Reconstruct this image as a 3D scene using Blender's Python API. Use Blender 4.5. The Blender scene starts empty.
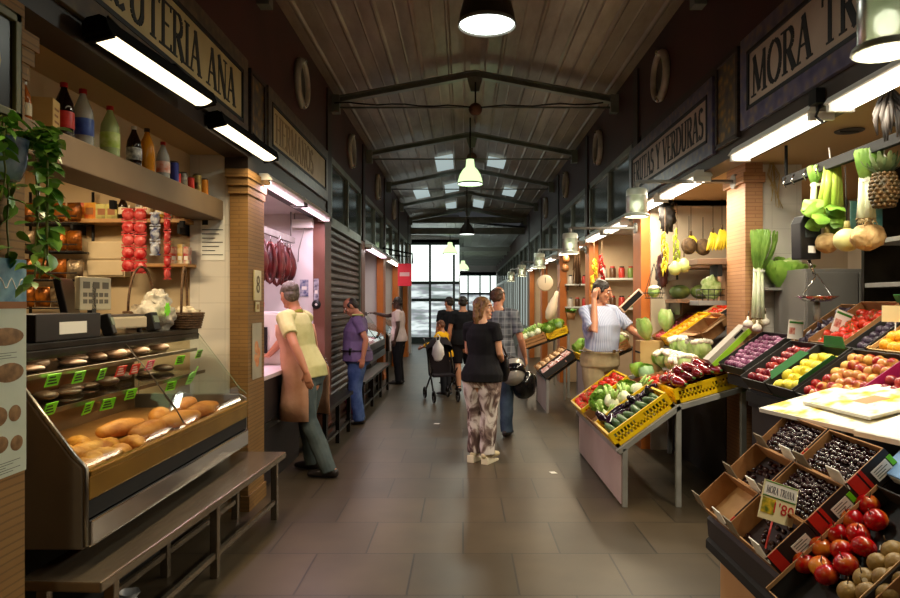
import bpy, bmesh, math, random
from mathutils import Vector, Matrix, Euler, noise
random.seed(11)
R = random.uniform
PI = math.pi
SC = bpy.context.scene
COL = SC.collection
CAMZ, F, VU, VV = 1.6, 680.0, 463.0, 303.0
rad = math.radians

# ------------------------------------------------------------------ mesh builder
class MB:
    def __init__(s):
        s.v = []; s.f = []; s.m = []; s.s = []
    def add(s, verts, faces, m=0, smooth=False):
        b = len(s.v)
        s.v.extend([tuple(p) for p in verts])
        for f in faces:
            s.f.append(tuple(i + b for i in f)); s.m.append(m); s.s.append(smooth)
        return s
    def box(s, x0, x1, y0, y1, z0, z1, m=0):
        if x0 > x1: x0, x1 = x1, x0
        if y0 > y1: y0, y1 = y1, y0
        if z0 > z1: z0, z1 = z1, z0
        v = [(x0,y0,z0),(x1,y0,z0),(x1,y1,z0),(x0,y1,z0),(x0,y0,z1),(x1,y0,z1),(x1,y1,z1),(x0,y1,z1)]
        return s.add(v, [(3,2,1,0),(4,5,6,7),(0,1,5,4),(1,2,6,5),(2,3,7,6),(3,0,4,7)], m)
    def obox(s, c, size, rot=(0,0,0), m=0):
        M = Matrix.Translation(c) @ Euler(rot).to_matrix().to_4x4()
        a, b, d = size[0]/2, size[1]/2, size[2]/2
        v = [M @ Vector(p) for p in [(-a,-b,-d),(a,-b,-d),(a,b,-d),(-a,b,-d),(-a,-b,d),(a,-b,d),(a,b,d),(-a,b,d)]]
        return s.add(v, [(3,2,1,0),(4,5,6,7),(0,1,5,4),(1,2,6,5),(2,3,7,6),(3,0,4,7)], m)
    def tube(s, pts, rs, seg=8, m=0, cap=True, ref=None, smooth=True, roundcap=False):
        pts = [Vector(p) for p in pts]
        n = len(pts)
        if not isinstance(rs, (list, tuple)): rs = [rs]*n
        rs = [r if isinstance(r, (list, tuple)) else (r, r) for r in rs]
        if roundcap:
            d0 = (pts[0]-pts[1]).normalized(); d1 = (pts[-1]-pts[-2]).normalized()
            r0 = min(rs[0]); r1 = min(rs[-1])
            pre = [(pts[0]+d0*r0*math.sin(a), math.cos(a)) for a in (rad(75), rad(45), rad(20))]
            post = [(pts[-1]+d1*r1*math.sin(a), math.cos(a)) for a in (rad(20), rad(45), rad(75))]
            a0, b0 = rs[0]; a1, b1 = rs[-1]
            pts = [p for p, k in pre] + pts + [p for p, k in post]
            rs = [(a0*k, b0*k) for p, k in pre] + rs + [(a1*k, b1*k) for p, k in post]
            n = len(pts)
        vs = []; prev = None
        for i in range(n):
            t = (pts[min(i+1, n-1)] - pts[max(i-1, 0)])
            if t.length < 1e-9: t = Vector((0,0,1))
            t.normalize()
            if prev is None:
                u = Vector(ref) if ref is not None else (Vector((1,0,0)) if abs(t.x) < .9 else Vector((0,1,0)))
            else: u = prev
            u = (u - t*u.dot(t))
            if u.length < 1e-6: u = t.orthogonal()
            u.normalize(); prev = u
            w = t.cross(u)
            for k in range(seg):
                a = 2*PI*k/seg
                vs.append(pts[i] + u*math.cos(a)*rs[i][0] + w*math.sin(a)*rs[i][1])
        fs = []
        for i in range(n-1):
            for k in range(seg):
                k2 = (k+1) % seg
                fs.append((i*seg+k, i*seg+k2, (i+1)*seg+k2, (i+1)*seg+k))
        s.add(vs, fs, m, smooth)
        if cap:
            b = len(s.v) - len(vs)
            s.f.append(tuple(b+k for k in reversed(range(seg)))); s.m.append(m); s.s.append(False)
            s.f.append(tuple(b+(n-1)*seg+k for k in range(seg))); s.m.append(m); s.s.append(False)
        return s
    def lathe(s, prof, seg=16, M=None, m=0, smooth=True, wob=None):
        M = M or Matrix()
        vs = []; idx = []
        for r, z in prof:
            if r < 1e-6:
                idx.append([len(vs)]); vs.append(M @ Vector((0,0,z)))
            else:
                row = []
                for k in range(seg):
                    a = 2*PI*k/seg
                    rr = r*(wob(a, z) if wob else 1)
                    row.append(len(vs)); vs.append(M @ Vector((rr*math.cos(a), rr*math.sin(a), z)))
                idx.append(row)
        fs = []
        for a, b in zip(idx[:-1], idx[1:]):
            if len(a) == 1 and len(b) == 1: continue
            for k in range(seg):
                k2 = (k+1) % seg
                if len(a) == 1: fs.append((a[0], b[k2], b[k]))
                elif len(b) == 1: fs.append((a[k], a[k2], b[0]))
                else: fs.append((a[k], a[k2], b[k2], b[k]))
        return s.add(vs, fs, m, smooth)
    def ell(s, c, r, seg=12, rings=8, M=None, m=0):
        if not isinstance(r, (tuple, list)): r = (r, r, r)
        T = Matrix.Translation(c) @ (M or Matrix()) @ Matrix.Diagonal((r[0], r[1], r[2], 1))
        prof = [(math.sin(PI*i/rings), -math.cos(PI*i/rings)) for i in range(rings+1)]
        prof[0] = (0, -1); prof[-1] = (0, 1)
        return s.lathe(prof, seg, T, m)
    def prism(s, poly, M, d, m=0, mside=None):
        n = len(poly)
        vs = [M @ Vector((p[0], p[1], 0)) for p in poly] + [M @ Vector((p[0], p[1], d)) for p in poly]
        s.add(vs, [tuple(reversed(range(n))), tuple(range(n, 2*n))], m)
        b = len(s.v) - 2*n
        for i in range(n):
            j = (i+1) % n
            s.f.append((b+i, b+j, b+n+j, b+n+i)); s.m.append(m if mside is None else mside); s.s.append(False)
        return s
    def quad(s, a, b, c, d, m=0):
        return s.add([a, b, c, d], [(0,1,2,3)], m)
    def xf(s, M):
        s.v = [tuple(M @ Vector(p)) for p in s.v]; return s
    def join(s, o, M=None, m=None):
        b = len(s.v)
        s.v.extend([tuple(M @ Vector(p)) for p in o.v] if M else o.v)
        s.f.extend(tuple(i+b for i in f) for f in o.f)
        s.m.extend(o.m if m is None else [m]*len(o.m)); s.s.extend(o.s)
        return s
    def mesh(s, name, mats, bevel=0):
        me = bpy.data.meshes.new(name)
        me.from_pydata(s.v, [], s.f)
        me.polygons.foreach_set('material_index', s.m)
        me.polygons.foreach_set('use_smooth', s.s)
        for mt in (mats if isinstance(mats, (list, tuple)) else [mats]): me.materials.append(mt)
        if bevel:
            bm = bmesh.new(); bm.from_mesh(me)
            bmesh.ops.remove_doubles(bm, verts=bm.verts, dist=1e-6)
            es = [e for e in bm.edges if len(e.link_faces) == 2 and e.calc_face_angle(0) > .5]
            try: bmesh.ops.bevel(bm, geom=es, offset=bevel, segments=2, profile=.6, affect='EDGES', clamp_overlap=True)
            except Exception: pass
            bm.to_mesh(me); bm.free()
        me.update()
        return me
    def build(s, name, mats, parent=None, bevel=0, loc=None, rot=None):
        o = bpy.data.objects.new(name, s.mesh(name, mats, bevel))
        COL.objects.link(o)
        if parent is not None: o.parent = parent
        if loc is not None: o.location = loc
        if rot is not None: o.rotation_euler = rot
        return o

def remeshed(mb, voxel, smooth_iter=2):
    """union of overlapping shapes into one continuous skin -> MB"""
    me = mb.mesh('tmp', [])
    o = bpy.data.objects.new('tmp', me); COL.objects.link(o)
    md = o.modifiers.new('r', 'REMESH'); md.mode = 'VOXEL'; md.voxel_size = voxel; md.use_smooth_shade = True
    if smooth_iter:
        sm = o.modifiers.new('s', 'SMOOTH'); sm.factor = .5; sm.iterations = smooth_iter
    dg = bpy.context.evaluated_depsgraph_get()
    ev = o.evaluated_get(dg); m2 = ev.to_mesh()
    r = MB()
    r.add([v.co.copy() for v in m2.vertices], [tuple(p.vertices) for p in m2.polygons], 0, True)
    ev.to_mesh_clear()
    bpy.data.objects.remove(o); bpy.data.meshes.remove(me)
    return r

def tag(o, label=None, cat=None, group=None, kind=None):
    if label: o['label'] = label
    if cat: o['category'] = cat
    if group: o['group'] = group
    if kind: o['kind'] = kind
    return o
def empty(name, loc=(0,0,0), rot=(0,0,0), label=None, cat=None, group=None):
    o = bpy.data.objects.new(name, None); COL.objects.link(o)
    o.empty_display_size = .05; o.location = loc; o.rotation_euler = rot
    return tag(o, label, cat, group)
def struct(name, mb, mats, bevel=0):
    return tag(mb.build(name, mats, None, bevel), kind='structure')
_kids = {}
def copy_tree(o, parent=None, loc=None, rot=None, label=None, group=None, scale=None):
    c = o.copy(); COL.objects.link(c); c.parent = parent
    if loc is not None: c.location = loc
    if rot is not None: c.rotation_euler = rot
    if scale is not None: c.scale = scale
    if label: c['label'] = label
    if group: c['group'] = group
    for ch in list(o.children): copy_tree(ch, c)
    return c
def at(u, v, Y):
    return Vector(((u-VU)*Y/F, Y, CAMZ-(v-VV)*Y/F))

# ------------------------------------------------------------------ materials
def S(r, g, b):
    f = lambda c: (c/255/12.92) if c/255 <= .04045 else ((c/255+.055)/1.055)**2.4
    return (f(r), f(g), f(b), 1)
_mats = {}
def mat(name, col, rough=.5, metal=0, spec=.5, var=None, vscale=8, bump=0, bscale=30, emit=None, estr=0, trans=0, alpha=1, coat=0, stretch=None, ior=1.45, detail=4, objrand=0, sss=0, ramp=(.35,.65)):
    if name in _mats: return _mats[name]
    m = bpy.data.materials.new(name); m.use_nodes = True
    nt = m.node_tree; b = nt.nodes['Principled BSDF']
    b.inputs['Base Color'].default_value = col
    b.inputs['Roughness'].default_value = rough
    b.inputs['Metallic'].default_value = metal
    b.inputs['Specular IOR Level'].default_value = spec
    b.inputs['IOR'].default_value = ior
    if trans: b.inputs['Transmission Weight'].default_value = trans
    if alpha < 1: b.inputs['Alpha'].default_value = alpha
    if coat: b.inputs['Coat Weight'].default_value = coat; b.inputs['Coat Roughness'].default_value = .08
    if sss: b.inputs['Subsurface Weight'].default_value = sss; b.inputs['Subsurface Radius'].default_value = (.02,.01,.006); b.inputs['Subsurface Scale'].default_value = 1
    if emit is not None:
        b.inputs['Emission Color'].default_value = emit; b.inputs['Emission Strength'].default_value = estr
    tc = None
    def coords(sc):
        nonlocal tc
        if tc is None: tc = nt.nodes.new('ShaderNodeTexCoord')
        mp = nt.nodes.new('ShaderNodeMapping'); nt.links.new(tc.outputs['Object'], mp.inputs[0])
        if stretch: mp.inputs['Scale'].default_value = stretch
        return mp.outputs[0]
    cout = None
    if var is not None:
        n = nt.nodes.new('ShaderNodeTexNoise'); n.inputs['Scale'].default_value = vscale; n.inputs['Detail'].default_value = detail
        nt.links.new(coords(vscale), n.inputs['Vector'])
        if objrand:
            oi = nt.nodes.new('ShaderNodeObjectInfo'); n.noise_dimensions = '4D'
            mu = nt.nodes.new('ShaderNodeMath'); mu.operation = 'MULTIPLY'; mu.inputs[1].default_value = 40
            nt.links.new(oi.outputs['Random'], mu.inputs[0]); nt.links.new(mu.outputs[0], n.inputs['W'])
        rp = nt.nodes.new('ShaderNodeValToRGB')
        rp.color_ramp.elements[0].position = ramp[0]; rp.color_ramp.elements[1].position = ramp[1]
        rp.color_ramp.elements[0].color = col; rp.color_ramp.elements[1].color = var
        nt.links.new(n.outputs[0], rp.inputs[0]); nt.links.new(rp.outputs[0], b.inputs['Base Color'])
    if bump:
        n = nt.nodes.new('ShaderNodeTexNoise'); n.inputs['Scale'].default_value = bscale; n.inputs['Detail'].default_value = 5
        nt.links.new(coords(bscale), n.inputs['Vector'])
        bp = nt.nodes.new('ShaderNodeBump'); bp.inputs['Strength'].default_value = bump; bp.inputs['Distance'].default_value = .02
        nt.links.new(n.outputs[0], bp.inputs['Height']); nt.links.new(bp.outputs[0], b.inputs['Normal'])
    _mats[name] = m
    return m
def nodes(m): return m.node_tree.nodes, m.node_tree.links, m.node_tree.nodes['Principled BSDF']
def brickmat(name, c1, c2, mortar, w, h, rough=.6, msize=.02, plane='XY', bump=.3, off=.5, var=.0, spec=.5):
    """tiles / courses; plane picks which world axes the pattern lies in"""
    if name in _mats: return _mats[name]
    m = mat(name, c1, rough, spec=spec); N, L, b = nodes(m)
    tc = N.new('ShaderNodeTexCoord'); sp = N.new('ShaderNodeSeparateXYZ'); cb = N.new('ShaderNodeCombineXYZ')
    L.new(tc.outputs['Object'], sp.inputs[0])
    if plane == 'SZ':
        ad = N.new('ShaderNodeMath'); L.new(sp.outputs[0], ad.inputs[0]); L.new(sp.outputs[1], ad.inputs[1]); L.new(ad.outputs[0], cb.inputs[0]); L.new(sp.outputs[2], cb.inputs[1])
    else:
        for i, ch in enumerate(plane): L.new(sp.outputs['XYZ'.index(ch)], cb.inputs[i])
    br = N.new('ShaderNodeTexBrick'); L.new(cb.outputs[0], br.inputs[0])
    br.inputs['Color1'].default_value = c1; br.inputs['Color2'].default_value = c2; br.inputs['Mortar'].default_value = mortar
    br.inputs['Scale'].default_value = 1; br.inputs['Brick Width'].default_value = w; br.inputs['Row Height'].default_value = h
    br.inputs['Mortar Size'].default_value = msize*min(w, h); br.offset = off
    out = br.outputs[0]
    if var:
        n = N.new('ShaderNodeTexNoise'); n.inputs['Scale'].default_value = 2.5; n.inputs['Detail'].default_value = 8; L.new(tc.outputs['Object'], n.inputs[0])
        rp = N.new('ShaderNodeValToRGB'); rp.color_ramp.elements[0].position = .3; rp.color_ramp.elements[1].position = .7
        k = 1-var; rp.color_ramp.elements[0].color = (k, k, k, 1)
        mx = N.new('ShaderNodeMix'); mx.data_type = 'RGBA'; mx.blend_type = 'MULTIPLY'; mx.inputs[0].default_value = 1
        L.new(n.outputs[0], rp.inputs[0]); L.new(out, mx.inputs[6]); L.new(rp.outputs[0], mx.inputs[7]); out = mx.outputs[2]
    L.new(out, b.inputs['Base Color'])
    bp = N.new('ShaderNodeBump'); bp.inputs['Strength'].default_value = bump; bp.inputs['Distance'].default_value = .004; bp.invert = True
    L.new(br.outputs['Fac'], bp.inputs['Height']); L.new(bp.outputs[0], b.inputs['Normal'])
    return m
def glassmat(name, tint, rough=.02, mixglossy=.12):
    """thin architectural glass: clear with a mirror coat"""
    if name in _mats: return _mats[name]
    m = bpy.data.materials.new(name); m.use_nodes = True
    N, L = m.node_tree.nodes, m.node_tree.links
    N.remove(N['Principled BSDF']); out = N['Material Output']
    tr = N.new('ShaderNodeBsdfTransparent'); tr.inputs[0].default_value = tint
    gl = N.new('ShaderNodeBsdfGlossy'); gl.inputs['Roughness'].default_value = rough
    lw = N.new('ShaderNodeLayerWeight'); lw.inputs[0].default_value = mixglossy
    mx = N.new('ShaderNodeMixShader'); L.new(lw.outputs['Fresnel'], mx.inputs[0]); L.new(tr.outputs[0], mx.inputs[1]); L.new(gl.outputs[0], mx.inputs[2])
    L.new(mx.outputs[0], out.inputs[0]); _mats[name] = m
    return m

steel = mat('brushed_steel', S(150,146,138), .3, 1, var=S(120,116,110), vscale=6, stretch=(40,1,1))
dsteel = mat('dark_steel', S(70,66,60), .32, 1, var=S(50,47,43), vscale=5)
gpaint = mat('grey_paint', S(150,148,142), .5, 0, var=S(130,127,120), vscale=5)
blackp = mat('black_plastic', S(22,21,22), .35)
blackm = mat('matt_black', S(20,18,17), .8)
darkwood = mat('dark_wood', S(58,40,28), .5, var=S(38,26,18), vscale=4, stretch=(1,1,14))
whitep = mat('white_paint', S(225,222,214), .5)
cream = mat('cream_board', S(205,185,150), .6, var=S(190,168,130), vscale=3)
card = mat('cardboard', S(170,125,78), .8, var=S(150,106,64), vscale=10, bump=.05)
cardin = mat('cardboard_inside', S(188,150,104), .8, var=S(172,132,88), vscale=10)
paper = mat('white_paper', S(235,232,222), .7)
greenleaf = mat('leaf_green', S(60,110,35), .4, var=S(95,145,50), vscale=20)
dleaf = mat('leaf_dark', S(28,66,22), .35, var=S(50,95,30), vscale=25)
yplastic = mat('yellow_plastic', S(238,196,20), .35, var=S(225,178,12), vscale=6)
inkred = mat('ink_red', S(190,25,30), .5)
inkblack = mat('ink_black', S(25,24,26), .6)
inkgreen = mat('ink_green', S(60,130,50), .5)
lime = mat('lime_card', S(120,220,30), .5)
chrome = mat('chrome', S(210,210,210), .12, 1)

# ------------------------------------------------------------------ serif capitals made of strokes
def arcp(cx, cy, rx, ry, a0, a1, n=10):
    return [(cx+rx*math.cos(rad(a0+(a1-a0)*i/n)), cy+ry*math.sin(rad(a0+(a1-a0)*i/n))) for i in range(n+1)]
TK, TN = .15, .06
GL = {  # glyph: width, strokes [(points, width)], serif feet [(x, y)]
 'A': (.74, [([(.36,1),(.64,0)],TK),([(.36,1),(.08,0)],TN),([(.17,.36),(.53,.36)],TN)], [(.08,0),(.64,0)]),
 'C': (.74, [(arcp(.4,.5,.32,.48,55,305),.1)], []),
 'D': (.76, [([(.16,0),(.16,1)],TK),([(.16,.97),(.32,.97)]+arcp(.34,.5,.34,.47,90,-90)+[(.16,.03)],.09)], [(.1,0),(.1,1)]),
 'E': (.62, [([(.16,0),(.16,1)],TK),([(.16,.97),(.56,.97)],TN),([(.16,.52),(.46,.52)],TN),([(.16,.03),(.58,.03)],TN),([(.56,.99),(.56,.85)],TN),([(.58,.0),(.58,.16)],TN)], [(.1,0),(.1,1)]),
 'F': (.58, [([(.16,0),(.16,1)],TK),([(.16,.97),(.54,.97)],TN),([(.16,.52),(.44,.52)],TN),([(.54,.99),(.54,.84)],TN)], [(.16,0),(.1,1)]),
 'H': (.8, [([(.16,0),(.16,1)],TK),([(.64,0),(.64,1)],TK),([(.16,.52),(.64,.52)],TN)], [(.16,0),(.16,1),(.64,0),(.64,1)]),
 'I': (.34, [([(.17,0),(.17,1)],TK)], [(.17,0),(.17,1)]),
 'M': (.96, [([(.14,0),(.16,1)],TN),([(.16,1),(.48,.08)],TK),([(.48,.08),(.78,1)],TN),([(.8,0),(.78,1)],TK)], [(.14,0),(.8,0)]),
 'N': (.8, [([(.14,0),(.14,1)],TN),([(.14,1),(.66,0)],TK),([(.66,0),(.66,1)],TN)], [(.14,0),(.66,1)]),
 'O': (.82, [(arcp(.41,.5,.33,.48,0,360,22),.11)], []),
 'R': (.72, [([(.16,0),(.16,1)],TK),([(.16,.97),(.34,.97)]+arcp(.36,.74,.2,.23,90,-90)+[(.16,.51)],.08),([(.34,.51),(.64,0)],TK)], [(.16,0),(.1,1),(.64,0)]),
 'S': (.6, [(arcp(.3,.74,.2,.23,30,250,10)+arcp(.3,.26,.22,.24,80,-150,12),.1)], []),
 'T': (.7, [([(.35,0),(.35,1)],TK),([(.04,.97),(.66,.97)],TN),([(.05,.99),(.05,.82)],TN),([(.65,.99),(.65,.82)],TN)], [(.35,0)]),
 'U': (.78, [([(.16,1),(.16,.3)]+arcp(.39,.27,.23,.25,180,360,10)+[(.62,1)],.11)], [(.16,1),(.62,1)]),
 'V': (.74, [([(.1,1),(.38,0)],TK),([(.38,0),(.66,1)],TN)], [(.1,1),(.66,1)]),
 'Y': (.72, [([(.08,1),(.36,.48)],TK),([(.64,1),(.36,.48)],TN),([(.36,.5),(.36,0)],TK)], [(.08,1),(.64,1),(.36,0)]),
 ' ': (.42, [], [])}
def lettering(text, h, length, M, d=.004, weight=1.0):
    """raised serif capitals in the XY plane of M, h high, fitted to length"""
    mb = MB(); tot = sum(GL[c][0] for c in text); k = length/tot; x = 0
    def seg(p, q, w, z):
        dx, dy = q[0]-p[0], q[1]-p[1]; l = math.hypot(dx, dy) or 1e-6
        nx, ny = -dy/l*w/2, dx/l*w/2
        poly = [(p[0]-nx,p[1]-ny),(q[0]-nx,q[1]-ny),(q[0]+nx,q[1]+ny),(p[0]+nx,p[1]+ny)]
        mb.prism(poly, M, d+z)
    zc = 0
    for c in text:
        w, strokes, serifs = GL[c]
        for pts, sw in strokes:
            P = [(x+px*k, py*h) for px, py in pts]
            for p, q in zip(P[:-1], P[1:]):
                ang = abs(math.atan2(q[1]-p[1], q[0]-p[0])); ww = sw*weight*(k*abs(math.sin(ang))+h*abs(math.cos(ang))*.9)
                if len(P) > 4: ww = weight*(abs(math.sin(ang))*TK*k+abs(math.cos(ang))*.055*h)*1.0
                zc = (zc+1) % 7; seg(p, q, ww, zc*.00012)
        for sx, sy in serifs:
            yy = .02*h if sy < .5 else .98*h
            zc = (zc+1) % 7; seg((x+(sx-.15)*k, yy), (x+(sx+.15)*k, yy), .045*h, zc*.00012)
        x += w*k
    return mb
def textmesh(s, size, M, d=.0015, align='CENTER'):
    cu = bpy.data.curves.new('t', 'FONT'); cu.body = s; cu.size = size; cu.extrude = d; cu.align_x = align; cu.align_y = 'CENTER'; cu.resolution_u = 2
    o = bpy.data.objects.new('t', cu); COL.objects.link(o)
    dg = bpy.context.evaluated_depsgraph_get(); ev = o.evaluated_get(dg); m2 = ev.to_mesh()
    r = MB(); r.add([M @ v.co for v in m2.vertices], [tuple(p.vertices) for p in m2.polygons])
    ev.to_mesh_clear(); bpy.data.objects.remove(o); bpy.data.curves.remove(cu)
    return r
def frameM(o, x, y):
    """matrix whose local X/Y axes are the world directions x and y, origin o"""
    x = Vector(x).normalized(); y = Vector(y).normalized(); z = x.cross(y)
    M = Matrix((x, y, z)).transposed().to_4x4(); M.translation = Vector(o)
    return M
def area(name, loc, direction, sx, sy, power, col, parent=None, spread=None):
    l = bpy.data.lights.new(name, 'AREA'); l.shape = 'RECTANGLE'; l.size = sx; l.size_y = sy; l.energy = power; l.color = col[:3]
    if spread: l.spread = spread
    o = bpy.data.objects.new(name, l); COL.objects.link(o); o.location = loc
    o.rotation_euler = Vector(direction).to_track_quat('-Z', 'Y').to_euler()
    if parent is not None: o.parent = parent
    return o
def point(name, loc, power, col, r=.05, parent=None):
    l = bpy.data.lights.new(name, 'POINT'); l.energy = power; l.color = col[:3]; l.shadow_soft_size = r
    o = bpy.data.objects.new(name, l); COL.objects.link(o); o.location = loc
    if parent is not None: o.parent = parent
    return o
# ================================================================== camera and render look
cam = bpy.data.cameras.new('camera'); camo = bpy.data.objects.new('camera', cam); COL.objects.link(camo)
camo.location = (0, 0, CAMZ); camo.rotation_euler = (PI/2, 0, 0)
cam.sensor_width = 36; cam.lens = F/900*36; cam.shift_x = -13/900; cam.shift_y = 4/900; cam.clip_start = .05; cam.clip_end = 200
SC.camera = camo
SC.view_settings.view_transform = 'Standard'; SC.view_settings.look = 'None'; SC.view_settings.gamma = 1
SC.view_settings.use_curve_mapping = False; SC.view_settings.exposure = 0.0
SC.cycles.max_bounces = 7; SC.cycles.diffuse_bounces = 4; SC.cycles.glossy_bounces = 3; SC.cycles.transmission_bounces = 4
SC.cycles.transparent_max_bounces = 10; SC.cycles.sample_clamp_indirect = 4; SC.cycles.sample_clamp_direct = 20
SC.cycles.caustics_reflective = False; SC.cycles.caustics_refractive = False; SC.cycles.use_denoising = True
w = bpy.data.worlds.new('World'); SC.world = w; w.use_nodes = True
w.node_tree.nodes['Background'].inputs[0].default_value = (.62, .66, .7, 1); w.node_tree.nodes['Background'].inputs[1].default_value = .05

# ================================================================== materials of the hall
floor_m = brickmat('slate_floor', S(84,71,53), S(68,58,44), S(44,38,30), .62, .62, .38, .01, 'XY', .35, .5, .32, spec=.4)
maroon = mat('maroon_paint', S(74,36,34), .5, var=S(62,29,28), vscale=2)
brick_m = brickmat('yellow_brick', S(150,112,62), S(142,104,56), S(122,90,48), .5, .03, .7, .12, 'SZ', .35, .5, .2)
brickr_m = brickmat('tan_brick', S(186,136,94), S(178,126,86), S(156,110,74), .5, .03, .6, .12, 'SZ', .3, .5, .15)
orange_m = mat('orange_cladding', S(196,112,44), .5, var=S(180,98,38), vscale=3)
fasc_m = mat('brown_fascia', S(56,42,33), .5, var=S(46,34,27), vscale=3)
tile_m = brickmat('white_tile', S(218,210,198), S(214,206,194), S(200,192,180), .2, .2, .25, .015, 'SZ', .2, 0)
wallcream = mat('cream_wall', S(200,178,142), .7, var=S(190,166,128), vscale=2)
wallpink = mat('white_wall', S(226,220,218), .6, var=S(216,210,208), vscale=2)
ceiltan = mat('tan_ceiling', S(196,160,112), .7)
def roofmat():
    m = mat('roof_sheet', S(120,104,84), .38, .3, spec=.5); N, L, b = nodes(m)
    tc = N.new('ShaderNodeTexCoord'); mp = N.new('ShaderNodeMapping'); mp.inputs['Scale'].default_value = (2.2, .5, 1)
    n = N.new('ShaderNodeTexNoise'); n.inputs['Scale'].default_value = 1.6; n.inputs['Detail'].default_value = 8; n.inputs['Roughness'].default_value = .65
    rp = N.new('ShaderNodeValToRGB'); rp.color_ramp.elements[0].position = .36; rp.color_ramp.elements[1].position = .68
    rp.color_ramp.elements[0].color = S(128,112,92); rp.color_ramp.elements[1].color = S(172,156,132)
    L.new(tc.outputs['Object'], mp.inputs[0]); L.new(mp.outputs[0], n.inputs[0]); L.new(n.outputs[0], rp.inputs[0]); L.new(rp.outputs[0], b.inputs['Base Color'])
    return m
roof_m = roofmat()
beam_m = mat('green_grey_steel', S(138,144,132), .4, .2, var=S(116,121,110), vscale=4)
daymat = mat('daylight_pane', S(200,210,206), .3, emit=S(226,240,232), estr=2.1)
def streetmat():
    m = mat('street_pane', S(160,170,170), .3, emit=S(200,210,205), estr=1.1); N, L, b = nodes(m)
    tc = N.new('ShaderNodeTexCoord'); mp = N.new('ShaderNodeMapping'); mp.inputs['Scale'].default_value = (.7, 1, 3.6)
    n = N.new('ShaderNodeTexNoise'); n.inputs['Scale'].default_value = 1.8; n.inputs['Detail'].default_value = 3
    rp = N.new('ShaderNodeValToRGB'); e = rp.color_ramp.elements
    e[0].position = .36; e[0].color = S(110,122,120); e[1].position = .6; e[1].color = S(226,236,236)
    k = e.new(.48); k.color = S(150,150,160); k = e.new(.55); k.color = S(190,204,200)
    L.new(tc.outputs['Object'], mp.inputs[0]); L.new(mp.outputs[0], n.inputs[0]); L.new(n.outputs[0], rp.inputs[0]); L.new(rp.outputs[0], b.inputs['Emission Color'])
    return m
street_m = streetmat()
darkglass = mat('dark_glass', S(40,46,44), .12, 0, spec=.8, var=S(70,78,74), vscale=1.2)

LX, RX, EZ, RZ, GX = -1.65, 1.95, 4.26, 4.60, .15
YB, YE = -2.5, 21.6

struct('floor', MB().box(-9, 5.4, YB, 42, -.12, 0), floor_m)
# ---- roof: two sheet slopes with standing ribs running along the aisle
def roof_slope(xa, za, xb, zb, y0, y1):
    mb = MB(); n = max(2, int(abs(xb-xa)/.31)); dx, dz = (xb-xa), (zb-za)
    pr = []
    for i in range(n):
        t0 = i/n
        for t, h in ((0,0),(.05,-.012),(.1,-.012),(.16,0),(.58,0),(.61,-.005),(.66,0)):
            tt = t0+t/n; pr.append((xa+dx*tt, za+dz*tt+h))
    pr.append((xb, zb))
    low = [(x, y0, z) for x, z in pr] + [(x, y1, z) for x, z in pr]
    k = len(pr); mb.add(low, [(i, i+1, k+i+1, k+i) if xb < xa else (i+1, i, k+i, k+i+1) for i in range(k-1)])
    mb.add([(xa,y0,za+.06),(xb,y0,zb+.06),(xb,y1,zb+.06),(xa,y1,za+.06)], [(0,1,2,3)])
    return mb
c = MB(); c.join(roof_slope(LX-.25, EZ-.04, GX, RZ, YB, YE)); c.join(roof_slope(RX+.25, EZ-.04, GX, RZ, YB, YE))
c.box(GX-.06, GX+.06, YB, YE, RZ-.03, RZ+.03)
struct('ceiling', c, roof_m)
c = MB()   # lean-to roof of the cross hall at the far end
for i in range(14): c.join(roof_slope(-9, 5.0, 2.2, 3.95, YE+i*1.5, YE+i*1.5+1.42))
struct('ceiling.001', c, mat('pale_roof_sheet', S(150,156,150), .4, .2))
# ---- end wall behind the camera and outer walls of the stalls
struct('wall_rear', MB().box(-4.4, 5.4, YB-.15, YB, 0, 4.9), maroon)
struct('wall_left', MB().box(-4.4, -4.25, YB, YE, 0, 4.3), wallcream)
struct('wall_right', MB().box(5.2, 5.35, YB, 42, 0, 4.3), wallcream)
struct('wall_left_upper', MB().box(LX-.2, LX, YB, YE, 3.44, 4.28), maroon)
struct('wall_right_upper', MB().box(RX, RX+.2, YB, 40, 3.44, 4.28), maroon)
# stall ceilings
struct('ceiling.002', MB().box(-4.25, LX-.18, YB, 5.3, 2.74, 2.8), mat('cream_ceiling', S(196,170,128), .7))
struct('ceiling.003', MB().box(-4.25, LX-.18, 5.3, YE, 2.66, 2.72), wallpink)
struct('ceiling.004', MB().box(RX+.15, 5.2, YB, 7.42, 2.72, 2.78), ceiltan)
struct('ceiling.005', MB().box(RX+.15, 5.2, 7.42, 40, 2.66, 2.72), wallpink)
# fascias
struct('trim_1', MB().box(LX-.18, LX, YB, 5.22, 2.72, 3.44), fasc_m)
struct('trim_2', MB().box(LX-.18, LX, 5.22, 8.5, 2.62, 3.44), fasc_m)
struct('trim_3', MB().box(RX, RX+.18, YB, 7.45, 2.66, 3.44), fasc_m)
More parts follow.
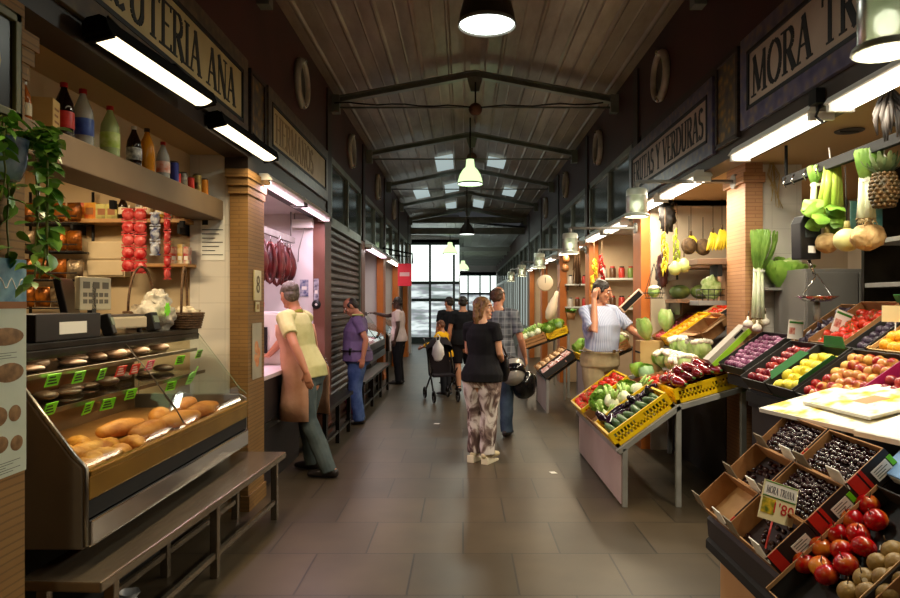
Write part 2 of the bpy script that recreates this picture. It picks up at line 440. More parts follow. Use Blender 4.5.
# upper glazing over the later stalls: posts, bottom rail, dark panes
def glazing(n, side, y0, y1):
    x0, x1 = (LX-.1, LX) if side == 'left' else (RX, RX+.1)
    mb = MB(); mb.box(x0, x1, y0, y1, 2.56, 2.68); mb.box(x0, x1, y0, y1, 3.36, 3.44)
    mid = (y0+y1)/2
    for y in (y0+.03, mid, y1-.03): mb.box(x0, x1, y-.03, y+.03, 2.6, 3.44)
    f = tag(mb.build('window_%d' % n, beam_m), kind='structure')
    xm = (x0+x1)/2
    MB().box(xm-.01, xm+.01, y0, y1, 2.6, 3.44).build('pane', darkglass, f)
PL = [(2.2,.36),(5.22,.42),(8.12,.4),(11.05,.4),(14.1,.4),(17.2,.4),(20.2,.4)]
PR = [(1.5,.35),(5.42,.38),(7.45,.35),(10.5,.35),(13.7,.35),(16.8,.35),(19.9,.35)]
wn = 1
for i in range(2, 6):
    glazing(wn, 'left', PL[i][0]+PL[i][1], PL[i+1][0]); wn += 1
    glazing(wn, 'right', PR[i][0]+PR[i][1], PR[i+1][0]); wn += 1
for i in range(6):
    y = 20.3+3.1*i; glazing(wn, 'right', y, y+3.0); wn += 1
# pillars
for i, (y, wd) in enumerate(PL):
    pw = .3 if i == 0 else .14
    mb = MB().box(LX-pw, LX, y, y+wd, 0, 2.62 if i else 2.72)
    if i < 2:
        for k, (e, z0, z1) in enumerate(((.02,2.44,2.5),(.04,2.5,2.56),(.06,2.56,2.62))): mb.box(LX-pw-e*.3, LX+e*.3, y-e, y+wd+e, z0, z1)
    mb.box(LX-pw-.01, LX+.015, y-.015, y+wd+.015, 0, .12)
    struct('pillar', mb, brick_m if i < 2 else orange_m if i > 3 else mat('red_brown_cladding', S(112,70,54), .5, var=S(100,60,46), vscale=3))
    if i >= 2: struct('pillar', MB().box(LX-.16, LX+.02, y+.08, y+wd-.08, 2.62, 4.2), fasc_m)
for i, (y, wd) in enumerate(PR):
    px = RX+.3 if i == 1 else RX
    mb = MB().box(px, px+.14, y, y+wd, 0, 2.73 if i == 1 else 2.66)
    if i == 1: mb.box(px-.025, px+.15, y-.025, y+wd+.025, 2.56, 2.64)
    struct('pillar', mb, brickr_m if i < 2 else orange_m)
    if i >= 2: struct('pillar', MB().box(RX-.02, RX+.16, y+.08, y+wd-.08, 2.66, 4.2), fasc_m)
# partitions between stalls
struct('wall_partition', MB().box(-4.25, -2.1, 5.28, 5.36, 0, 2.74), wallcream)
struct('wall_partition', MB().box(-2.1, LX-.14, 5.23, 5.36, 0, 2.74), tile_m)
struct('wall_partition', MB().box(-4.25, LX-.05, 8.13, 8.25, 0, 2.68), wallpink)
for y in (11.2, 14.25, 17.35, 20.35): struct('wall_partition', MB().box(-4.25, LX-.05, y, y+.1, 0, 2.68), wallpink)
struct('wall_partition', MB().box(RX+.44, 2.74, 5.5, 5.62, 0, 2.72), tile_m)
struct('wall_partition', MB().box(RX+.1, 5.2, 7.42, 7.52, 0, 2.72), mat('plaster_wall', S(206,190,166), .7, var=S(194,176,150), vscale=2))
for y in (10.6, 13.8, 16.9, 20.0): struct('wall_partition', MB().box(RX+.05, 5.2, y, y+.1, 0, 2.7), mat('warm_wall', S(216,190,158), .7, var=S(204,176,142), vscale=2))
struct('wall_partition', MB().box(4.2, 4.26, YB, 7.42, 0, 2.74), mat('plaster_wall', S(206,190,166), .7))
# counters' plinths along both sides for the far stalls
struct('wall_left_far', MB().box(-9, LX, YE, YE+.12, 0, 4.6), wallpink)
# ---- far end: glazed cross hall
def facade(n, x0, x1, y, z1, mull, trans):
    mb = MB()
    for x in mull: mb.box(x-.045, x+.045, y-.045, y+.045, 0, z1)
    for z in (trans if isinstance(trans, (tuple, list)) else (trans,)): mb.box(x0, x1, y-.05, y+.05, z-.06, z+.06)
    mb.box(x0, x1, y-.05, y+.05, z1-.1, z1+.12); mb.box(x0, x1, y-.05, y+.05, 0, .25)
    f = tag(mb.build('window_%d' % n, mat('dark_frame', S(46,56,54), .5)), kind='structure')
    t = trans[0] if isinstance(trans, (tuple, list)) else trans
    MB().box(x0, x1, y-.01, y+.01, t, z1).build('upper_pane', daymat, f)
    MB().box(x0, x1, y-.01, y+.01, .25, t).build('lower_pane', street_m, f)
facade(30, -9, -.15, 27, 4.0, [-8.5,-6.6,-4.7,-3.1,-2.1,-1.31,-.36], (2.4, 1.72))
facade(31, -.15, 1.95, 40, 3.3, [.3,1.0,1.6], (2.15,))
struct('wall_far', MB().box(-.3, -.15, 27, 40, 0, 3.7), wallpink)
struct('wall_far_end', MB().box(-9, 5.4, 41, 41.2, 0, 5), wallpink)
struct('wall_left_end', MB().box(-9.15, -9, YE, 27, 0, 5.2), wallpink)
struct('wall_over_facade', MB().box(-9, -.15, 26.95, 27.05, 4.0, 5.1), wallpink)
struct('wall_over_end', MB().box(-.2, 2, 39.95, 40.05, 3.3, 4.6), wallpink)
struct('beam', MB().box(LX-.3, RX+.2, 21.5, 21.75, 3.78, 3.98), beam_m)
struct('beam', MB().box(LX-.3, RX+.2, 21.5, 21.62, 4.15, 4.32), beam_m)
for i in range(6): struct('beam', MB().box(-.15, RX, 28+2.1*i, 28.14+2.1*i, 3.72, 3.9), mat('white_beam', S(190,196,190), .5))
# ---- portal frames across the aisle
for k in range(-2, 5):
    y = 8.56+3.07*k; mb = MB()
    for xa in (LX, RX):
        s = 1 if xa > 0 else -1
        a = Vector((xa, y, EZ-.12)); b = Vector((GX, y, RZ-.12)); d = b-a; ang = math.atan2(d.z, d.x)
        for off, th, wd in ((.035,.012,.1),(-.035,.012,.1),(0,.07,.014)):
            mb.obox((a+b)/2+Vector((0,0,off)), (d.length, wd, th), (0, -ang, 0))
        mb.obox((xa-s*.02, y, EZ-.16), (.16, .12, .22))
    mb.tube([(LX, y, EZ-.2), (RX, y, EZ-.2)], .012, 6)
    mb.prism([(-.12,0),(.12,0),(.05,-.26),(-.05,-.26)], frameM((GX, y+.02, RZ-.08), (1,0,0), (0,0,1)), .03)
    mb.tube([(GX, y-.03, RZ-.2), (GX, y+.06, RZ-.2)], .045, 12)
    struct('beam', mb, beam_m)
# ---- round portholes high on both walls
ring_m = mat('porthole_ring', S(196,190,176), .4, var=S(170,164,150), vscale=6)
n = 40
for k in range(-1, 4):
    for side in (-1, 1):
        x = LX if side < 0 else RX; y = (6.88 if side < 0 else 6.65)+3.07*k
        M = Matrix.Translation((x, y, 3.82)) @ Matrix.Rotation(-side*PI/2, 4, 'Y')
        f = tag(MB().lathe([(.19,0),(.245,0),(.25,.03),(.235,.055),(.2,.06),(.185,.04),(.185,.0)], 32, M).build('window_%d' % n, ring_m), kind='structure'); n += 1
        MB().lathe([(0,.012),(.19,.012)], 32, M).build('pane', mat('porthole_glass', S(40,42,36), .3, spec=.5), f)
        h = MB(); h.ell(M @ Vector((-.225,0,.05)), (.025,.025,.03), 8, 6); h.ell(M @ Vector((.225,0,.05)), (.025,.025,.03), 8, 6); h.build('latch', chrome, f)

# ================================================================== tiled signs
beige = mat('sign_beige', S(196,176,128), .5, var=S(184,162,114), vscale=4)
pinkbeige = mat('sign_pinkish', S(190,168,150), .45, var=S(178,154,138), vscale=4)
def ornmat(name, c1, c2, c3):
    if name in _mats: return _mats[name]
    m = mat(name, c1, .35); N, L, b = nodes(m)
    tc = N.new('ShaderNodeTexCoord'); v = N.new('ShaderNodeTexVoronoi'); v.inputs['Scale'].default_value = 16; v.feature = 'SMOOTH_F1'
    rp = N.new('ShaderNodeValToRGB'); e = rp.color_ramp.elements; e[0].position = .15; e[0].color = c3; e[1].position = .75; e[1].color = c1; k = e.new(.42); k.color = c2
    L.new(tc.outputs['Object'], v.inputs[0]); L.new(v.outputs['Distance'], rp.inputs[0]); L.new(rp.outputs[0], b.inputs['Base Color'])
    return m
bluetile = ornmat('blue_tile', S(66,62,92), S(96,88,110), S(126,108,96))
browntile = ornmat('brown_tile', S(70,60,52), S(88,76,66), S(110,94,70))
figtile = ornmat('figured_tile', S(50,50,66), S(92,78,60), S(150,112,50))
def sign(side, y0, y1, text, ty0, ty1, zb, zt, panel_m, border_m, label, faint=False):
    s = 1 if side == 'left' else -1; x = LX if side == 'left' else RX
    r = empty('sign_board', (x, (y0+y1)/2, zb-.15), label=label, cat='sign')
    oy = (y0+y1)/2; oz = zb-.15
    L = lambda mb: mb.xf(Matrix.Translation((-x, -oy, -oz)))
    mb = MB(); b = .11
    xb0, xb1 = (x, x+s*.03)
    mb.box(xb0, xb1, y0-b, y1+b, zt, zt+b); mb.box(xb0, xb1, y0-b, y1+b, zb-b, zb); mb.box(xb0, xb1, y0-b, y0, zb, zt); mb.box(xb0, xb1, y1, y1+b, zb, zt)
    L(mb).build('border', border_m, r, .004)
    mb = MB(); e = .025
    for a in ((y0,y1,zt-e,zt),(y0,y1,zb,zb+e),(y0,y0+e,zb,zt),(y1-e,y1,zb,zt)): mb.box(x+s*.02, x+s*.034, *a)
    L(mb).build('inner_edge', inkblack, r)
    mb = MB(); mb.box(x, x+s*.022, y0, y1, zb, zt); pnl = L(mb).build('panel', panel_m, r)
    h = (zt-zb)*.66; z = zb+(zt-zb)*.17
    M = frameM((x+s*.0222, ty0 if s > 0 else ty1, z), (0, s, 0), (0,0,1))
    mb = lettering(text, h, abs(ty1-ty0), M, .003, 1.0)
    L(mb).build('lettering', mat('faint_ink', S(152,132,96), .6) if faint else inkblack, pnl)
    return r
sign('left', 2.35, 5.02, 'CHARCUTERIA ANA', 2.42, 4.86, 2.93, 3.32, beige, browntile, 'long beige tile sign with black serif capitals above the delicatessen stall')
sign('left', 5.78, 8.05, 'HERMANOS', 5.9, 7.4, 2.93, 3.31, beige, browntile, 'faded beige tile sign with illegible lettering above the pink-lit butcher stall', True)
sign('right', 2.5, 4.6, 'MORA TRIANA', 2.68, 4.54, 2.9, 3.3, pinkbeige, bluetile, 'big pale tile sign in blue tile border over the corner fruit stall, cut by frame')
sign('right', 5.35, 7.75, 'FRUTAS Y VERDURAS', 5.45, 7.68, 2.86, 3.24, pinkbeige, bluetile, 'tile sign reading FRUTAS Y VERDURAS above the second fruit stall')
def tile_panel(side, y0, y1, z0, z1, label):
    s = 1 if side == 'left' else -1; x = LX if side == 'left' else RX
    r = empty('tile_panel', (x, (y0+y1)/2, z0), label=label, cat='tile panel'); T = Matrix.Translation((-x, -(y0+y1)/2, -z0))
    mb = MB().box(x, x+s*.02, y0+.03, y1-.03, z0+.03, z1-.03); mb.xf(T).build('panel', figtile, r)
    mb = MB()
    for a in ((y0,y1,z0,z0+.035),(y0,y1,z1-.035,z1),(y0,y0+.035,z0,z1),(y1-.035,y1,z0,z1)): mb.box(x, x+s*.032, *a)
    mb.xf(T).build('frame', darkwood, r, .004)
tile_panel('right', 4.76, 5.18, 2.76, 3.4, 'tall dark figured tile panel between the two blue-bordered signs')
tile_panel('left', 5.2, 5.6, 2.8, 3.4, 'tall dim tile panel between the two beige signs')

# ================================================================== lamps
def lamp_mats(name, col, st): return mat(name, (1,1,1,1), .4, emit=col, estr=st)
glow_warm = lamp_mats('glow_warm', (1,.84,.52,1), 3.2)
glow_white = lamp_mats('glow_white', (1,.93,.78,1), 4.5)
glow_pink = lamp_mats('glow_pink', (1,.72,.86,1), 3.2)
glow_green = lamp_mats('glow_green', (.86,1,.72,1), 2.0)
glow_cool = lamp_mats('glow_cool', (.9,1,.92,1), 4)
def flood(y0, y1, x0, x1, z, label, power):
    """long outdoor strip lamp in a black hood, face turned down"""
    a = Vector((x0, y0, z)); b = Vector((x1, y1, z)); c = (a+b)/2; d = b-a; L = d.length; ang = math.atan2(-d.x, d.y)
    r = empty('strip_lamp', c, (0, rad(-12), ang), label, 'lamp')
    mb = MB(); mb.prism([(-.062,-.012),(.062,-.012),(.055,.045),(.03,.065),(-.03,.065),(-.055,.045)], frameM((0,L/2+.03,0), (1,0,0), (0,0,1)), L+.06)
    hood = mb.build('hood', mat('sooty_black', S(16,15,14), .95, spec=.1), r, .004)
    mb = MB(); n = 12; v = []; f = []
    for j in range(2):
        for i in range(n+1):
            t = i/n; v.append((-.05+.1*t, (-L/2, L/2)[j], -.014-.012*math.sin(PI*t)))
    f = [(i, i+1, n+2+i, n+1+i) for i in range(n)]
    mb.add(v, f, 0, True); mb.build('diffuser', glow_warm, r)
    mb = MB()
    for s in (-1, 1): MB().box(-.06, .06, s*L/2-.015, s*L/2+.015, -.032, .01).build('end_cap', mat('sooty_black', S(16,15,14), .95, spec=.1), hood, .004)
    mb = MB()
    for s in (-.32, .32): mb.tube([(0, s*L, .08), (-.05, s*L, .16), (-.12, s*L, .18)], .014, 6)
    mb.build('bracket', blackm, r)
    area('lamp_light', (0, 0, -.034), (0, 0, -1), .09, L*.96, power, (1,.78,.46), r, spread=rad(130))
flood(2.92, 3.92, -1.56, -1.49, 2.76, 'nearer of the two warm strip lamps under the beige sign', 13)
flood(4.36, 5.44, -1.58, -1.54, 2.76, 'warm strip lamp beside the brick pillar, farther along the beige sign', 12)
flood(.7, 1.8, -1.58, -1.56, 2.76, 'added strip lamp out of view, lighting the near brick pillar and case end', 15)  # added unseen lamp, brightens the near pillar and the case end panel
def batten(side_x, y0, y1, z, label, power, col, glow, group=None, tubes=2, dirx=0):
    r = empty('batten_lamp', (side_x, (y0+y1)/2, z), label=label, cat='lamp', group=group); L = y1-y0
    rf = MB().prism([(-.05,.05),(.05,.05),(.085,.0),(.075,-.004),(-.075,-.004),(-.085,.0)], frameM((0,L/2,0), (1,0,0), (0,0,1)), L).build('reflector', whitep, r, .003)
    for s in ((-.035, .035) if tubes == 2 else (0,)):
        MB().tube([(s,-L/2+.03,-.022), (s,L/2-.03,-.022)], .018, 10).build('tube', glow, rf)
    mb = MB()
    for e in (-1, 1): MB().box(-.07, .07, e*(L/2-.02)-.014, e*(L/2-.02)+.014, -.045, .0).build('lamp_holder', whitep if glow is not glow_pink else chrome, rf, .003)
    area('lamp_light', (0, 0, -.046), (dirx, 0, -1), .1, L*.94, power, col, r)
W = (1,.9,.7); P = (1,.72,.88)
batten(1.99, 3.76, 4.9, 2.66, 'white twin-tube lamp ending at the brick pillar, under the big blue-bordered sign', 25, W, glow_white)
batten(2.01, 2.5, 3.64, 2.66, 'white twin-tube lamp running out of the picture above dried peppers', 24, W, glow_white)
batten(2.01, 1.2, 2.4, 2.66, 'white twin-tube lamp outside the frame above the pear crate', 26, W, glow_white)
batten(1.94, 5.5, 6.5, 2.63, 'white twin-tube lamp below the word VERDURAS', 36, W, glow_white)
batten(1.94, 6.65, 7.4, 2.63, 'short white lamp behind the round bracket lantern', 22, W, glow_white)
batten(-1.63, 5.5, 6.72, 2.6, 'pink-white tube lamp beside the brick pillar over the butcher stall', 18, P, glow_pink, tubes=1)
batten(-1.63, 6.8, 8.0, 2.6, 'pink-white tube lamp at the far end of the butcher stall front', 18, P, glow_pink, tubes=1)
batten(-2.25, 6.0, 7.4, 2.58, 'pink-white tube lamp on the ceiling inside the butcher stall', 26, P, glow_pink, tubes=1)
for i, (a, b, p) in enumerate(((8.0,9.0,24),(9.2,10.3,24),(11.0,12.0,18),(12.2,13.2,16),(14.2,16.4,18),(17.3,19.6,18))):
    batten(1.92, a, b, 2.56, ['white lamp over the man on the phone','white lamp just before the second orange pillar','white lamp behind the second orange pillar','white lamp before the third orange pillar','long lamp past the third orange pillar','last long lamp over the row of fruit stalls'][i], p, (1,.86,.6), glow_white)
batten(-1.62, 11.5, 13.8, 2.55, 'pale tube lamp over the stall beyond the roller shutter', 14, (1,.85,.82), glow_pink)
batten(-1.62, 14.6, 17.0, 2.55, 'last pale tube lamp on the butchers side', 10, (1,.85,.7), glow_white)
# clips and cables beside the white lamps
mb = MB(); mb.box(1.9, 2.0, 3.66, 3.74, 2.68, 2.76); mb.tube([(1.95,3.7,2.7),(1.93,3.72,2.62),(1.96,3.7,2.58)], .008, 6)
tag(mb.build('lamp_clamp', blackp), 'small dark clamp with cable between the two white lamps', 'clamp')
def lantern(y, xend, z, label, power, group=None, glowm=None, RX=RX):
    """tubular lantern hung from a steel bracket that sticks out from a pillar"""
    r = empty('bracket_lantern', (RX, y, z), label=label, cat='lantern', group=group); d = xend-RX
    mb = MB().tube([(0,0,0), (d,0,.0)], .016, 8); mb.tube([(-.005,0,0),(-.03,0,0)], [.06,.06], 16); mb.tube([(d,0,0),(d,0,-.06)], .02, 8)
    mb.build('bracket', gpaint, r)
    mb = MB().lathe([(.0,-.06),(.075,-.06),(.085,-.075),(.085,-.12)], 20, Matrix.Translation((d,0,0))); mb.build('cap', mat('pale_cap', S(190,196,180), .4), r)
    mb = MB().lathe([(.085,-.12),(.085,-.26),(.08,-.265),(.08,-.12)], 20, Matrix.Translation((d,0,0))); mb.build('glass_cylinder', mat('milky_glass', S(200,210,196), .2, trans=.55), r)
    mb = MB().lathe([(.082,-.262),(.1,-.27),(.105,-.285),(.095,-.292),(.07,-.29)], 20, Matrix.Translation((d,0,0))); mb.build('rim', mat('pale_cap', S(190,196,180), .4), r)
    mb = MB().ell((d,0,-.22), (.035,.035,.05), 12, 8); mb.build('bulb', glowm or glow_white, r)
    point('lantern_light', (d, 0, -.33), power, (1,.86,.62), .06, r)
lantern(5.6, 1.43, 2.6, 'round lantern on a bracket from the brick pillar, below VERDURAS', 12, RX=RX+.3)
lantern(2.2, 1.37, 2.7, 'pale green lantern cut off by the frame above the white lamp', 14)
lantern(7.62, 1.2, 2.44, 'round lantern on the bracket of the first orange pillar', 12)
lantern(10.7, 1.2, 2.44, 'round lantern on the bracket of the second orange pillar', 10)
lantern(13.9, 1.2, 2.44, 'round lantern on the bracket of the third orange pillar', 8)
lantern(17.0, 1.2, 2.44, 'small far lantern on the bracket of the fourth orange pillar', 8)
def pendant(x, y, z, rr, label, power, dome_m, glowm, col, group=None):
    r = empty('pendant_lamp', (x, y, z), label=label, cat='lamp', group=group)
    dm = MB().lathe([(rr,0),(rr*1.0,.02),(rr*.96,.07),(rr*.84,.15),(rr*.6,.23),(rr*.36,.28),(rr*.3,.4),(.0,.41)], 32).build('dome', dome_m, r)
    MB().lathe([(rr*1.02,.0),(rr*1.03,.012),(rr*1.0,.025),(rr*.97,.012),(rr*1.02,.0)], 32).build('rim', gpaint, dm)
    MB().lathe([(0,.035),(rr*.6,.028),(rr*.96,.012)], 32).build('diffuser', glowm, dm)
    MB().tube([(0,0,.4),(0,0,RZ-z-.03)], .012, 6).build('rod', blackm, r)
    area('lamp_light', (0,0,-.01), (0,0,-1), rr*1.5, rr*1.5, power, col, r)
dome_dark = mat('dark_bronze', S(66,58,46), .4, .4)
dome_green = mat('green_dome', S(150,190,120), .3, emit=(.62,.85,.42,1), estr=1.6)
CW = (.95,1,.86)
pendant(.15, 4.25, 3.33, .178, 'big dark dome pendant lamp hanging at the top of the picture', 20, dome_dark, glow_cool, CW)
pendant(.115, 10.9, 3.5, .2, 'green glowing dome pendant lamp below the third roof frame', 34, dome_green, glow_cool, CW)
pendant(.1, 17.4, 3.35, .2, 'white glowing pendant lamp just before the dark cross beam', 40, dome_dark, glow_cool, CW)
pendant(-.45, 23.6, 3.3, .26, 'white glowing pendant lamp in front of the glazed end wall', 30, dome_green, glow_cool, CW)
pendant(.0, 29.0, 3.0, .26, 'pendant lamp in the far aisle behind the glazed wall corner', 25, dome_green, glow_cool, CW)
for i, (y, z, lab) in enumerate(((8.5, 4.02, 'brown ball with a short spike hanging from the first roof frame'), (11.75, 4.12, 'dark ball hanging from the second roof frame'))):
    r = empty('hanging_ball', (.155, y, z), label=lab, cat='ball')
    MB().ell((0,0,0), (.085,.085,.08), 20, 12).build('ball', mat('rusty_ball', S(120,82,66), .5, var=S(98,66,54), vscale=10), r)
    MB().lathe([(.02,-.075),(.025,-.1),(.01,-.17),(0,-.2)], 12).build('spike', gpaint, r)
    MB().tube([(0,0,.07),(0,0,.34)], .01, 6).build('rod', blackm, r)
# cable clipped under the first roof frame, small projector on the wall
mb = MB(); pts = [(LX+.05+i*.176, 8.46, 4.04+.012*math.sin(i*1.7)+.05*abs(i-10)/10) for i in range(20)]
tag(mb.tube(pts, .009, 6).build('cable', blackm), 'thin black cable strung along the first roof frame', 'cable')

# translucent roof sheets letting in dull daylight
for i, (x0, x1, y0, y1) in enumerate(((-.55,-.2,13.2,14.6),(-1.2,-.85,16.3,17.6),(-.45,-.1,16.4,17.6),(.5,.85,13.4,14.3),(.3,.6,19.2,20.6),(-.5,-.2,19.4,20.6),(1.0,1.3,16.4,17.5))):
    z = lambda x: RZ-(RZ-EZ+.04)*abs(x-GX)/1.95-.035
    mb = MB(); mb.add([(x0,y0,z(x0)),(x1,y0,z(x1)),(x1,y1,z(x1)),(x0,y1,z(x0)),(x0,y0,z(x0)-.012),(x1,y0,z(x1)-.012),(x1,y1,z(x1)-.012),(x0,y1,z(x0)-.012)], [(0,1,2,3),(7,6,5,4),(4,5,1,0),(5,6,2,1),(6,7,3,2),(7,4,0,3)])
    struct('window_%d' % (60+i), mb, mat('roof_light', S(170,190,190), .4, emit=S(200,220,220), estr=.6))

# frosted side windows of the far aisle and the warm lamp inside the delicatessen
for i in range(6):
    y = 20.4+3.1*i
    f = MB(); [f.box(RX-.02, RX+.06, y+a-.035, y+a+.035, 0, 2.56) for a in (.03,.95,1.9,2.85)]; f.box(RX-.01, RX+.06, y, y+2.9, .8, .9); f.box(RX, RX+.05, y, y+2.9, 0, .8)
    o = tag(f.build('window_%d' % (80+i), mat('pale_frame', S(150,150,142), .5)), kind='structure')
    MB().box(RX+.02, RX+.04, y, y+2.9, .9, 2.56).build('pane', mat('frosted_pane', S(190,200,196), .4, emit=S(206,216,212), estr=.4), o)
r = empty('ceiling_lamp', (-2.75, 4.0, 2.735), label='flat warm lamp on the delicatessen ceiling behind the bottle shelf', cat='lamp')
MB().box(-.12,.12,-.6,.6,-.05,0).build('housing', whitep, r, .005); MB().box(-.1,.1,-.58,.58,-.056,-.05).build('diffuser', glow_warm, r)
area('lamp_light', (0,0,-.065), (0.12,0,-1), .2, 1.1, 42, (1,.78,.48), r)
# ================================================================== delicatessen stall
brass = mat('brass_rail', S(190,146,60), .2, .75, var=S(160,120,44), vscale=4)
clear = glassmat('clear_glass', (.93,.96,.94,1), .02, .18)
edgeglass = mat('glass_edge', S(120,170,140), .1, trans=.5)
deckm = mat('deck_paper', S(186,130,70), .6, var=S(166,112,58), vscale=6)
def display_case(y0, y1, label, endm, deck, top=1.38, light=(1,.72,.4), power=10, rail=brass, bottom=.56, inner=None):
    yc = (y0+y1)/2; r = empty('display_case', (-1.6, yc, 0), label=label, cat='display case'); L = (y1-y0)/2
    prof = [(0,bottom),(0,.9),(-.05,.95),(-.37,top),(-.85,top),(-.85,bottom)]
    low = [(0,bottom),(0,.9),(-.05,.93),(-.85,.93),(-.85,bottom)]
    Mx = lambda y: frameM((0,y,0), (1,0,0), (0,0,1))
    MB().prism(prof, Mx(-L+.03), .03).build('end_panel', endm, r, .008)
    e = MB(); path = [(.004,-L+.015,bottom+.01),(.004,-L+.015,.9),(-.048,-L+.015,.955),(-.368,-L+.015,top)]
    e.tube(path, .014, 6); e.build('end_trim', steel, r)
    MB().prism(low, Mx(L), .03).build('end_panel', endm, r, .008)
    MB().prism([(-.0,.93),(-.05,.97),(-.36,top),(-.8,top),(-.8,.93)], Mx(L-.005), .012, 0, 1).build('end_glass', [clear, edgeglass], r)
    mb = MB()
    mb.box(-.03, .012, -L+.03, L-.03, .76, .86); mb.box(-.02, .02, -L+.03, L-.03, .86, .885); mb.build('front_rail', rail, r, .006)
    mb = MB(); mb.box(-.04, .004, -L+.03, L-.03, .68, .755); mb.build('front_recess', blackm, r)
    mb = MB(); mb.box(-.05, .02, -L+.03, L-.03, bottom, .675); mb.build('bumper', chrome if rail is brass else steel, r, .01)
    for a, b in ((-L+.03, -.004), (.004, L-.015)):
        mb = MB(); P = [(-.01,.885),(-.03,.93),(-.07,.985),(-.2,1.16),(-.37,top-.01)]
        for (x0,z0),(x1,z1) in zip(P[:-1], P[1:]):
            mb.add([(x0,a,z0),(x0,b,z0),(x1,b,z1),(x1,a,z1)], [(0,1,2,3)], 0, True)
        mb.build('front_glass', clear, r)
    mb = MB(); mb.tube([(-.02,0,.9),(-.07,0,.99),(-.2,0,1.165),(-.37,0,top-.005)], .004, 6); mb.build('glass_seam', mat('seam', S(60,50,36), .4), r)
    mb = MB(); mb.box(-.85, -.36, -L, L, top, top+.035); mb.box(-.4, -.355, -L, L, top-.045, top); mb.build('top_slab', dsteel, r, .006)
    mb = MB(); mb.box(-.83, -.02, -L+.03, L-.03, .8, .83); mb.build('deck', deck, r)
    mb = MB(); mb.box(-.85, -.82, -L+.03, L-.03, bottom, top); mb.build('back_panel', inner or mat('case_back', S(120,88,56), .5), r)
    for z, x0, x1 in ((1.26,-.74,-.36),(1.1,-.74,-.3)):
        mb = MB(); mb.box(x0, x1, -L+.04, L-.04, z, z+.008); mb.build('glass_shelf', clear, r)
        mb = MB(); mb.box(x1, x1+.006, -L+.04, L-.04, z-.01, z+.012); mb.build('shelf_rail', steel, r)
    mb = MB(); mb.box(-.8, -.27, -L+.02, L-.02, .06, bottom); mb.build('plinth', blackm, r)
    mb = MB(); mb.tube([(-.42,-L+.1,top-.03),(-.42,L-.1,top-.03)], .012, 8); mb.build('tube', mat('case_glow', (1,1,1,1), .4, emit=(*light,1), estr=3), r)
    area('case_light', (-.42, 0, top-.05), (.25,0,-1), L*1.8, .1, power, light, r).rotation_euler = (0, 0, PI/2)
    return r
dark_end = mat('dark_end_panel', S(126,120,110), .35, .35, var=S(112,106,98), vscale=3)
display_case(2.86, 5.04, 'slanted glass delicatessen display case with pastries behind the steel bench', dark_end, deckm, power=10)
# price cards in the case
def card_tag(p, wd, h, m, label, group, rot=0, tilt=.35, lines=True):
    r = empty('price_card', p, (0, tilt, rot), label, 'price card', group)
    mb = MB().box(-.002, .002, -wd/2, wd/2, -h/2, h/2); mb.build('card', m, r)
    if lines:
        mb = MB()
        for k in range(3): mb.box(.002, .003, -wd*.38, wd*(.1+.25*((k*7)%3)/2), h*(.25-.25*k)-.004, h*(.25-.25*k)+.004)
        mb.build('writing', inkblack if m is lime else mat('pale_ink', S(250,220,210), .6), r)
    return r
tagred = mat('tag_red', S(214,40,30), .5); tagpink = mat('tag_pink', S(222,50,110), .5)
order = ['nearest the end panel', 'second along', 'third along', 'fourth along', 'fifth along', 'sixth along', 'seventh along', 'last, beside the far glass end']
for i, (u, v, m, nm) in enumerate(((53,380,lime,'green'),(79,377,lime,'green'),(102,374,lime,'green'),(121,371,tagred,'red'),(135,369,tagred,'red'),(150,365,tagpink,'pink'),(180,360,lime,'green'),(199,354,lime,'green'))):
    Y = F*1.945/(VU-u); card_tag(at(u, v, Y), .1, .062, m, '%s price card on the upper case shelf, %s' % (nm, order[i].replace('nearest','closest to')), 'price cards on the upper shelf', R(-.2,.2))
for i, (u, v) in enumerate(((50,409),(88,408),(108,404),(131,394),(171,386))):
    Y = F*1.885/(VU-u); card_tag(at(u, v, Y), .1, .062, lime, 'green price card on the lower case shelf, %s' % order[i].replace('nearest','closest to').replace(', beside the far glass end',''), 'price cards on the lower shelf', R(-.2,.2))
# green hand-shaped card
p = at(191, 377, F*1.83/(VU-191)); r = empty('hand_card', p, (0,.45,0), 'pale green hand-shaped card with pointing finger in the display case', 'price card')
pts = [(-.05,-.05),(.03,-.055),(.055,-.03),(.055,.02),(.045,.03),(.04,.075),(.025,.08),(.02,.035),(.0,.045),(-.02,.04),(-.04,.03),(-.055,.02)]
MB().prism(pts, frameM((0,0,0),(0,1,0),(0,0,1)), .004).build('card', mat('pale_green_card', S(150,225,120), .5), r)
MB().box(.004,.005,-.03,.03,-.01,-.004).box(.004,.005,-.03,.02,-.03,-.024).build('writing', inkgreen, r)
# pastries
crust = mat('pastry_crust', S(226,168,76), .45, var=S(176,108,38), vscale=14, bump=.4, bscale=40, objrand=1)
def pastry_mesh(seed):
    rnd = random.Random(seed); mb = MB(); n = 11; pts = []; rs = []
    for i in range(n):
        t = i/(n-1)-.5; pts.append((.012*math.cos(t*PI)*4*.5+.0, t*.17, .0)); k = math.cos(t*PI*.93)
        w = .012+.034*k; rs.append((w*(1+.12*(i%2)), w*.8*(1+.12*(i%2))))
    mb.tube(pts, rs, 12, roundcap=True)
    return mb.mesh('pastry', crust)
pms = [pastry_mesh(i) for i in range(3)]
def obj_of(me, name, loc, rot=(0,0,0), label=None, cat=None, group=None, scale=1):
    o = bpy.data.objects.new(name, me); COL.objects.link(o); o.location = loc; o.rotation_euler = rot
    o.scale = (scale,)*3 if not isinstance(scale, tuple) else scale
    return tag(o, label, cat, group)
k = 0
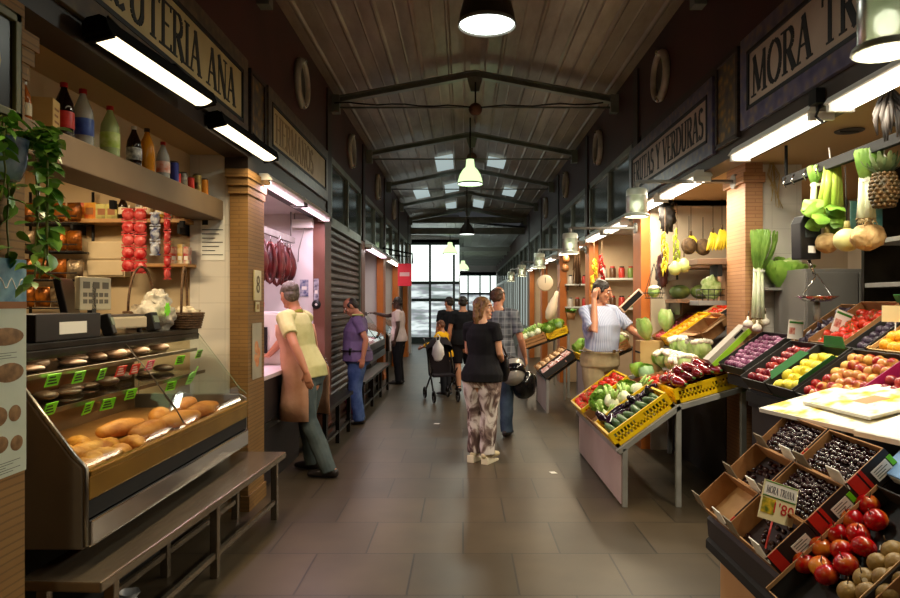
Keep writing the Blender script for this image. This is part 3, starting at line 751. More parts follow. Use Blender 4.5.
for iy in range(5):
    for ix in range(3):
        y = 3.0+iy*.13+R(-.02,.02); x = -1.72-.15*ix+R(-.02,.02)
        obj_of(pms[k%3], 'pastry', (x, y, .862+R(0,.012)), (R(-.2,.2), R(-.2,.2), R(-1.2,1.2)), 'golden pastry in the heap at the near end of the display case', 'pastry', 'pastries heaped in the case', R(.95,1.25)); k += 1
bm_ = mat('loaf_crust', S(206,140,62), .5, var=S(168,100,40), vscale=9, bump=.3, bscale=30, objrand=1)
lf = MB(); pts = [(0,-.14+.028*i,0) for i in range(11)]; lf.tube(pts, [(.03+.035*math.sin(PI*(i+.6)/11.2), .03+.022*math.sin(PI*(i+.6)/11.2)) for i in range(11)], 14, roundcap=True); lfm = lf.mesh('loaf', bm_)
for i, (x, y) in enumerate(((-1.78,3.84),(-1.96,3.9),(-1.75,4.2),(-1.93,4.32),(-1.76,4.6),(-1.95,4.8))):
    obj_of(lfm, 'loaf', (x, y, .885), (0, 0, R(-.35,.35)), 'golden stuffed loaf lying %s of the display case' % ['before the middle seam','behind the first loaf in the middle','past the middle seam','at the back past the seam','near the far glass end, front row','near the far glass end, back row'][i], 'loaf', 'loaves in the case')
wrapm = mat('cling_wrap', S(235,225,205), .15, var=S(190,160,120), vscale=14, bump=.5, bscale=30)
meatpk = mat('dark_sausage', S(44,30,24), .4, var=S(84,66,52), vscale=16, objrand=1)
pkm = MB().ell((0,0,.032), (.075,.062,.032), 12, 8).mesh('packet', meatpk)
for sh, z, x in (('upper', 1.268, -1.99+.0), ('lower', 1.108, -2.02)):
    for i in range(13):
        y = 3.0+i*.155
        obj_of(pkm, 'meat_packet', (x-.14+R(-.05,.05), y+R(-.03,.03), z-.001), (0,0,R(-1.2,1.2)), 'dark wrapped meat packet on the %s glass shelf of the display case' % sh, 'meat packet', 'packets on the %s case shelf' % sh, (R(.7,1.05), R(.8,1.1), R(.5,1.0)))
# ---- steel bench along the case
def bench(name, x0, y0, x1, y1, z, wd, label, legs=(.06,.5,.94), m=steel, bar=True):
    a = Vector((x0,y0,0)); b = Vector((x1,y1,0)); d = b-a; L = d.length
    r = empty(name, (a+b)/2, (0,0,math.atan2(-d.x, d.y)), label, 'bench')
    mb = MB().box(-wd, 0, -L/2, L/2, z-.045, z); mb.build('top', m, r, .008)
    for t in legs:
        for xx in (-.045, -wd+.02): MB().box(xx-.02, xx+.025, -L/2+t*L-.022, -L/2+t*L+.022, 0, z-.045).build('leg', gpaint if m is steel else m, r, .004)
    if bar:
        for xx in (-.04, -wd+.025): MB().box(xx-.012, xx+.012, -L/2+legs[0]*L, -L/2+legs[-1]*L, .12, .15).build('lower_bar', gpaint if m is steel else m, r)
    return r
shiny = mat('worn_steel_top', S(150,136,116), .24, .75, var=S(128,114,98), vscale=5, stretch=(1,.3,1))
bench('bag_bench', -1.462, 2.75, -1.343, 5.17, .47, .36, 'long low steel bench in front of the delicatessen case', m=shiny)
r = empty('plastic_bag', (-1.62, 3.3, 0), label='small crumpled pale plastic bag on the floor under the steel bench', cat='bag')
mb = MB()
mb.lathe([(0,0),(.06,0),(.075,.04),(.07,.1),(.045,.15),(.03,.17),(.05,.2)], 18, wob=lambda a, z: 1+.12*math.sin(a*5+z*40)+.06*math.sin(a*9))
mb.build('sack', mat('thin_plastic', S(190,195,200), .25, trans=.2), r)
# ---- wall board, bottle shelf, counters
struct('trim_4', MB().box(-2.16, -2.1, 2.4, 5.28, 2.3, 2.74), wallcream)
r = empty('bottle_shelf', (-1.97, 3.95, 2.21), label='thick beige shelf holding soft drink bottles high in the delicatessen', cat='shelf')
MB().box(-.13,.13,-1.4,1.27,.025,.175).build('board', mat('dull_board', S(104,86,64), .6, var=S(94,76,56), vscale=3), r, .006)
for y in (-1.1,.1,1.1): MB().box(-.128,-.1,y-.02,y+.02,-.05,0).build('bracket', blackm, r)
def bottle(u, h, d, body, lab, cap, label, shape='bottle', x=-1.95, z=2.386, Y=None, labz=(.22,.5), liquid=None):
    Y = Y or F*(-x)/(VU-u); X = (u-VU)*Y/F
    r = empty('bottle' if shape == 'bottle' else 'drink_can', (X, Y, z), label=label, cat='bottle' if shape == 'bottle' else 'can')
    a = d/2
    if shape == 'bottle':
        MB().lathe([(0,0),(a*.8,0),(a,.04*h),(a,.2*h),(a*.94,.34*h),(a,.52*h),(a*.9,.66*h),(a*.45,.84*h),(a*.32,.9*h),(a*.32,.95*h),(0,.95*h)], 16).build('body', body, r)
        MB().lathe([(a*1.015,labz[0]*h),(a*1.03,(labz[0]+.02)*h),(a*1.03,(labz[1]-.02)*h),(a*1.015,labz[1]*h)], 16).build('wrapper', lab, r)
        MB().lathe([(a*.38,.92*h),(a*.38,1.0*h),(0,1.0*h)], 12).build('cap', cap, r)
    else:
        MB().lathe([(0,0),(a*.8,0),(a,.08*h),(a,.92*h)], 16).build('body', body, r)
        MB().lathe([(a,.92*h),(a*.86,.99*h),(a*.8,.96*h),(0,.96*h)], 16).build('lid', steel, r)
    return r
def liq(n, c, tr=.35, r_=.08): return mat('liquid_'+n, c, r_, trans=tr)
cola = liq('cola', S(34,16,10), .1); clearb = liq('clear', S(226,230,228), .6); lemonb = liq('lemon', S(206,224,150), .3); orangeb = liq('orange', S(236,150,30), .25); amber = liq('amber', S(200,110,50), .4)
lblue = mat('label_blue', S(30,56,140), .4, var=S(60,90,170), vscale=22); lred = mat('label_red', S(190,22,22), .4, var=S(206,50,40), vscale=26); lgreen = mat('label_green', S(170,200,50), .4, var=S(220,230,150), vscale=20)
lblk = mat('label_dark', S(40,36,40), .4, var=S(230,225,215), vscale=24)
redcap = mat('cap_red', S(180,28,28), .4); darkcap = mat('cap_dark', S(46,36,30), .4)
bottle(24, .2, .06, amber, mat('label_cream', S(220,205,170), .5), whitep, 'small amber bottle at the near end of the bottle shelf')
bottle(64, .29, .09, cola, lred, redcap, 'dark cola bottle with red label on the high shelf, beside a carton')
bottle(83, .31, .1, clearb, lblue, redcap, 'clear plastic water bottle with blue label on the high shelf')
bottle(110, .3, .1, lemonb, lgreen, redcap, 'yellow-green lemon drink bottle with red cap on the shelf')
bottle(134, .26, .085, cola, lblk, whitep, 'dark cola bottle with black label standing beside the orange soda')
bottle(147, .29, .09, orangeb, orangeb, darkcap, 'orange soda bottle with dark cap on the high shelf')
bottle(163, .26, .085, clearb, mat('label_orange', S(220,110,70), .4, var=S(235,225,215), vscale=18), redcap, 'clear bottle with orange-red label on the high shelf')
for u, h, c, lab in ((174,.16,mat('can_blue', S(50,56,130), .3, .3),'tall blue drink can beside the clear bottle on the shelf'),(176,.09,lred,'short red can in front of the blue can'),(183,.115,mat('can_silver', S(190,185,170), .3, .5, var=S(70,60,50), vscale=20),'silver drink can between red cans on the shelf'),(190,.105,mat('can_red', S(190,50,36), .3, .3),'red drink can beside the silver can'),(197,.15,mat('can_dark', S(60,50,44), .3, .4, var=S(210,180,100), vscale=18),'tall dark drink can near the shelf end'),(204,.14,mat('can_orange', S(226,140,40), .3, .3),'orange drink can at the far end of the shelf')):
    bottle(u, h, .062, c, None, None, lab, 'can', x=-1.93)
r = empty('carton', at(46, 137, 3.2) , (0,0,.25), 'beige carton standing on the high shelf beside the cola bottle', 'carton'); r.location.z = 2.386
MB().box(-.045,.045,-.05,.05,0,.17).build('box', mat('beige_carton', S(222,186,120), .6, var=S(210,170,100), vscale=6), r, .003)
mb = MB(); [mb.box(.0455,.046,-.03,.02+.01*(k%2),.03+.03*k,.04+.03*k) for k in range(4)]; mb.build('print', mat('brown_print', S(150,96,50), .6), r)
# back wall fittings (the partition faces the aisle's near end)
YW = 5.27
def wallbox(name, u0, u1, v0, v1, y0, y1, m, label, cat, **kw):
    a = at(u0, v1, y1); b = at(u1, v0, y1)
    return a.x, b.x, a.z, b.z
r = empty('wall_shelf', (-2.53, 5.17, 2.2), label='wooden shelf with yellow packets on the delicatessen back wall', cat='shelf')
MB().box(-.48,.46,-.1,.11,0,.03).build('board', mat('wood_shelf', S(176,130,74), .5, var=S(156,110,60), vscale=6), r, .004)
for x in (-.4,.0,.4): MB().box(x-.01,x+.01,-.08,.1,-.08,0).build('bracket', blackm, r)
r = empty('wall_shelf', (-2.26, 5.17, 1.87), label='short lower shelf with small boxes on the delicatessen back wall', cat='shelf')
MB().box(-.18,.21,-.1,.11,0,.025).build('board', mat('wood_shelf', S(176,130,74), .5), r, .004)
ypk = mat('yellow_packet', S(226,180,60), .35, var=S(190,50,30), vscale=12, objrand=1)
i = 0
for u, wd, h, m_, lab in ((80,.1,.13,ypk,'yellow and red biscuit packet at the near end of the wooden shelf'),(92,.1,.13,ypk,'second yellow biscuit packet along the wooden shelf'),(103,.09,.12,mat('green_packet', S(190,180,80), .35, var=S(120,110,40), vscale=12),'greenish yellow packet third along the wooden shelf'),(113,.09,.12,mat('green_packet', S(190,180,80), .35),'greenish yellow packet beside the dark bottle on wooden shelf'),(178,.05,.14,mat('tan_packet', S(196,150,80), .4, var=S(120,60,30), vscale=14),'slim tan packet at the far end of the wooden shelf'),(187,.05,.11,ypk,'last small yellow packet on the wooden shelf')):
    X = (u-VU)*5.17/F
    r = empty('packet', (X, 5.17, 2.23), (0,0,R(-.1,.1)), lab, 'packet'); MB().box(-wd/2,wd/2,-.03,.03,0,h).build('box', m_, r, .004)
    MB().box(-wd*.3,wd*.3,-.0315,-.03,h*.3,h*.7).build('print', mat('brown_print', S(150,96,50), .6), r)
for u, m_, lab in ((123,cola,'dark wine bottle beside the packets on the wooden shelf'),(140,lblk,'black bottle behind the red sweet strips'),(148,amber,'amber bottle on the wooden shelf past the sweet strips'),(161,liq('gold', S(210,170,60), .3),'golden oil bottle on the wooden shelf'),(169,clearb,'clear glass bottle on the wooden shelf beside the oil')):
    bottle(u, .19, .065, m_, mat('label_cream', S(220,205,170), .5), darkcap, lab, Y=5.17, x=None, z=2.23)
for i, (u, c_) in enumerate(((176,S(200,60,40)),(182,S(214,170,60)),(188,S(180,50,60)))):
    r = empty('small_box', ((u-VU)*5.17/F, 5.16, 1.895), label='small %s box on the short lower shelf of the back wall' % ['red','yellow','dark pink'][i], cat='box'); MB().box(-.02,.02,-.03,.03,0,.13+.02*(i%2)).build('box', mat('sbox%d' % i, c_, .4, var=S(230,220,190), vscale=20), r, .003)
    MB().box(-.014,.014,-.031,-.03,.03,.06).build('print', paper, r)
# hanging sweet strips
foilred = mat('foil_red', S(170,20,26), .25, var=S(206,90,86), vscale=26, bump=.3, bscale=40)
foilblue = mat('foil_blue', S(40,50,100), .25, var=S(200,205,215), vscale=26, bump=.3, bscale=40)
def strip(u, v0, v1, wd, m_, lab, Y=5.08):
    a = at(u, v0, Y); b = at(u, v1, Y); n = max(3, int((a.z-b.z)/.085)); r = empty('hanging_sweet_strip', a, label=lab, cat='sweet packets')
    MB().box(-.004,.004,-.002,.002,-(a.z-b.z),.02).build('string', paper, r)
    for k in range(n):
        z = -(k+.5)*(a.z-b.z)/n; mb = MB(); h = (a.z-b.z)/n*.46
        mb.ell((0,-.012,z), (wd/2,.02,h), 10, 6); mb.box(-wd/2,wd/2,-.016,-.01,z+h*.75,z+h*1.0); mb.box(-wd/2,wd/2,-.016,-.01,z-h*1.0,z-h*.75)
        mb.build('bag', m_, r)
strip(129, 208, 272, .1, foilred, 'red strip of sweet bags hanging from the wooden shelf, first of two')
strip(141, 208, 274, .1, foilred, 'second red strip of sweet bags hanging beside the first')
strip(156, 212, 256, .08, foilblue, 'dark blue and silver strip of packets hanging from the wooden shelf')
strip(168, 206, 280, .055, foilred, 'narrow red strip of sweets hanging nearest the tiled wall')
# white cupboard on wall, notices
r = empty('wall_cupboard', (-2.71, 5.2, 1.8), label='beige flat cupboard on the back wall beside the crisp rack', cat='cupboard')
MB().box(-.15,.14,-.03,.07,0,.27).build('body', cream, r, .005); MB().box(-.14,.13,-.04,-.03,.01,.12).build('door', cream, r, .004); MB().box(-.14,.13,-.04,-.03,.135,.26).build('door', cream, r, .004)
r = empty('paper_notice', (-1.925, 5.227, 1.93), label='white printed notice with black square on the white tiled wall', cat='notice')
MB().box(-.09,.09,0,.004,0,.34).build('sheet', paper, r)
mb = MB(); mb.box(-.08,-.035,-.002,0,.27,.32)
for k in range(7): mb.box(-.08,.08-.03*(k%3),-.002,0,.23-.032*k,.236-.032*k)
mb.build('print', inkblack, r)
# crisp rack
wire = mat('black_wire', S(30,27,25), .5, .3)
r = empty('hanging_crisp_rack', (-3.08, 5.1, 1.5), label='black wire rack hung with golden crisp bags on the back wall', cat='rack')
for x in (-.24,.24):
    MB().tube([(x,.12,0),(x,.12,.95)], .012, 6).build('post', wire, r)
for z in (.06,.27,.48,.69):
    mb = MB(); [mb.tube([(-.24,y,z),(.24,y,z)], .006, 6) for y in (-.1,0,.1)]; mb.tube([(-.24,-.1,z+.05),(.24,-.1,z+.05)], .006, 6); [mb.tube([(x,-.1,z),(x,.12,z)], .006, 6) for x in (-.24,.24)]
    mb.build('tray', wire, r)
foilgold = mat('foil_gold', S(176,100,28), .25, .5, var=S(70,38,14), vscale=16, bump=.4, bscale=30, objrand=1); foilsil = mat('foil_silver', S(160,140,110), .25, .5, var=S(70,50,32), vscale=14, bump=.4, bscale=30, objrand=1)
def pillow(wd, h, d):
    mb = MB(); n = 8; vs = []
    for s in (-1, 1):
        for i in range(n+1):
            for j in range(n+1):
                a, b = i/n*2-1, j/n*2-1
                t = max(0, (1-a**4)*(1-b**2))**.6
                vs.append((a*wd/2*(1-.06*b*b), s*d/2*t*(1+.15*math.sin(9*a+5*b)), (b+1)*h/2))
    q = (n+1)*(n+1); fs = []
    for i in range(n):
        for j in range(n):
            k = i*(n+1)+j; fs.append((k, k+n+1, k+n+2, k+1)); fs.append((q+k, q+k+1, q+k+n+2, q+k+n+1))
    return mb.add(vs, fs, 0, True)
pg = pillow(.115,.15,.07).mesh('bag', foilgold); ps = pillow(.12,.15,.07).mesh('bag', foilsil)
rown = ['bottom', 'second', 'third', 'top']
for j, z in enumerate((1.57,1.78,1.99,2.2)):
    for k in range(4):
        obj_of(pg if (k+j*3)%4 not in (2,) else ps, 'crisp_bag', (-3.26+.12*k, 5.08, z), (R(-.1,.1),0,R(-.15,.15)), '%s crisp bag on the %s tray of the wire rack, %s from the wall edge' % ('golden' if (k+j*3)%4 not in (2,) else 'silvery', rown[j], ['first','second','third','fourth'][k]), 'crisp bag', 'crisp bags on the rack')
# things on the case top
r = empty('counter_box', (-2.1, 3.42, 1.417), label='black box with a white label on the near case top', cat='box')
MB().box(-.14,.14,-.3,.26,0,.13).build('body', blackp, r, .006); MB().box(.14,.142,-.12,.12,.03,.09).build('sticker', paper, r); MB().box(-.14,.14,-.3,-.302,.03,.08).build('front', dsteel, r)
r = empty('till_screen', (-2.36, 4.05, 1.417), (0,0,.3), 'black till screen standing on the case top before the crisp rack', 'screen')
MB().box(-.09,.09,-.09,.09,0,.03).build('base', blackp, r, .005); MB().box(-.02,.02,-.02,.02,.03,.12).build('stem', blackp, r); MB().obox((0,0,.22),(.04,.3,.22),(0,-.2,0)).build('housing', blackp, r, .01)
r = empty('weighing_scale', (-2.13, 4.1, 1.417), (0,0,-.1), 'pale shop scale with raised display board on the case top', 'scale')
mb = MB().box(-.12,.12,-.2,.2,.03,.1); mb.build('body', mat('scale_body', S(196,180,150), .4), r, .01)
for x in (-.09,.09):
    for y in (-.16,.16): MB().lathe([(.015,0),(.015,.03)], 8, Matrix.Translation((x,y,0))).build('foot', blackp, r)
MB().box(-.13,.11,-.19,.19,.1,.115).build('pan', steel, r, .004); MB().box(-.13,-.1,-.02,.02,.1,.3).build('stem', blackp, r)
dsp = MB().box(-.135,-.1,-.13,.17,.14,.34).build('display', mat('scale_board', S(206,192,160), .4), r, .008)
mb = MB(); [mb.box(-.1,-.098,-.1+.09*i,-.04+.09*i,.27,.31) for i in range(3)]; [mb.box(-.1,-.098,-.1+.05*i,-.065+.05*i,.18+.04*j,.205+.04*j) for i in range(5) for j in range(2)]
mb.build('keys', mat('key_grey', S(110,100,86), .5), dsp)
for (yy, lab) in ((3.86,'black hand tongs holder on the case top beside the scale'),(4.42,'small dark card reader on the case top')):
    r = empty('card_reader', (-2.02, yy, 1.417), (0,0,R(-.3,.3)), lab, 'counter device')
    MB().obox((0,0,.06),(.06,.07,.12),(0,-.3,0)).build('body', blackp, r, .008); MB().obox((.028,0,.08),(.006,.05,.045),(0,-.3,0)).build('screen', mat('lcd', S(120,130,110), .3), r)
r = empty('cellophane_parcel', (-2.1, 4.62, 1.417), label='crumpled clear cellophane parcel with a lime card on the case top', cat='parcel')
mb = MB()
def crumple(mb, c, r_, seed, amp=.3, seg=26, rings=18):
    b = len(mb.v); mb.ell(c, r_, seg, rings)
    for i in range(b, len(mb.v)):
        p = Vector(mb.v[i]); q = p-Vector(c); k = 1+amp*(noise.noise(q*26+Vector((seed,0,0)))); mb.v[i] = tuple(Vector(c)+q*k)
crumple(mb, (0,0,.09), (.12,.15,.1), 1, .5); crumple(mb, (0,.04,.19), (.07,.08,.07), 4, .7)
mb.build('wrap', mat('cellophane', S(236,226,206), .1, trans=.45, bump=.6, bscale=30), r)
MB().prism([(.05*math.cos(i*PI/8)*(1 if i%2 else .7), .05*math.sin(i*PI/8)*(1 if i%2 else .7)) for i in range(16)], frameM((.125,-.08,.14),(0,1,0),(0,0,1)), .003).build('card', lime, r)
wick = mat('wicker', S(74,50,30), .6, var=S(110,78,46), vscale=40, bump=.5, bscale=60)
def basket(x, y, z, a, h, hh, lab, rot=0):
    r = empty('wicker_basket', (x,y,z), (0,0,rot), lab, 'basket')
    mb = MB()
    n = 22
    for j in range(7):
        zz = .008+j*h/6.5; rr = a*(.82+.18*j/6)
        mb.tube([(rr*math.cos(2*PI*i/n)*(1+.03*((i+j)%2)), rr*.8*math.sin(2*PI*i/n)*(1+.03*((i+j)%2)), zz) for i in range(n+1)], .009, 6)
    mb.lathe([(0,.006),(a*.8,.006)], 20, Matrix.Diagonal((1,.8,1,1)))
    mb.build('bowl', wick, r)
    mb = MB(); mb.tube([(0, a*.8*math.cos(PI*i/16), h+(hh)*math.sin(PI*i/16)) for i in range(17)], .009, 7); mb.build('handle', wick, r)
    mb = MB(); crumple(mb, (0,0,h*.9), (a*.8,a*.62,h*.5), 3, .5, 18, 12); mb.build('filling', mat('cream_tissue', S(220,206,176), .6, var=S(90,70,50), vscale=20), r)
basket(-2.0, 4.88, 1.417, .13, .11, .33, 'dark wicker basket with tall hoop handle beside the tiled wall', .2)
basket(-2.27, 4.8, 1.417, .13, .12, .32, 'wicker hoop basket behind the other basket on the case top', -.5)
# ---- poster on the near pillar, framed tile, plaques
r = empty('bread_poster', (LX+.016, 2.36, .98), label='tall pale poster of breads with blue top on the near pillar', cat='poster')
MB().box(0,.006,-.17,.175,0,.62).build('sheet', mat('poster_pale', S(206,214,196), .5, var=S(196,204,184), vscale=4), r)
bnr = MB().box(0,.0065,-.17,.175,.62,.78).build('banner', mat('poster_blue', S(52,110,140), .45, var=S(120,170,186), vscale=14), r)
MB().box(0,.008,-.17,.175,.6,.625).build('strip', mat('brown_print', S(150,96,50), .6), r)
brd = mat('printed_bread', S(112,80,46), .6, var=S(150,112,70), vscale=30)
for (y, z, a, b) in ((.06,.5,.1,.032),(.08,.37,.08,.035),(.02,.22,.05,.035),(.11,.22,.035,.03),(.03,.12,.045,.03),(.12,.11,.035,.028)):
    MB().lathe([(0,.0),(.8,.001),(1,0)], 20, frameM((.0065,y,z),(0,1,0),(0,0,1)) @ Matrix.Diagonal((a,b,1,1))).build('printed_loaf', brd, r)
mb = MB(); [mb.box(.006,.0068,-.02,.14-.04*(k%3),.05-.009*k,.052-.009*k) for k in range(5)]; [mb.box(.006,.0068,-.02,.12-.03*(k%2),.44-.009*k,.442-.009*k) for k in range(3)]
mb.build('print', mat('grey_print', S(90,96,86), .6), r)
mb = MB(); mb.tube([(.0068,-.04+.012*i,.69+.02*math.sin(i*1.3)) for i in range(17)], [(.003,.001)]*17, 5, ref=(0,0,1)); mb.build('script', paper, bnr)
r = empty('framed_tile', (LX+.012, 2.33, 2.27), label='dark framed tile with a pale oval numeral on the near pillar', cat='framed tile')
MB().box(0,.02,-.13,.13,0,.36).build('panel', mat('dark_tile', S(40,32,24), .3), r)
mb = MB(); mb.box(0,.035,-.14,-.11,-.01,.37); mb.box(0,.035,.11,.14,-.01,.37); mb.box(0,.035,-.14,.14,-.01,.02); mb.box(0,.035,-.14,.14,.34,.37); mb.build('frame', mat('mossy_frame', S(110,104,52), .5), r, .004)
textmesh('0', .22, frameM((.0205,0,.17),(0,1,0),(0,0,1)), .002).build('numeral', mat('ochre_ink', S(160,120,60), .5), r)
r = empty('number_plaque', (LX+.005, 5.42, 1.62), label='pale ceramic plaque with numeral eight on the brick pillar', cat='plaque')
MB().box(0,.012,-.09,.09,0,.24).build('tile', mat('ceramic', S(206,190,140), .3), r, .004); textmesh('8', .2, frameM((.0125,0,.12),(0,1,0),(0,0,1)), .002).build('numeral', mat('olive_ink', S(96,76,30), .5), r)
r = empty('number_plaque', (LX+.005, 5.42, 1.53), label='small pale square plaque just under the numeral plaque', cat='plaque')
MB().box(0,.01,-.05,.05,0,.08).build('tile', mat('ceramic', S(206,190,140), .3), r, .003); MB().box(.01,.011,-.03,.03,.02,.06).build('emblem', mat('ochre_ink', S(160,120,60), .5), r)
r = empty('fruit_poster', (LX+.005, 5.42, 1.0), label='worn pale poster with orange fruit picture low on the brick pillar', cat='poster')
MB().box(0,.005,-.12,.12,0,.44).build('sheet', mat('poster_grey', S(176,168,146), .6, var=S(160,150,130), vscale=5), r)
mb = MB()
for (y, z, s) in ((-.02,.25,.05),(.04,.2,.045),(.0,.14,.05),(-.05,.17,.03)): mb.lathe([(0,.001),(s,0)], 14, frameM((.0055,y,z),(0,1,0),(0,0,1)))
mb.build('picture', mat('printed_orange', S(206,106,50), .6, var=S(220,170,120), vscale=20), r)
# ---- pothos on the near pillar
pr = empty('hanging_plant', (-1.575, 2.32, 2.02), label='trailing pothos in a blue patterned pot on the near brick pillar', cat='plant')
MB().lathe([(0,0),(.055,0),(.075,.05),(.08,.13),(.084,.14),(.076,.14),(.072,.11),(0,.11)], 20).build('pot', mat('blue_pot', S(46,72,104), .25, var=S(140,160,180), vscale=14), pr)
MB().tube([(-.08,0,.1),(-.02,0,.1)], .012, 6).build('hook', blackm, pr)
fol = MB(); stm = MB(); rn = random.Random(5)
def leaf_at(mb, p, d, size, up, m=0):
    """heart-shaped blade with a fold, tip along d"""
    d = Vector(d).normalized(); s = d.cross(Vector(up)); s = s.normalized() if s.length > 1e-4 else d.orthogonal().normalized(); n = s.cross(d)
    P = [(0,0,0),(.1,.3,.05),(.35,.42,.06),(.7,.28,.02),(1.05,0,-.14),(.7,-.28,.02),(.35,-.42,.06),(.1,-.3,.05),(.35,0,-.03),(.7,0,-.06)]
    v = [Vector(p)+(d*a+s*b+n*c)*size for a, b, c in P]
    mb.add(v, [(0,1,8),(1,2,8),(2,3,9,8),(3,4,9),(4,5,9),(5,6,8,9),(6,7,8),(7,0,8)], m, True)
for k in range(15):
    a = rn.uniform(-2.6, 2.6); ln = rn.choice([.18,.3,.42,.6,.55]); p = Vector((.05*math.cos(a), .05*math.sin(a), .13)); pts = [p.copy()]
    d = Vector((math.cos(a)*.5, math.sin(a)*.5, .8)); tot = 0
    while tot < ln+.1:
        p = p+d*.035; tot += .035; d = (d+Vector((rn.uniform(-.25,.25), rn.uniform(-.25,.25), -.42))).normalized(); p.x = max(p.x, -.06); q2 = math.hypot(p.x, p.y)/.135; p.x, p.y = (p.x/q2, p.y/q2) if q2 > 1 else (p.x, p.y); pts.append(p.copy())
        for q in range(1+(tot < .25)):
            dd = Vector((rn.uniform(-.6,1), rn.uniform(-1,1), rn.uniform(-.9,.25)))
            leaf_at(fol, p+Vector((rn.uniform(-.02,.02),)*3), dd, rn.uniform(.04,.07), (rn.uniform(-.5,.5), rn.uniform(-.5,.5), 1), 0 if rn.random() < .6 else 1)
    stm.tube(pts, .0035, 5)
fol.build('foliage', [mat('pothos_green', S(84,140,48), .35, var=S(124,176,70), vscale=18), mat('pothos_light', S(150,192,84), .35, var=S(100,156,56), vscale=18)], pr); stm.build('stem', mat('plant_stem', S(110,120,50), .5), pr)

# ================================================================== butcher stall (pink light)
pinkm = mat('fresh_meat', S(206,110,130), .35, var=S(236,190,200), vscale=14, bump=.2, bscale=30, objrand=1)
redm = mat('cured_red', S(96,28,26), .4, var=S(58,20,20), vscale=12, objrand=1)
display_case(7.15, 8.05, 'glass butcher case of pink meat beyond the first brick pillar', dsteel, mat('white_tray', S(222,206,210), .4), light=(1,.74,.86), power=12, rail=steel, inner=wallpink)
mt = MB(); crumple(mt, (0,0,.05), (.13,.1,.055), 2, .35, 20, 14); mtm = mt.mesh('cut', pinkm)
for i in range(3):
    for j in range(3): obj_of(mtm, 'meat_cut', (-1.76-.2*j, 7.3+.28*i, .832), (0,0,R(-.8,.8)), 'pink cut of meat laid on the tray inside the butcher case', 'meat', 'meat cuts in the butcher case', R(.85,1.1))
r = empty('hanging_rail', (-2.0, 7.3, 2.3), label='steel rail with hooks inside the butcher stall', cat='rail')
MB().box(-.02,.02,-.7,.72,0,.07).build('bar', gpaint, r, .004); [MB().tube([(0,y,0.06),(0,y,.36)], .008, 6).build('rod', gpaint, r) for y in (-.6,.6)]
rn = random.Random(9)
for i in range(15):
    y = 6.68+i*.095; L_ = rn.uniform(.22,.5); kind = i % 3
    lab = ['dark cured sausage','dark red loop of sausage','ruddy cured ham'][kind]
    r = empty('hanging_cured_meat', (-2.0+rn.uniform(-.05,.05), y, 2.3), (0,0,rn.uniform(-1,1)), lab+' hanging from the butcher rail behind the aproned man', 'cured meat', 'cured meats on the butcher rail '+str(kind+1))
    r['group'] = ['sausages on the butcher rail','sausage loops on the butcher rail','hams on the butcher rail'][kind]
    MB().tube([(0,0,.02),(.01,0,-.03),(0,0,-.07)], .004, 5).build('hook', chrome, r)
    mb = MB()
    if kind == 0: mb.tube([(0,0,-.06),(.01,0,-.06-L_*.5),(0,0,-.06-L_)], [.024,.03,.024], 10, roundcap=True)
    elif kind == 1: mb.tube([(.05*math.sin(2*PI*t/14), 0, -.07-L_*.5+L_*.5*math.cos(2*PI*t/14)) for t in range(15)], .02, 8)
    else: mb.lathe([(.01,0),(.03,-.05),(.065,-.14),(.08,-.24),(.06,-.33),(.03,-.38),(0,-.39)], 14, Matrix.Translation((0,0,-.05)))
    mb.build('meat', redm, r)
r = empty('counter_fridge', (-1.84, 5.98, .93), label='white counter cabinet with dark handle behind the aproned man', cat='cabinet')
r.location = (-2.04, 6.93, .981)
MB().box(-.26,.26,-.16,.16,0,.53).build('body', wallpink, r, .01); dr = MB().box(-.25,.25,-.175,-.16,.02,.51).build('door', whitep, r, .006); MB().box(.06,.1,-.2,-.175,.12,.38).build('handle', blackp, dr, .004)
r = empty('butcher_counter', (-2.1, 6.44, 0), label='dark-fronted butcher counter with pale top where the aproned man leans', cat='counter')
MB().box(-.35,.38,-.76,.69,0,.94).build('body', mat('dark_panel', S(40,34,34), .6), r); MB().box(-.36,.42,-.77,.695,.94,.98).build('top', mat('white_tray', S(222,206,210), .4), r, .006); MB().box(.38,.4,-.76,.69,.5,.56).build('rail', steel, r)
r = empty('red_cloth', (-2.02, 6.05, 1.76), label='red cloth draped on the white cabinet in the butcher stall', cat='cloth')
r.location = (-2.1, 6.9, 1.51)
mb = MB(); crumple(mb, (0,0,.07), (.07,.09,.09), 7, .5); mb.build('cloth', mat('red_cloth', S(200,30,36), .8), r)
for u, v, w_, h_, c_, lab in ((304,288,.1,.2,S(60,72,120),'small blue notice on the white butcher wall'),(316,292,.06,.32,S(70,70,90),'narrow dark strip notice near the butcher wall edge')):
    p = at(u, v, 8.11); r = empty('wall_notice', (p.x, 8.125, p.z), label=lab, cat='notice'); MB().box(-w_/2,w_/2,-.006,0,-h_/2,h_/2).build('sheet', mat('ntc%d' % u, c_, .5, var=S(190,190,200), vscale=20), r); MB().box(-w_*.3,w_*.3,-.007,-.006,-.02,.02).build('print', paper, r)
p = at(316, 304.5, 8.1); r = empty('wall_dial', (p.x, 8.12, p.z), label='round black dial low on the white butcher wall', cat='dial'); MB().lathe([(0,.012),(.05,.012),(.055,0)], 20, frameM((0,0,0),(1,0,0),(0,0,1))).build('face', blackp, r); MB().lathe([(0,.014),(.015,.014)], 12, frameM((0,0,0),(1,0,0),(0,0,1))).build('hub', whitep, r)
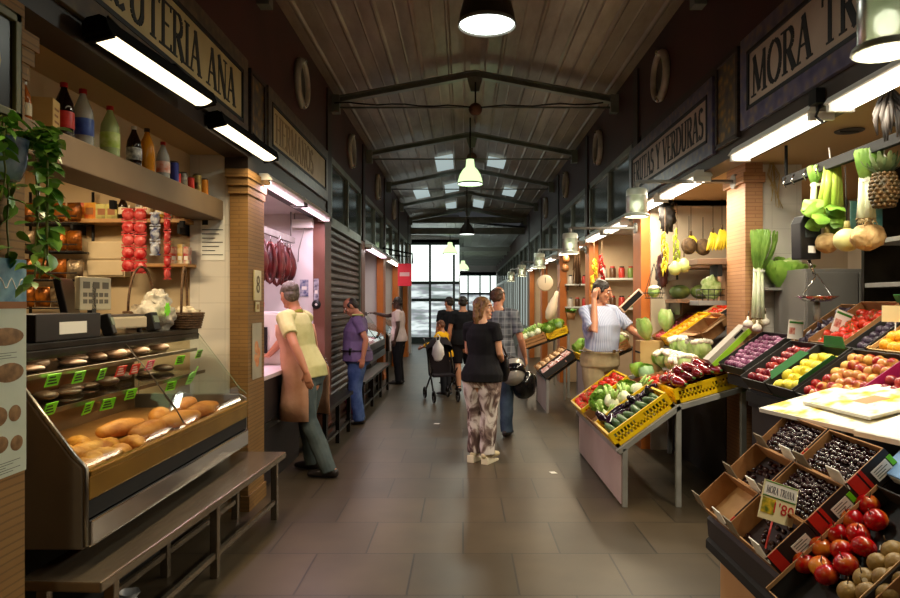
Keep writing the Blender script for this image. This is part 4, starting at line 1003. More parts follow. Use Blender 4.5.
p = at(303, 224, 8.05); r = empty('ceiling_heater', p, label='white wired box on struts high inside the butcher stall', cat='box'); MB().box(-.12,.12,-.05,.05,-.05,.05).build('body', whitep, r, .008); MB().tube([(.02,0,-.05),(-.05,0,-.3),(-.06,0,-.45)], .006, 5).build('cable', gpaint, r); MB().tube([(-.1,0,.05),(-.1,0,.2)], .008, 6).build('strut', gpaint, r)
bench('bag_bench', -1.4, 7.0, -1.38, 8.55, .5, .2, 'steel rail bench before the butcher case, between the two men', m=dsteel)
bench('bag_bench', -1.37, 9.5, -1.35, 12.6, .5, .25, 'steel rail bench beyond the man in purple', m=dsteel, legs=(.02,.33,.66,.98))
r = empty('waste_bin', (-1.62, 9.9, 0), label='small pink plastic tub on the floor under the far bench', cat='tub'); MB().lathe([(0,0),(.11,0),(.14,.22),(.15,.23),(.13,.22),(.1,.02)], 20).build('tub', mat('pink_plastic', S(206,110,140), .4), r); MB().tube([(0,.14*math.cos(PI*i/10),.22+.1*math.sin(PI*i/10)) for i in range(11)], .005, 5).build('handle', gpaint, r)
# ---- roller shutter
r = empty('roller_shutter', (-1.72, 9.79, 0), label='closed brown roller shutter between the second and third left pillars'.replace('left ',''), cat='shutter')
mb = MB(); n = 28
for k in range(n):
    z = k*2.56/n; mb.prism([(0,0),(.035,.02),(.035,.06),(0,.088)], frameM((0,-1.24,z),(1,0,0),(0,0,1)), -2.48)
mb.build('slats', mat('shutter_slats', S(92,72,60), .4, .3, var=S(80,62,52), vscale=3), r)
for y in (-1.25,1.25): MB().box(-.02,.06,y-.03,y+.03,0,2.56).build('guide', beam_m, r)
# ---- later stalls on the same side
r3 = display_case(11.55, 13.9, 'butcher case beyond the shutter where a man leans', dsteel, mat('white_tray', S(222,206,210), .4), light=(1,.76,.8), power=12, rail=steel, inner=wallpink)
r4 = display_case(14.6, 17.0, 'last glass counter on the butchers side', dsteel, mat('white_tray', S(222,206,210), .4), light=(1,.9,.8), power=8, rail=steel, inner=wallpink)
for i in range(6): obj_of(mtm, 'meat_cut', (-1.78-.15*(i%2), 11.8+.33*i, .832), (0,0,R(-.8,.8)), 'pink meat cut inside the case beyond the shutter', 'meat', 'meat cuts beyond the shutter')
r = empty('hanging_sign', (-1.2, 14.0, 1.95), label='red square sign hanging from a dark bracket over the far aisle', cat='sign')
MB().box(-.14,.14,-.03,.03,0,.46).build('board', mat('red_sign', S(206,40,56), .4, emit=S(206,40,56), estr=.25), r, .006)
MB().box(-.1,.1,-.032,-.03,.2,.28).build('print', mat('pale_print', S(240,190,190), .5), r)
mb = MB(); mb.tube([(-.45,0,.78),(.16,0,.66),(.16,0,.46)], .02, 6); mb.tube([(-.45,0,.66),(.1,0,.6)], .015, 6); mb.tube([(-.1,0,.66),(-.1,0,.46)], .01, 6); mb.build('bracket', blackm, r)
# ================================================================== people
skin_l = mat('skin_fair', S(214,160,128), .5, sss=.1); skin_m = mat('skin_tan', S(190,130,98), .5, sss=.1); skin_d = mat('skin_dark', S(70,46,36), .5)
eye_w = mat('eye_white', S(230,225,220), .2); eye_d = mat('eye_dark', S(40,26,20), .2); lipm = mat('lip', S(170,90,80), .5)
def V(*a): return Vector(a)
def lerp(a, b, t): return a+(b-a)*t
def wrinkle(mb, amp=.006, sc=9, seed=0):
    for i, p in enumerate(mb.v):
        q = Vector(p); n = noise.noise_vector(q*sc+Vector((seed,)*3)); mb.v[i] = tuple(q+Vector((n.x, n.y, n.z*.3))*amp)
    return mb
def hand_mb(wrist, d, palm_n, thumb_side, curl=.5, s=1.0):
    """palm, four unequal bent fingers, thumb off the side; d = along hand, palm_n = out of the palm"""
    mb = MB(); d = Vector(d).normalized(); n = Vector(palm_n); n = (n-d*n.dot(d)).normalized(); t = d.cross(n).normalized()*thumb_side
    pc = wrist+d*.05*s
    mb.tube([wrist-d*.01, wrist+d*.03*s, wrist+d*.085*s], [(.025*s,.018*s),(.036*s,.017*s),(.038*s,.014*s)], 10, ref=t, roundcap=True)
    for k, (off, ln) in enumerate(((.028,.072),(.0095,.082),(-.0095,.076),(-.028,.058))):
        p = wrist+d*.08*s+t*off*s; pts = [p-d*.02*s, p]; dd = d.copy()
        for j, f in enumerate((.45,.32,.23)):
            a = curl*(.5+.35*j); dd = (dd*math.cos(a)+n*math.sin(a)).normalized(); p = p+dd*ln*f*s; pts.append(p)
        mb.tube(pts, [.0085*s,.009*s,.0085*s,.008*s,.0065*s], 7, roundcap=True)
    p = wrist+d*.03*s+t*.028*s; d1 = (d*.6+t*.75+n*.25).normalized(); p2 = p+d1*.036*s; d2 = (d*.9+t*.2+n*.5).normalized()
    mb.tube([p-d1*.015*s, p, p2, p2+d2*.03*s], [.012*s,.012*s,.0105*s,.008*s], 7, roundcap=True)
    return mb
def head_parts(c, yaw, pitch, roll=0, s=1.0):
    M = Matrix.Translation(c) @ Euler((pitch, roll, yaw), 'ZXY' if False else 'XYZ').to_matrix().to_4x4() @ Matrix.Scale(s, 4)
    h = MB()
    h.ell((0,-.008,.03), (.074,.092,.086), 18, 12); h.ell((0,.02,-.035), (.058,.066,.078), 16, 10); h.ell((0,.06,-.098), (.03,.03,.022), 10, 8)
    h.ell((0,-.02,-.02), (.066,.06,.07), 14, 10)
    h.tube([(0,.088,.022),(0,.104,-.012),(0,.112,-.03)], [(.009,.01),(.012,.013),(.017,.012)], 8, roundcap=True)
    h.ell((0,.074,.034), (.05,.02,.013), 12, 6); h.ell((.034,.062,-.03), (.024,.024,.024), 8, 6); h.ell((-.034,.062,-.03), (.024,.024,.024), 8, 6)
    for e in (-1, 1): h.ell((e*.076,-.008,-.005), (.01,.022,.034), 8, 8)
    h.ell((0,.081,-.066), (.025,.012,.013), 10, 6)
    h.xf(M)
    f = MB()
    for e in (-1, 1):
        f.ell((e*.031,.078,.008), (.014,.0105,.009), 10, 8, m=1); f.ell((e*.031,.0875,.008), (.0062,.003,.0062), 8, 6, m=2)
        f.tube([(e*.014,.0925,.03),(e*.034,.09,.036),(e*.052,.076,.03)], .004, 5, m=2)
    f.ell((0,.0905,-.06), (.023,.006,.0045), 10, 6, m=3); f.ell((0,.089,-.071), (.02,.007,.006), 10, 6, m=3)
    f.xf(M)
    return h, f, M
def leg_path(hip, knee, ankle): return [hip, lerp(hip,knee,.35), lerp(hip,knee,.75), knee, lerp(knee,ankle,.3), lerp(knee,ankle,.7), ankle]
def human(label, loc, deg, H, P, skin, shirt, trousers, shoe, hair, hairstyle='short', fat=1.0, female=False, shorts=False, sleeve=.62, belt=None, vox=.0095, extra=None, collar=None, cat='person', trouser_fit=1.0, tuck=False):
    s = H/1.75
    r = empty('person', loc, (0,0,rad(deg)), label, cat)
    g = lambda k, d: Vector(P.get(k, d))*s
    sw = .165 if female else .185
    lean = Vector(P.get('lean', (0,0,0)))*s
    sh = {'R': g('RS', (sw,-.005,1.42)), 'L': g('LS', (-sw,-.005,1.42))}
    el = {'R': g('RE', (sw+.06,-.03,1.14)), 'L': g('LE', (-sw-.06,-.03,1.14))}
    wr = {'R': g('RW', (sw+.07,.03,.89)), 'L': g('LW', (-sw-.07,.03,.89))}
    for q in 'RL':
        sh[q] = sh[q]+lean
        if q+'E' not in P: el[q] = el[q]+lean
        if q+'W' not in P: wr[q] = wr[q]+lean
    hp = {'R': g('RH', (.09,0,.88)), 'L': g('LH', (-.09,0,.88))}
    kn = {'R': g('RK', (.1,.02,.48)), 'L': g('LK', (-.1,.02,.48))}
    an = {'R': g('RA', (.105,-.02,.085)), 'L': g('LA', (-.105,-.02,.085))}
    ft = {'R': P.get('Rf', (.15,1)), 'L': P.get('Lf', (-.15,1))}
    hc = g('head', (0,.03,1.632))+lean*1.1
    wa = .9 if female else 1.0
    belly = .03*(fat-1)*4
    T = [(.80,0,0,.12,.1),(.86,0,0,.165 if female else .158,.118),(.94,0,0,.168 if female else .155,.118),(1.04,0,belly*.7,.138*wa,.1),(1.14,0,belly,.142*wa,.102),(1.26,0,.01+belly*.4,.162*wa,.112),(1.36,0,.0,.168*wa,.108),(1.43,0,-.01,.14*wa,.085),(1.475,0,-.015,.07,.06)]
    def torso(add, zmin=0, zmax=9, fatk=True):
        pts, rs = [], []
        for z, x, y, a, b in T:
            if z < zmin or z > zmax: continue
            k = max(0, (z-.9)/.52); p = Vector((x, y, z))*s+lean*min(1,k); pts.append(p); fk = fat if (fatk and .8 < z < 1.3) else 1+(fat-1)*.4
            rs.append((a*s*fk+add, b*s*fk+add))
        return pts, rs
    body = MB()
    p, q = torso(0); body.tube(p, q, 18, ref=(1,0,0), roundcap=True)
    for side in 'RL':
        S_, E, W_ = sh[side], el[side], wr[side]
        body.tube([S_, lerp(S_,E,.3), lerp(S_,E,.8), E, lerp(E,W_,.3), lerp(E,W_,.75), W_], [x*s*(.88 if female else 1) for x in (.056,.05,.042,.039,.041,.032,.026)], 12, roundcap=True)
        body.tube([lerp(S_, Vector((0,-.01,1.44))*s+lean, .5), S_], [.06*s,.054*s], 10, roundcap=True)
        body.tube(leg_path(hp[side], kn[side], an[side]), [x*s*(1+(fat-1)*.4) for x in (.088,.08,.06,.054,.056,.042,.036)], 12, roundcap=True)
        f = ft[side]; fd = Vector((f[0], f[1], 0)).normalized(); a = an[side]
        body.tube([a+Vector((0,0,-.02*s))-fd*.04*s, a+Vector((0,0,-.04*s))+fd*.07*s, a+Vector((0,0,-.055*s))+fd*.15*s], [.032*s,.034*s,.024*s], 8, roundcap=True)
        hd = Vector(P.get(side+'hd', tuple((W_-E).normalized()))); pn = Vector(P.get(side+'pn', (-1 if side == 'R' else 1, 0, 0)))
        body.join(hand_mb(W_, hd, pn, P.get(side+'th', 1 if side == 'R' else -1)*(1), P.get(side+'cu', .5), s))
    nk = Vector((0,-.012,1.46))*s+lean
    body.tube([nk, lerp(nk,hc,.5)+Vector((0,-.012*s,0)), hc+Vector((0,-.015,-.03))*s], [.058*s,.052*s,.055*s], 12)
    h, face, HM = head_parts(hc, rad(P.get('hyaw', 0)), rad(P.get('hpitch', 0)), rad(P.get('hroll', 0)), s)
    body.join(h)
    bm_ = remeshed(body, vox*.8, 1); bm_.join(face)
    bm_.build('body', [skin, eye_w, eye_d, lipm], r)
    # shirt
    c = MB(); p, q = torso(.017, .93 if tuck else .85); q = [(a+.028, b+.028) if (z_.z < 1.08*s and not tuck) else (a, b) for z_, (a, b) in zip(p, q)]; c.tube(p, q, 20, ref=(1,0,0))
    for side in 'RL':
        S_, E, W_ = sh[side], el[side], wr[side]; e2 = lerp(S_, E, sleeve) if sleeve <= 1 else lerp(E, W_, sleeve-1)
        path = [lerp(S_, Vector((0,-.01,1.44))*s+lean, .55), S_]+([E, e2] if sleeve > 1 else [lerp(S_,e2,.5), e2])
        rr = [.07*s,.07*s,.056*s,.05*s] if sleeve > 1 else [.076*s,.078*s,.068*s,.066*s]
        if female: rr = [x*.93 for x in rr]
        c.tube(path, rr, 12)
    wrinkle(remeshed(c, vox*.95, 2), .007).build('shirt', shirt, r)
    # trousers
    c = MB(); p, q = torso(.024, 0, 1.06 if tuck else 1.0); c.tube(p, q, 20, ref=(1,0,0))
    for side in 'RL':
        L_ = leg_path(hp[side], kn[side], an[side]); rr = [x*s*(1+(fat-1)*.4)*trouser_fit for x in (.112,.106,.086,.078,.076,.07,.068)]
        L_[-1] = L_[-1]+Vector((0,0,-.035*s))
        if shorts: L_ = L_[:3]+[lerp(hp[side],kn[side],.92)]; rr = rr[:3]+[.08*s]
        c.tube(L_, rr, 14)
    c.ell(Vector((0,-.015,.92))*s, (.172*s,.135*s*(1+(fat-1)*.4),.12*s), 16, 10)
    wrinkle(remeshed(c, vox*.95, 2), .01, 8, 3).build('shorts' if shorts else 'trousers', trousers, r)
    # shoes
    for side in 'RL':
        f = ft[side]; fd = Vector((f[0], f[1], 0)).normalized(); a = an[side]; z0 = a.z-.085*s
        c = MB(); c.tube([Vector((a.x,a.y,z0+.045*s))-fd*.05*s, Vector((a.x,a.y,z0+.05*s))+fd*.02*s, Vector((a.x,a.y,z0+.042*s))+fd*.1*s, Vector((a.x,a.y,z0+.032*s))+fd*.175*s], [(.038*s,.042*s),(.04*s,.048*s),(.045*s,.038*s),(.036*s,.026*s)], 12, ref=(fd.y,-fd.x,0), roundcap=True)
        c.tube([Vector((a.x,a.y,z0+.06*s)), Vector((a.x,a.y,z0+.11*s))], [.046*s,.042*s], 12)
        so = remeshed(c, vox*.9, 1)
        so.v = [(x, y, max(z, z0+.004)) for x, y, z in so.v]
        so.build('shoe', shoe, r)
    if belt:
        p, q = torso(.037, .93, 1.05); k = lerp(p[0], p[1], .75); a, b = q[0]
        n = 28; c = MB(); c.tube([k+Vector((math.cos(2*PI*i/n)*a, math.sin(2*PI*i/n)*b, 0)) for i in range(n+1)], [(.005,.02)]*(n+1), 6, ref=(0,0,1)); 
        c.v = [tuple(x) for x in c.v]; c.build('belt', belt, r)
        MB().obox(k+Vector((0,b+.006,0)), (.045,.008,.04)).build('buckle', chrome, r)
    if collar:
        c = MB(); n = 20; pts = [nk+Vector((.068*s*math.cos(2*PI*i/n), .062*s*math.sin(2*PI*i/n)+.005, .012*s-.018*s*math.sin(2*PI*i/n))) for i in range(n+1)]
        c.tube(pts, [(.022*s,.008*s)]*(n+1), 6, ref=(0,0,1)); c.build('collar', collar, r)
    # hair
    c = MB()
    if hairstyle in ('short', 'receding'):
        if hairstyle == 'short': c.ell((0,-.016,.048), (.082,.094,.078), 18, 12)
        else: c.ell((0,-.035,.03), (.08,.076,.074), 18, 12)
        c.ell((0,-.05,-.005), (.074,.058,.07), 14, 10)
        for e in (-1,1): c.ell((e*.068,.012,.022), (.014,.03,.036), 8, 6)
    elif hairstyle == 'long':
        c.ell((0,-.018,.045), (.086,.098,.082), 18, 12); c.ell((0,-.05,-.03), (.088,.06,.1), 14, 10)
        for x in (-.07,-.045,-.015,.015,.045,.07): c.tube([(x,-.06,.02),(x*1.25,-.085+abs(x)*.5,-.09),(x*1.3,-.075+abs(x)*.5,-.17-.03*math.cos(x*60)),(x*1.1,-.06,-.2)], [.035,.036,.028,.012], 8, roundcap=True)
        for e in (-1,1): c.tube([(e*.06,.03,.06),(e*.08,.012,.0),(e*.084,-.0,-.08),(e*.075,-.01,-.15)], [.026,.026,.026,.014], 8, roundcap=True)
    if c.v:
        c.xf(HM); hm = remeshed(c, vox*.75, 1); wrinkle(hm, .006, 40, 8); hm.build('hair', hair, r)
    if extra: extra(r, s, hc, sh, el, wr, hp, torso, lean, HM)
    return r
def cloth(name, c, v=None, vs=8, rough=.85, bump=.25, bs=14): return mat(name, c, rough, var=v, vscale=vs, bump=bump, bscale=bs, spec=.2)
jeans_g = cloth('grey_jeans', S(70,82,84), S(88,98,98)); jeans_b = cloth('blue_jeans', S(52,74,120), S(84,106,150)); jeans_d = cloth('dark_jeans', S(52,66,84), S(72,88,104))
blk = cloth('black_cotton', S(20,19,22), S(28,27,30)); hair_g = mat('hair_greybrown', S(74,64,52), .6, var=S(110,100,86), vscale=40, bump=.4, bscale=60)
hair_k = mat('hair_dark', S(30,22,18), .5, var=S(48,36,28), vscale=40, bump=.4, bscale=60); hair_b = mat('hair_honey', S(136,96,52), .5, var=S(92,62,34), vscale=30, bump=.5, bscale=50, stretch=(1,1,.2))
shoe_d = mat('dark_shoe', S(36,30,28), .4); shoe_b = mat('beige_shoe', S(214,198,160), .45)
def stripes(name, c1, c2, sx, dirx='X'):
    m = mat(name, c1, .85, spec=.2); N, L, b = nodes(m)
    tc = N.new('ShaderNodeTexCoord'); wv = N.new('ShaderNodeTexWave'); wv.bands_direction = dirx; wv.inputs['Scale'].default_value = sx; wv.inputs['Distortion'].default_value = .6; wv.inputs['Detail Scale'].default_value = .6
    mx = N.new('ShaderNodeMix'); mx.data_type = 'RGBA'; mx.inputs[6].default_value = c1; mx.inputs[7].default_value = c2
    L.new(tc.outputs['Object'], wv.inputs[0]); L.new(wv.outputs['Fac'], mx.inputs[0]); L.new(mx.outputs[2], b.inputs['Base Color'])
    return m
def plaid(name, base, dark, light, sc):
    m = mat(name, base, .85, spec=.2); N, L, b = nodes(m); tc = N.new('ShaderNodeTexCoord'); last = None
    for i, (dr, s_, col, f) in enumerate((('X',sc,dark,.6),('Z',sc,dark,.6),('X',sc*1.5,light,.3),('Z',sc*1.5,light,.3))):
        wv = N.new('ShaderNodeTexWave'); wv.bands_direction = dr; wv.inputs['Scale'].default_value = s_
        rp = N.new('ShaderNodeValToRGB'); rp.color_ramp.elements[0].position = .62 if i < 2 else .9; rp.color_ramp.elements[1].position = .7 if i < 2 else .95
        mu = N.new('ShaderNodeMath'); mu.operation = 'MULTIPLY'; mu.inputs[1].default_value = f
        L.new(tc.outputs['Object'], wv.inputs[0]); L.new(wv.outputs['Fac'], rp.inputs[0]); L.new(rp.outputs[0], mu.inputs[0])
        mx = N.new('ShaderNodeMix'); mx.data_type = 'RGBA'; mx.inputs[6].default_value = base; mx.inputs[7].default_value = col
        L.new(mu.outputs[0], mx.inputs[0])
        if last: L.new(last, mx.inputs[6])
        last = mx.outputs[2]
    L.new(last, b.inputs['Base Color']); return m
# 1 the man in the apron, leaning on the butcher counter
apron_m = cloth('pink_apron', S(206,158,128), S(192,142,112)); polo_y = cloth('lemon_polo', S(214,210,150), S(200,196,134))
def apron(r, s, hc, sh, el, wr, hp, torso, lean, HM):
    p, q = torso(.03, .85, 1.4); mb = MB(); n = 16; rows = []
    pts = [(p[0]+Vector((0,.02,-.36*s)), (q[1][0]*1.22, q[1][1]*1.5)), (p[0]+Vector((0,.01,-.18*s)), (q[1][0]*1.2, q[1][1]*1.4))]+[(a, (b[0]*(1.14 if a.z < 1.1*s else 1.03), b[1]*(1.3 if a.z < 1.1*s else 1.1))) for a, b in zip(p, q)]
    for c_, (a, b) in pts:
        rows.append([tuple(c_+Vector((a*math.cos(t), b*math.sin(t), 0))) for t in [rad(-35)+rad(250)*i/n for i in range(n+1)]])
    b0 = [v for row in rows for v in row]; k = n+1
    fs = [(j*k+i, j*k+i+1, (j+1)*k+i+1, (j+1)*k+i) for j in range(len(rows)-1) for i in range(n)]
    mb.add(b0, fs, 0, True); wrinkle(mb, .012, 7, 2)
    o = mb.build('apron', apron_m, r); sd = o.modifiers.new('s', 'SOLIDIFY'); sd.thickness = .006; sd.offset = 1
    mb = MB(); top = [Vector(rows[-1][3]), Vector(rows[-1][n-3])]
    mb.tube([top[0], sh['R']+Vector((-.09,.03,.06)), Vector((0,-.075,1.5))*s+lean, sh['L']+Vector((.09,.03,.06)), top[1]], [(.014,.004)]*5, 6); mb.build('strap', apron_m, r)
human('man in lemon polo and pink apron leaning on the butcher counter, grey jeans', (-1.47,6.42,0), 74, 1.82,
    dict(lean=(0,.13,-.02), RE=(.2,.34,1.22), RW=(.16,.5,1.04), Rhd=(0,1,-.1), Rpn=(0,0,-1), LE=(-.31,-.05,1.17), LW=(-.33,-.17,.95), Lhd=(-.05,-.3,-1), Lcu=.35, head=(0,.04,1.635), hyaw=-34, hpitch=-6,
         LK=(-.11,-.07,.49), LA=(-.12,-.28,.085), RK=(.1,.06,.48), RA=(.1,.0,.085)), skin_m, polo_y, jeans_g, shoe_d, hair_g, 'short', 1.12, belt=None, vox=.009, extra=apron, collar=mat('olive_collar', S(150,156,50), .8))
# 2 the man in purple
purple = cloth('purple_tee', S(122,104,140), S(108,90,126))
def patch(r, s, hc, sh, el, wr, hp, torso, lean, HM):
    MB().obox(sh['L']+Vector((.03,-.0,.066)), (.09,.15,.02), (0,.25,0)).build('shoulder_panel', mat('lime_panel', S(190,200,120), .8), r, .006)
    p, q = torso(.03, .93, 1.0); MB().obox(p[0]+Vector((-q[0][0]*.85,.07,.06)), (.04,.07,.09), (0,0,.5)).build('phone_pouch', blackp, r, .008)
human('man in purple T-shirt and blue jeans looking down at the counter', (-1.4,9.05,0), 96, 1.69,
    dict(lean=(0,.0,0), head=(0,.1,1.61), hpitch=-32, hyaw=4, LE=(-.25,-.12,1.16), LW=(-.26,-.08,.92), Lcu=.5, RE=(.22,.1,1.15), RW=(.2,.14,.98), LK=(-.1,.03,.48), RK=(.1,.05,.48)), skin_m, purple, jeans_b, shoe_d, hair_k, 'receding', 1.36, belt=blackp, extra=patch)
# 3 dark-skinned man at the far counter
def whiteapron(r, s, hc, sh, el, wr, hp, torso, lean, HM):
    mb = MB(); mb.tube([(0,.12,1.0),(0,.13,.85),(0,.13,.66)], [(.17,.03),(.19,.035),(.2,.03)], 14, ref=(1,0,0)); wrinkle(remeshed(mb, .012, 1), .01).build('apron', cloth('white_apron', S(220,210,200), S(205,195,186)), r)
human('man in pale pink polo leaning an arm on the far glass counter', (-1.27,13.45,0), 84, 1.72,
    dict(RE=(.24,.28,1.36), RW=(.2,.55,1.42), Rhd=(0,1,.1), Rpn=(0,0,-1), LE=(-.24,-.03,1.15), LW=(-.25,.03,.9), hyaw=-8), skin_d, cloth('pale_polo', S(222,200,196), S(208,186,182)), cloth('dark_trousers', S(30,28,32)), shoe_d, hair_k, 'short', 1.08, extra=whiteapron, vox=.012)
# 4 the woman with patterned trousers
def trpat():
    m = mat('patterned_trousers', S(206,196,186), .85, spec=.2); N, L, b = nodes(m)
    tc = N.new('ShaderNodeTexCoord'); mp = N.new('ShaderNodeMapping'); mp.inputs['Scale'].default_value = (1.3, 1.3, .7)
    n = N.new('ShaderNodeTexNoise'); n.inputs['Scale'].default_value = 7; n.inputs['Detail'].default_value = 6; n.inputs['Distortion'].default_value = 1.2
    rp = N.new('ShaderNodeValToRGB'); e = rp.color_ramp.elements; e[0].position = .4; e[0].color = S(86,68,64); e[1].position = .56; e[1].color = S(214,204,196); k = e.new(.48); k.color = S(140,120,112)
    L.new(tc.outputs['Object'], mp.inputs[0]); L.new(mp.outputs[0], n.inputs[0]); L.new(n.outputs[0], rp.inputs[0]); L.new(rp.outputs[0], b.inputs['Base Color']); return m
def wedges(r, s, hc, sh, el, wr, hp, torso, lean, HM):
    for x in (.075, -.085):
        MB().prism([(-.09,0),(.15,0),(.16,.02),(.06,.03),(-.02,.06),(-.085,.075)], frameM((x-.038,0,0),(0,1,0),(0,0,1)) , .076).build('wedge_sole', mat('cream_sole', S(226,214,184), .6), r, .006)
human('woman in black T-shirt and mottled trousers, honey hair, looking sideways', (.19,6.84,0), -30, 1.66,
    dict(hyaw=-78, RE=(.2,.02,1.16), RW=(.14,.2,1.06), Rhd=(-.5,.8,-.2), Rcu=.8, LE=(-.2,.06,1.16), LW=(-.1,.22,1.05), Lhd=(.6,.8,0), RK=(.075,.02,.5), LK=(-.085,.03,.5), RA=(.075,-.02,.13), LA=(-.085,0,.13)), skin_l, blk, trpat(), shoe_b, hair_b, 'long', 1.12, True, sleeve=.5, vox=.0085, extra=wedges, trouser_fit=1.12)
hb = empty('handbag', (.40, 6.98, 1.02), (0,0,.5), 'black leather handbag at the hip of the woman in mottled trousers', 'bag')
mb = MB(); mb.tube([(0,0,-.2),(0,0,-.12),(0,0,0),(0,0,.04)], [(.03,.1),(.055,.125),(.045,.115),(.015,.1)], 16, ref=(1,0,0), roundcap=True); mb.build('body', mat('black_leather', S(26,24,26), .35, bump=.2), hb)
MB().tube([(0,-.1,.03),(-.05,-.06,.18),(-.1,-.02,.3),(-.06,.05,.2),(0,.1,.03)], [(.012,.004)]*5, 6).build('strap', mat('black_leather', S(26,24,26), .35), hb); MB().obox((.05,0,-.02),(.012,.04,.03)).build('clasp', chrome, hb)
# 5 the man in the checked shirt carrying helmets
human('man in grey checked shirt and jeans seen from behind, carrying helmets', (.42,8.2,0), -14, 1.8,
    dict(RE=(.27,.0,1.14), RW=(.3,.14,.92), Rhd=(.2,.2,-1), Rcu=1.0, LE=(-.2,.12,1.18), LW=(-.08,.28,1.14), hyaw=-18), skin_m, plaid('grey_check', S(112,116,122), S(52,54,62), S(170,172,176), 3.0), jeans_d, shoe_d, mat('hair_brown', S(96,66,44), .55, var=S(70,48,32), vscale=40, bump=.3, bscale=60), 'receding', 1.15, sleeve=.75, vox=.009)
def helmet(loc, rot, shell, lab):
    r = empty('motorcycle_helmet', loc, rot, lab, 'helmet'); mb = MB()
    mb.lathe([(.115,-.13),(.125,-.1),(.135,-.03),(.13,.04),(.105,.1),(.06,.135),(0,.145)], 28, Matrix.Diagonal((1,1.15,1,1))); mb.build('shell', shell, r)
    mb = MB(); n = 14
    for z0, z1, rr in ((-.045,.045,.139),):
        v = [(rr*math.cos(t)*(1 if k == 0 else .985), 1.15*rr*math.sin(t)*(1 if k == 0 else .985), z0 if k == 0 else z1) for k in range(2) for t in [rad(30+120*i/n) for i in range(n+1)]]
        mb.add(v, [(i,i+1,n+2+i,n+1+i) for i in range(n)], 0, True)
    o = mb.build('visor', mat('smoke_visor', S(16,16,20), .08), r); sd = o.modifiers.new('s','SOLIDIFY'); sd.thickness = .006
    MB().lathe([(.117,-.135),(.124,-.12),(.112,-.118),(.105,-.13),(.117,-.135)], 28, Matrix.Diagonal((1,1.15,1,1))).build('rim', blackp, r)
    MB().tube([(.09,.02,-.12),(.04,.02,-.2),(-.04,.02,-.2),(-.09,.02,-.12)], [(.009,.003)]*4, 6).build('chin_strap', blackp, r)
helmet((.575, 7.82, .8), (rad(150), .2, .4), mat('silver_shell', S(170,166,156), .25, .3), 'silver motorcycle helmet held by the man in the checked shirt')
helmet((.735, 8.12, .64), (rad(35), .4, -.6), mat('black_shell', S(20,20,22), .15), 'black motorcycle helmet hanging lower beside the silver one')
# 6-8 group farther up the aisle
human('man in black T-shirt and shorts walking away, up the aisle', (.0,12.2,0), 8, 1.72, dict(RK=(.1,.05,.48), LK=(-.1,-.06,.5), LA=(-.1,-.2,.12), RA=(.1,.08,.085)), skin_m, blk, cloth('black_shorts', S(24,22,26)), shoe_d, hair_k, 'short', 1.1, shorts=True, vox=.012)
human('person in dark clothes half hidden beside the man in shorts', (-.27,13.3,0), 20, 1.72, dict(hyaw=20), skin_m, cloth('charcoal_top', S(26,26,30)), cloth('charcoal_trousers', S(30,30,34)), shoe_d, hair_k, 'short', 1.05, vox=.013)
human('child in bright yellow top reaching over a pushchair', (-.3,11.9,0), 60, 1.32, dict(lean=(0,.1,-.03), LE=(-.3,.18,1.2), LW=(-.36,.42,1.1), Lhd=(0,1,-.4), RE=(.2,.25,1.2), RW=(.12,.45,1.05), hpitch=-15), skin_m, cloth('yellow_top', S(240,180,30), S(228,164,20)), cloth('child_trousers', S(34,34,40)), shoe_d, mat('hair_reddish', S(110,66,44), .5), 'short', 1.0, sleeve=1.8, vox=.011)
pc = empty('pushchair', (-.36, 11.2, 0), (0,0,.3), 'dark folded-hood pushchair in front of the child in yellow', 'pushchair')
for x in (-.2,.2):
    MB().tube([(x,-.3,.1),(x,.25,.95),(x,.38,1.0)], .014, 8).build('frame_tube', dsteel, pc); MB().tube([(x,.3,.1),(x,-.25,.55)], .014, 8).build('frame_tube', dsteel, pc)
    for y in (-.3,.3):
        wv_ = MB(); wv_.tube([(x,y+.085*math.cos(2*PI*i/18),.1+.085*math.sin(2*PI*i/18)) for i in range(19)], .016, 7); [wv_.tube([(x,y,.1),(x,y+.08*math.cos(a),.1+.08*math.sin(a))], .005, 5) for a in (0,1.05,2.1,3.14,4.2,5.2)]; wv_.build('wheel', blackp, pc)
mb = MB(); mb.box(-.19,.19,-.22,.1,.4,.44); mb.obox((0,.17,.66),(.38,.03,.5),(-.3,0,0)); mb.build('seat', cloth('dark_canvas', S(36,30,34)), pc, .01)
MB().tube([(-.2,.38,1.0),(.2,.38,1.0)], .018, 8).build('handle', blackp, pc)
mb = MB(); mb.lathe([(.22,0),(.2,.1),(.13,.18),(0,.22)], 18, Matrix.Translation((0,.1,.82)) @ Matrix.Rotation(-.5,4,'X')); mb.build('hood', cloth('dark_canvas', S(36,30,34)), pc)
r = empty('carrier_bag', (-.40, 10.85, .72), label='white carrier bag hanging by the pushchair below the yellow sleeve', cat='bag')
mb = MB(); mb.tube([(0,0,0),(0,0,.06),(0,0,.18),(0,0,.26)], [(.07,.05),(.1,.07),(.08,.06),(.03,.025)], 14, ref=(1,0,0), roundcap=True); wrinkle(mb, .015, 14, 1); mb.build('sack', mat('white_plastic_film', S(232,228,226), .3), r); MB().tube([(.02,0,.26),(.03,0,.34),(.0,.03,.38),(-.03,0,.34),(-.02,0,.26)], [(.008,.003)]*5, 6).build('handle', mat('white_plastic_film', S(232,228,226), .3), r)
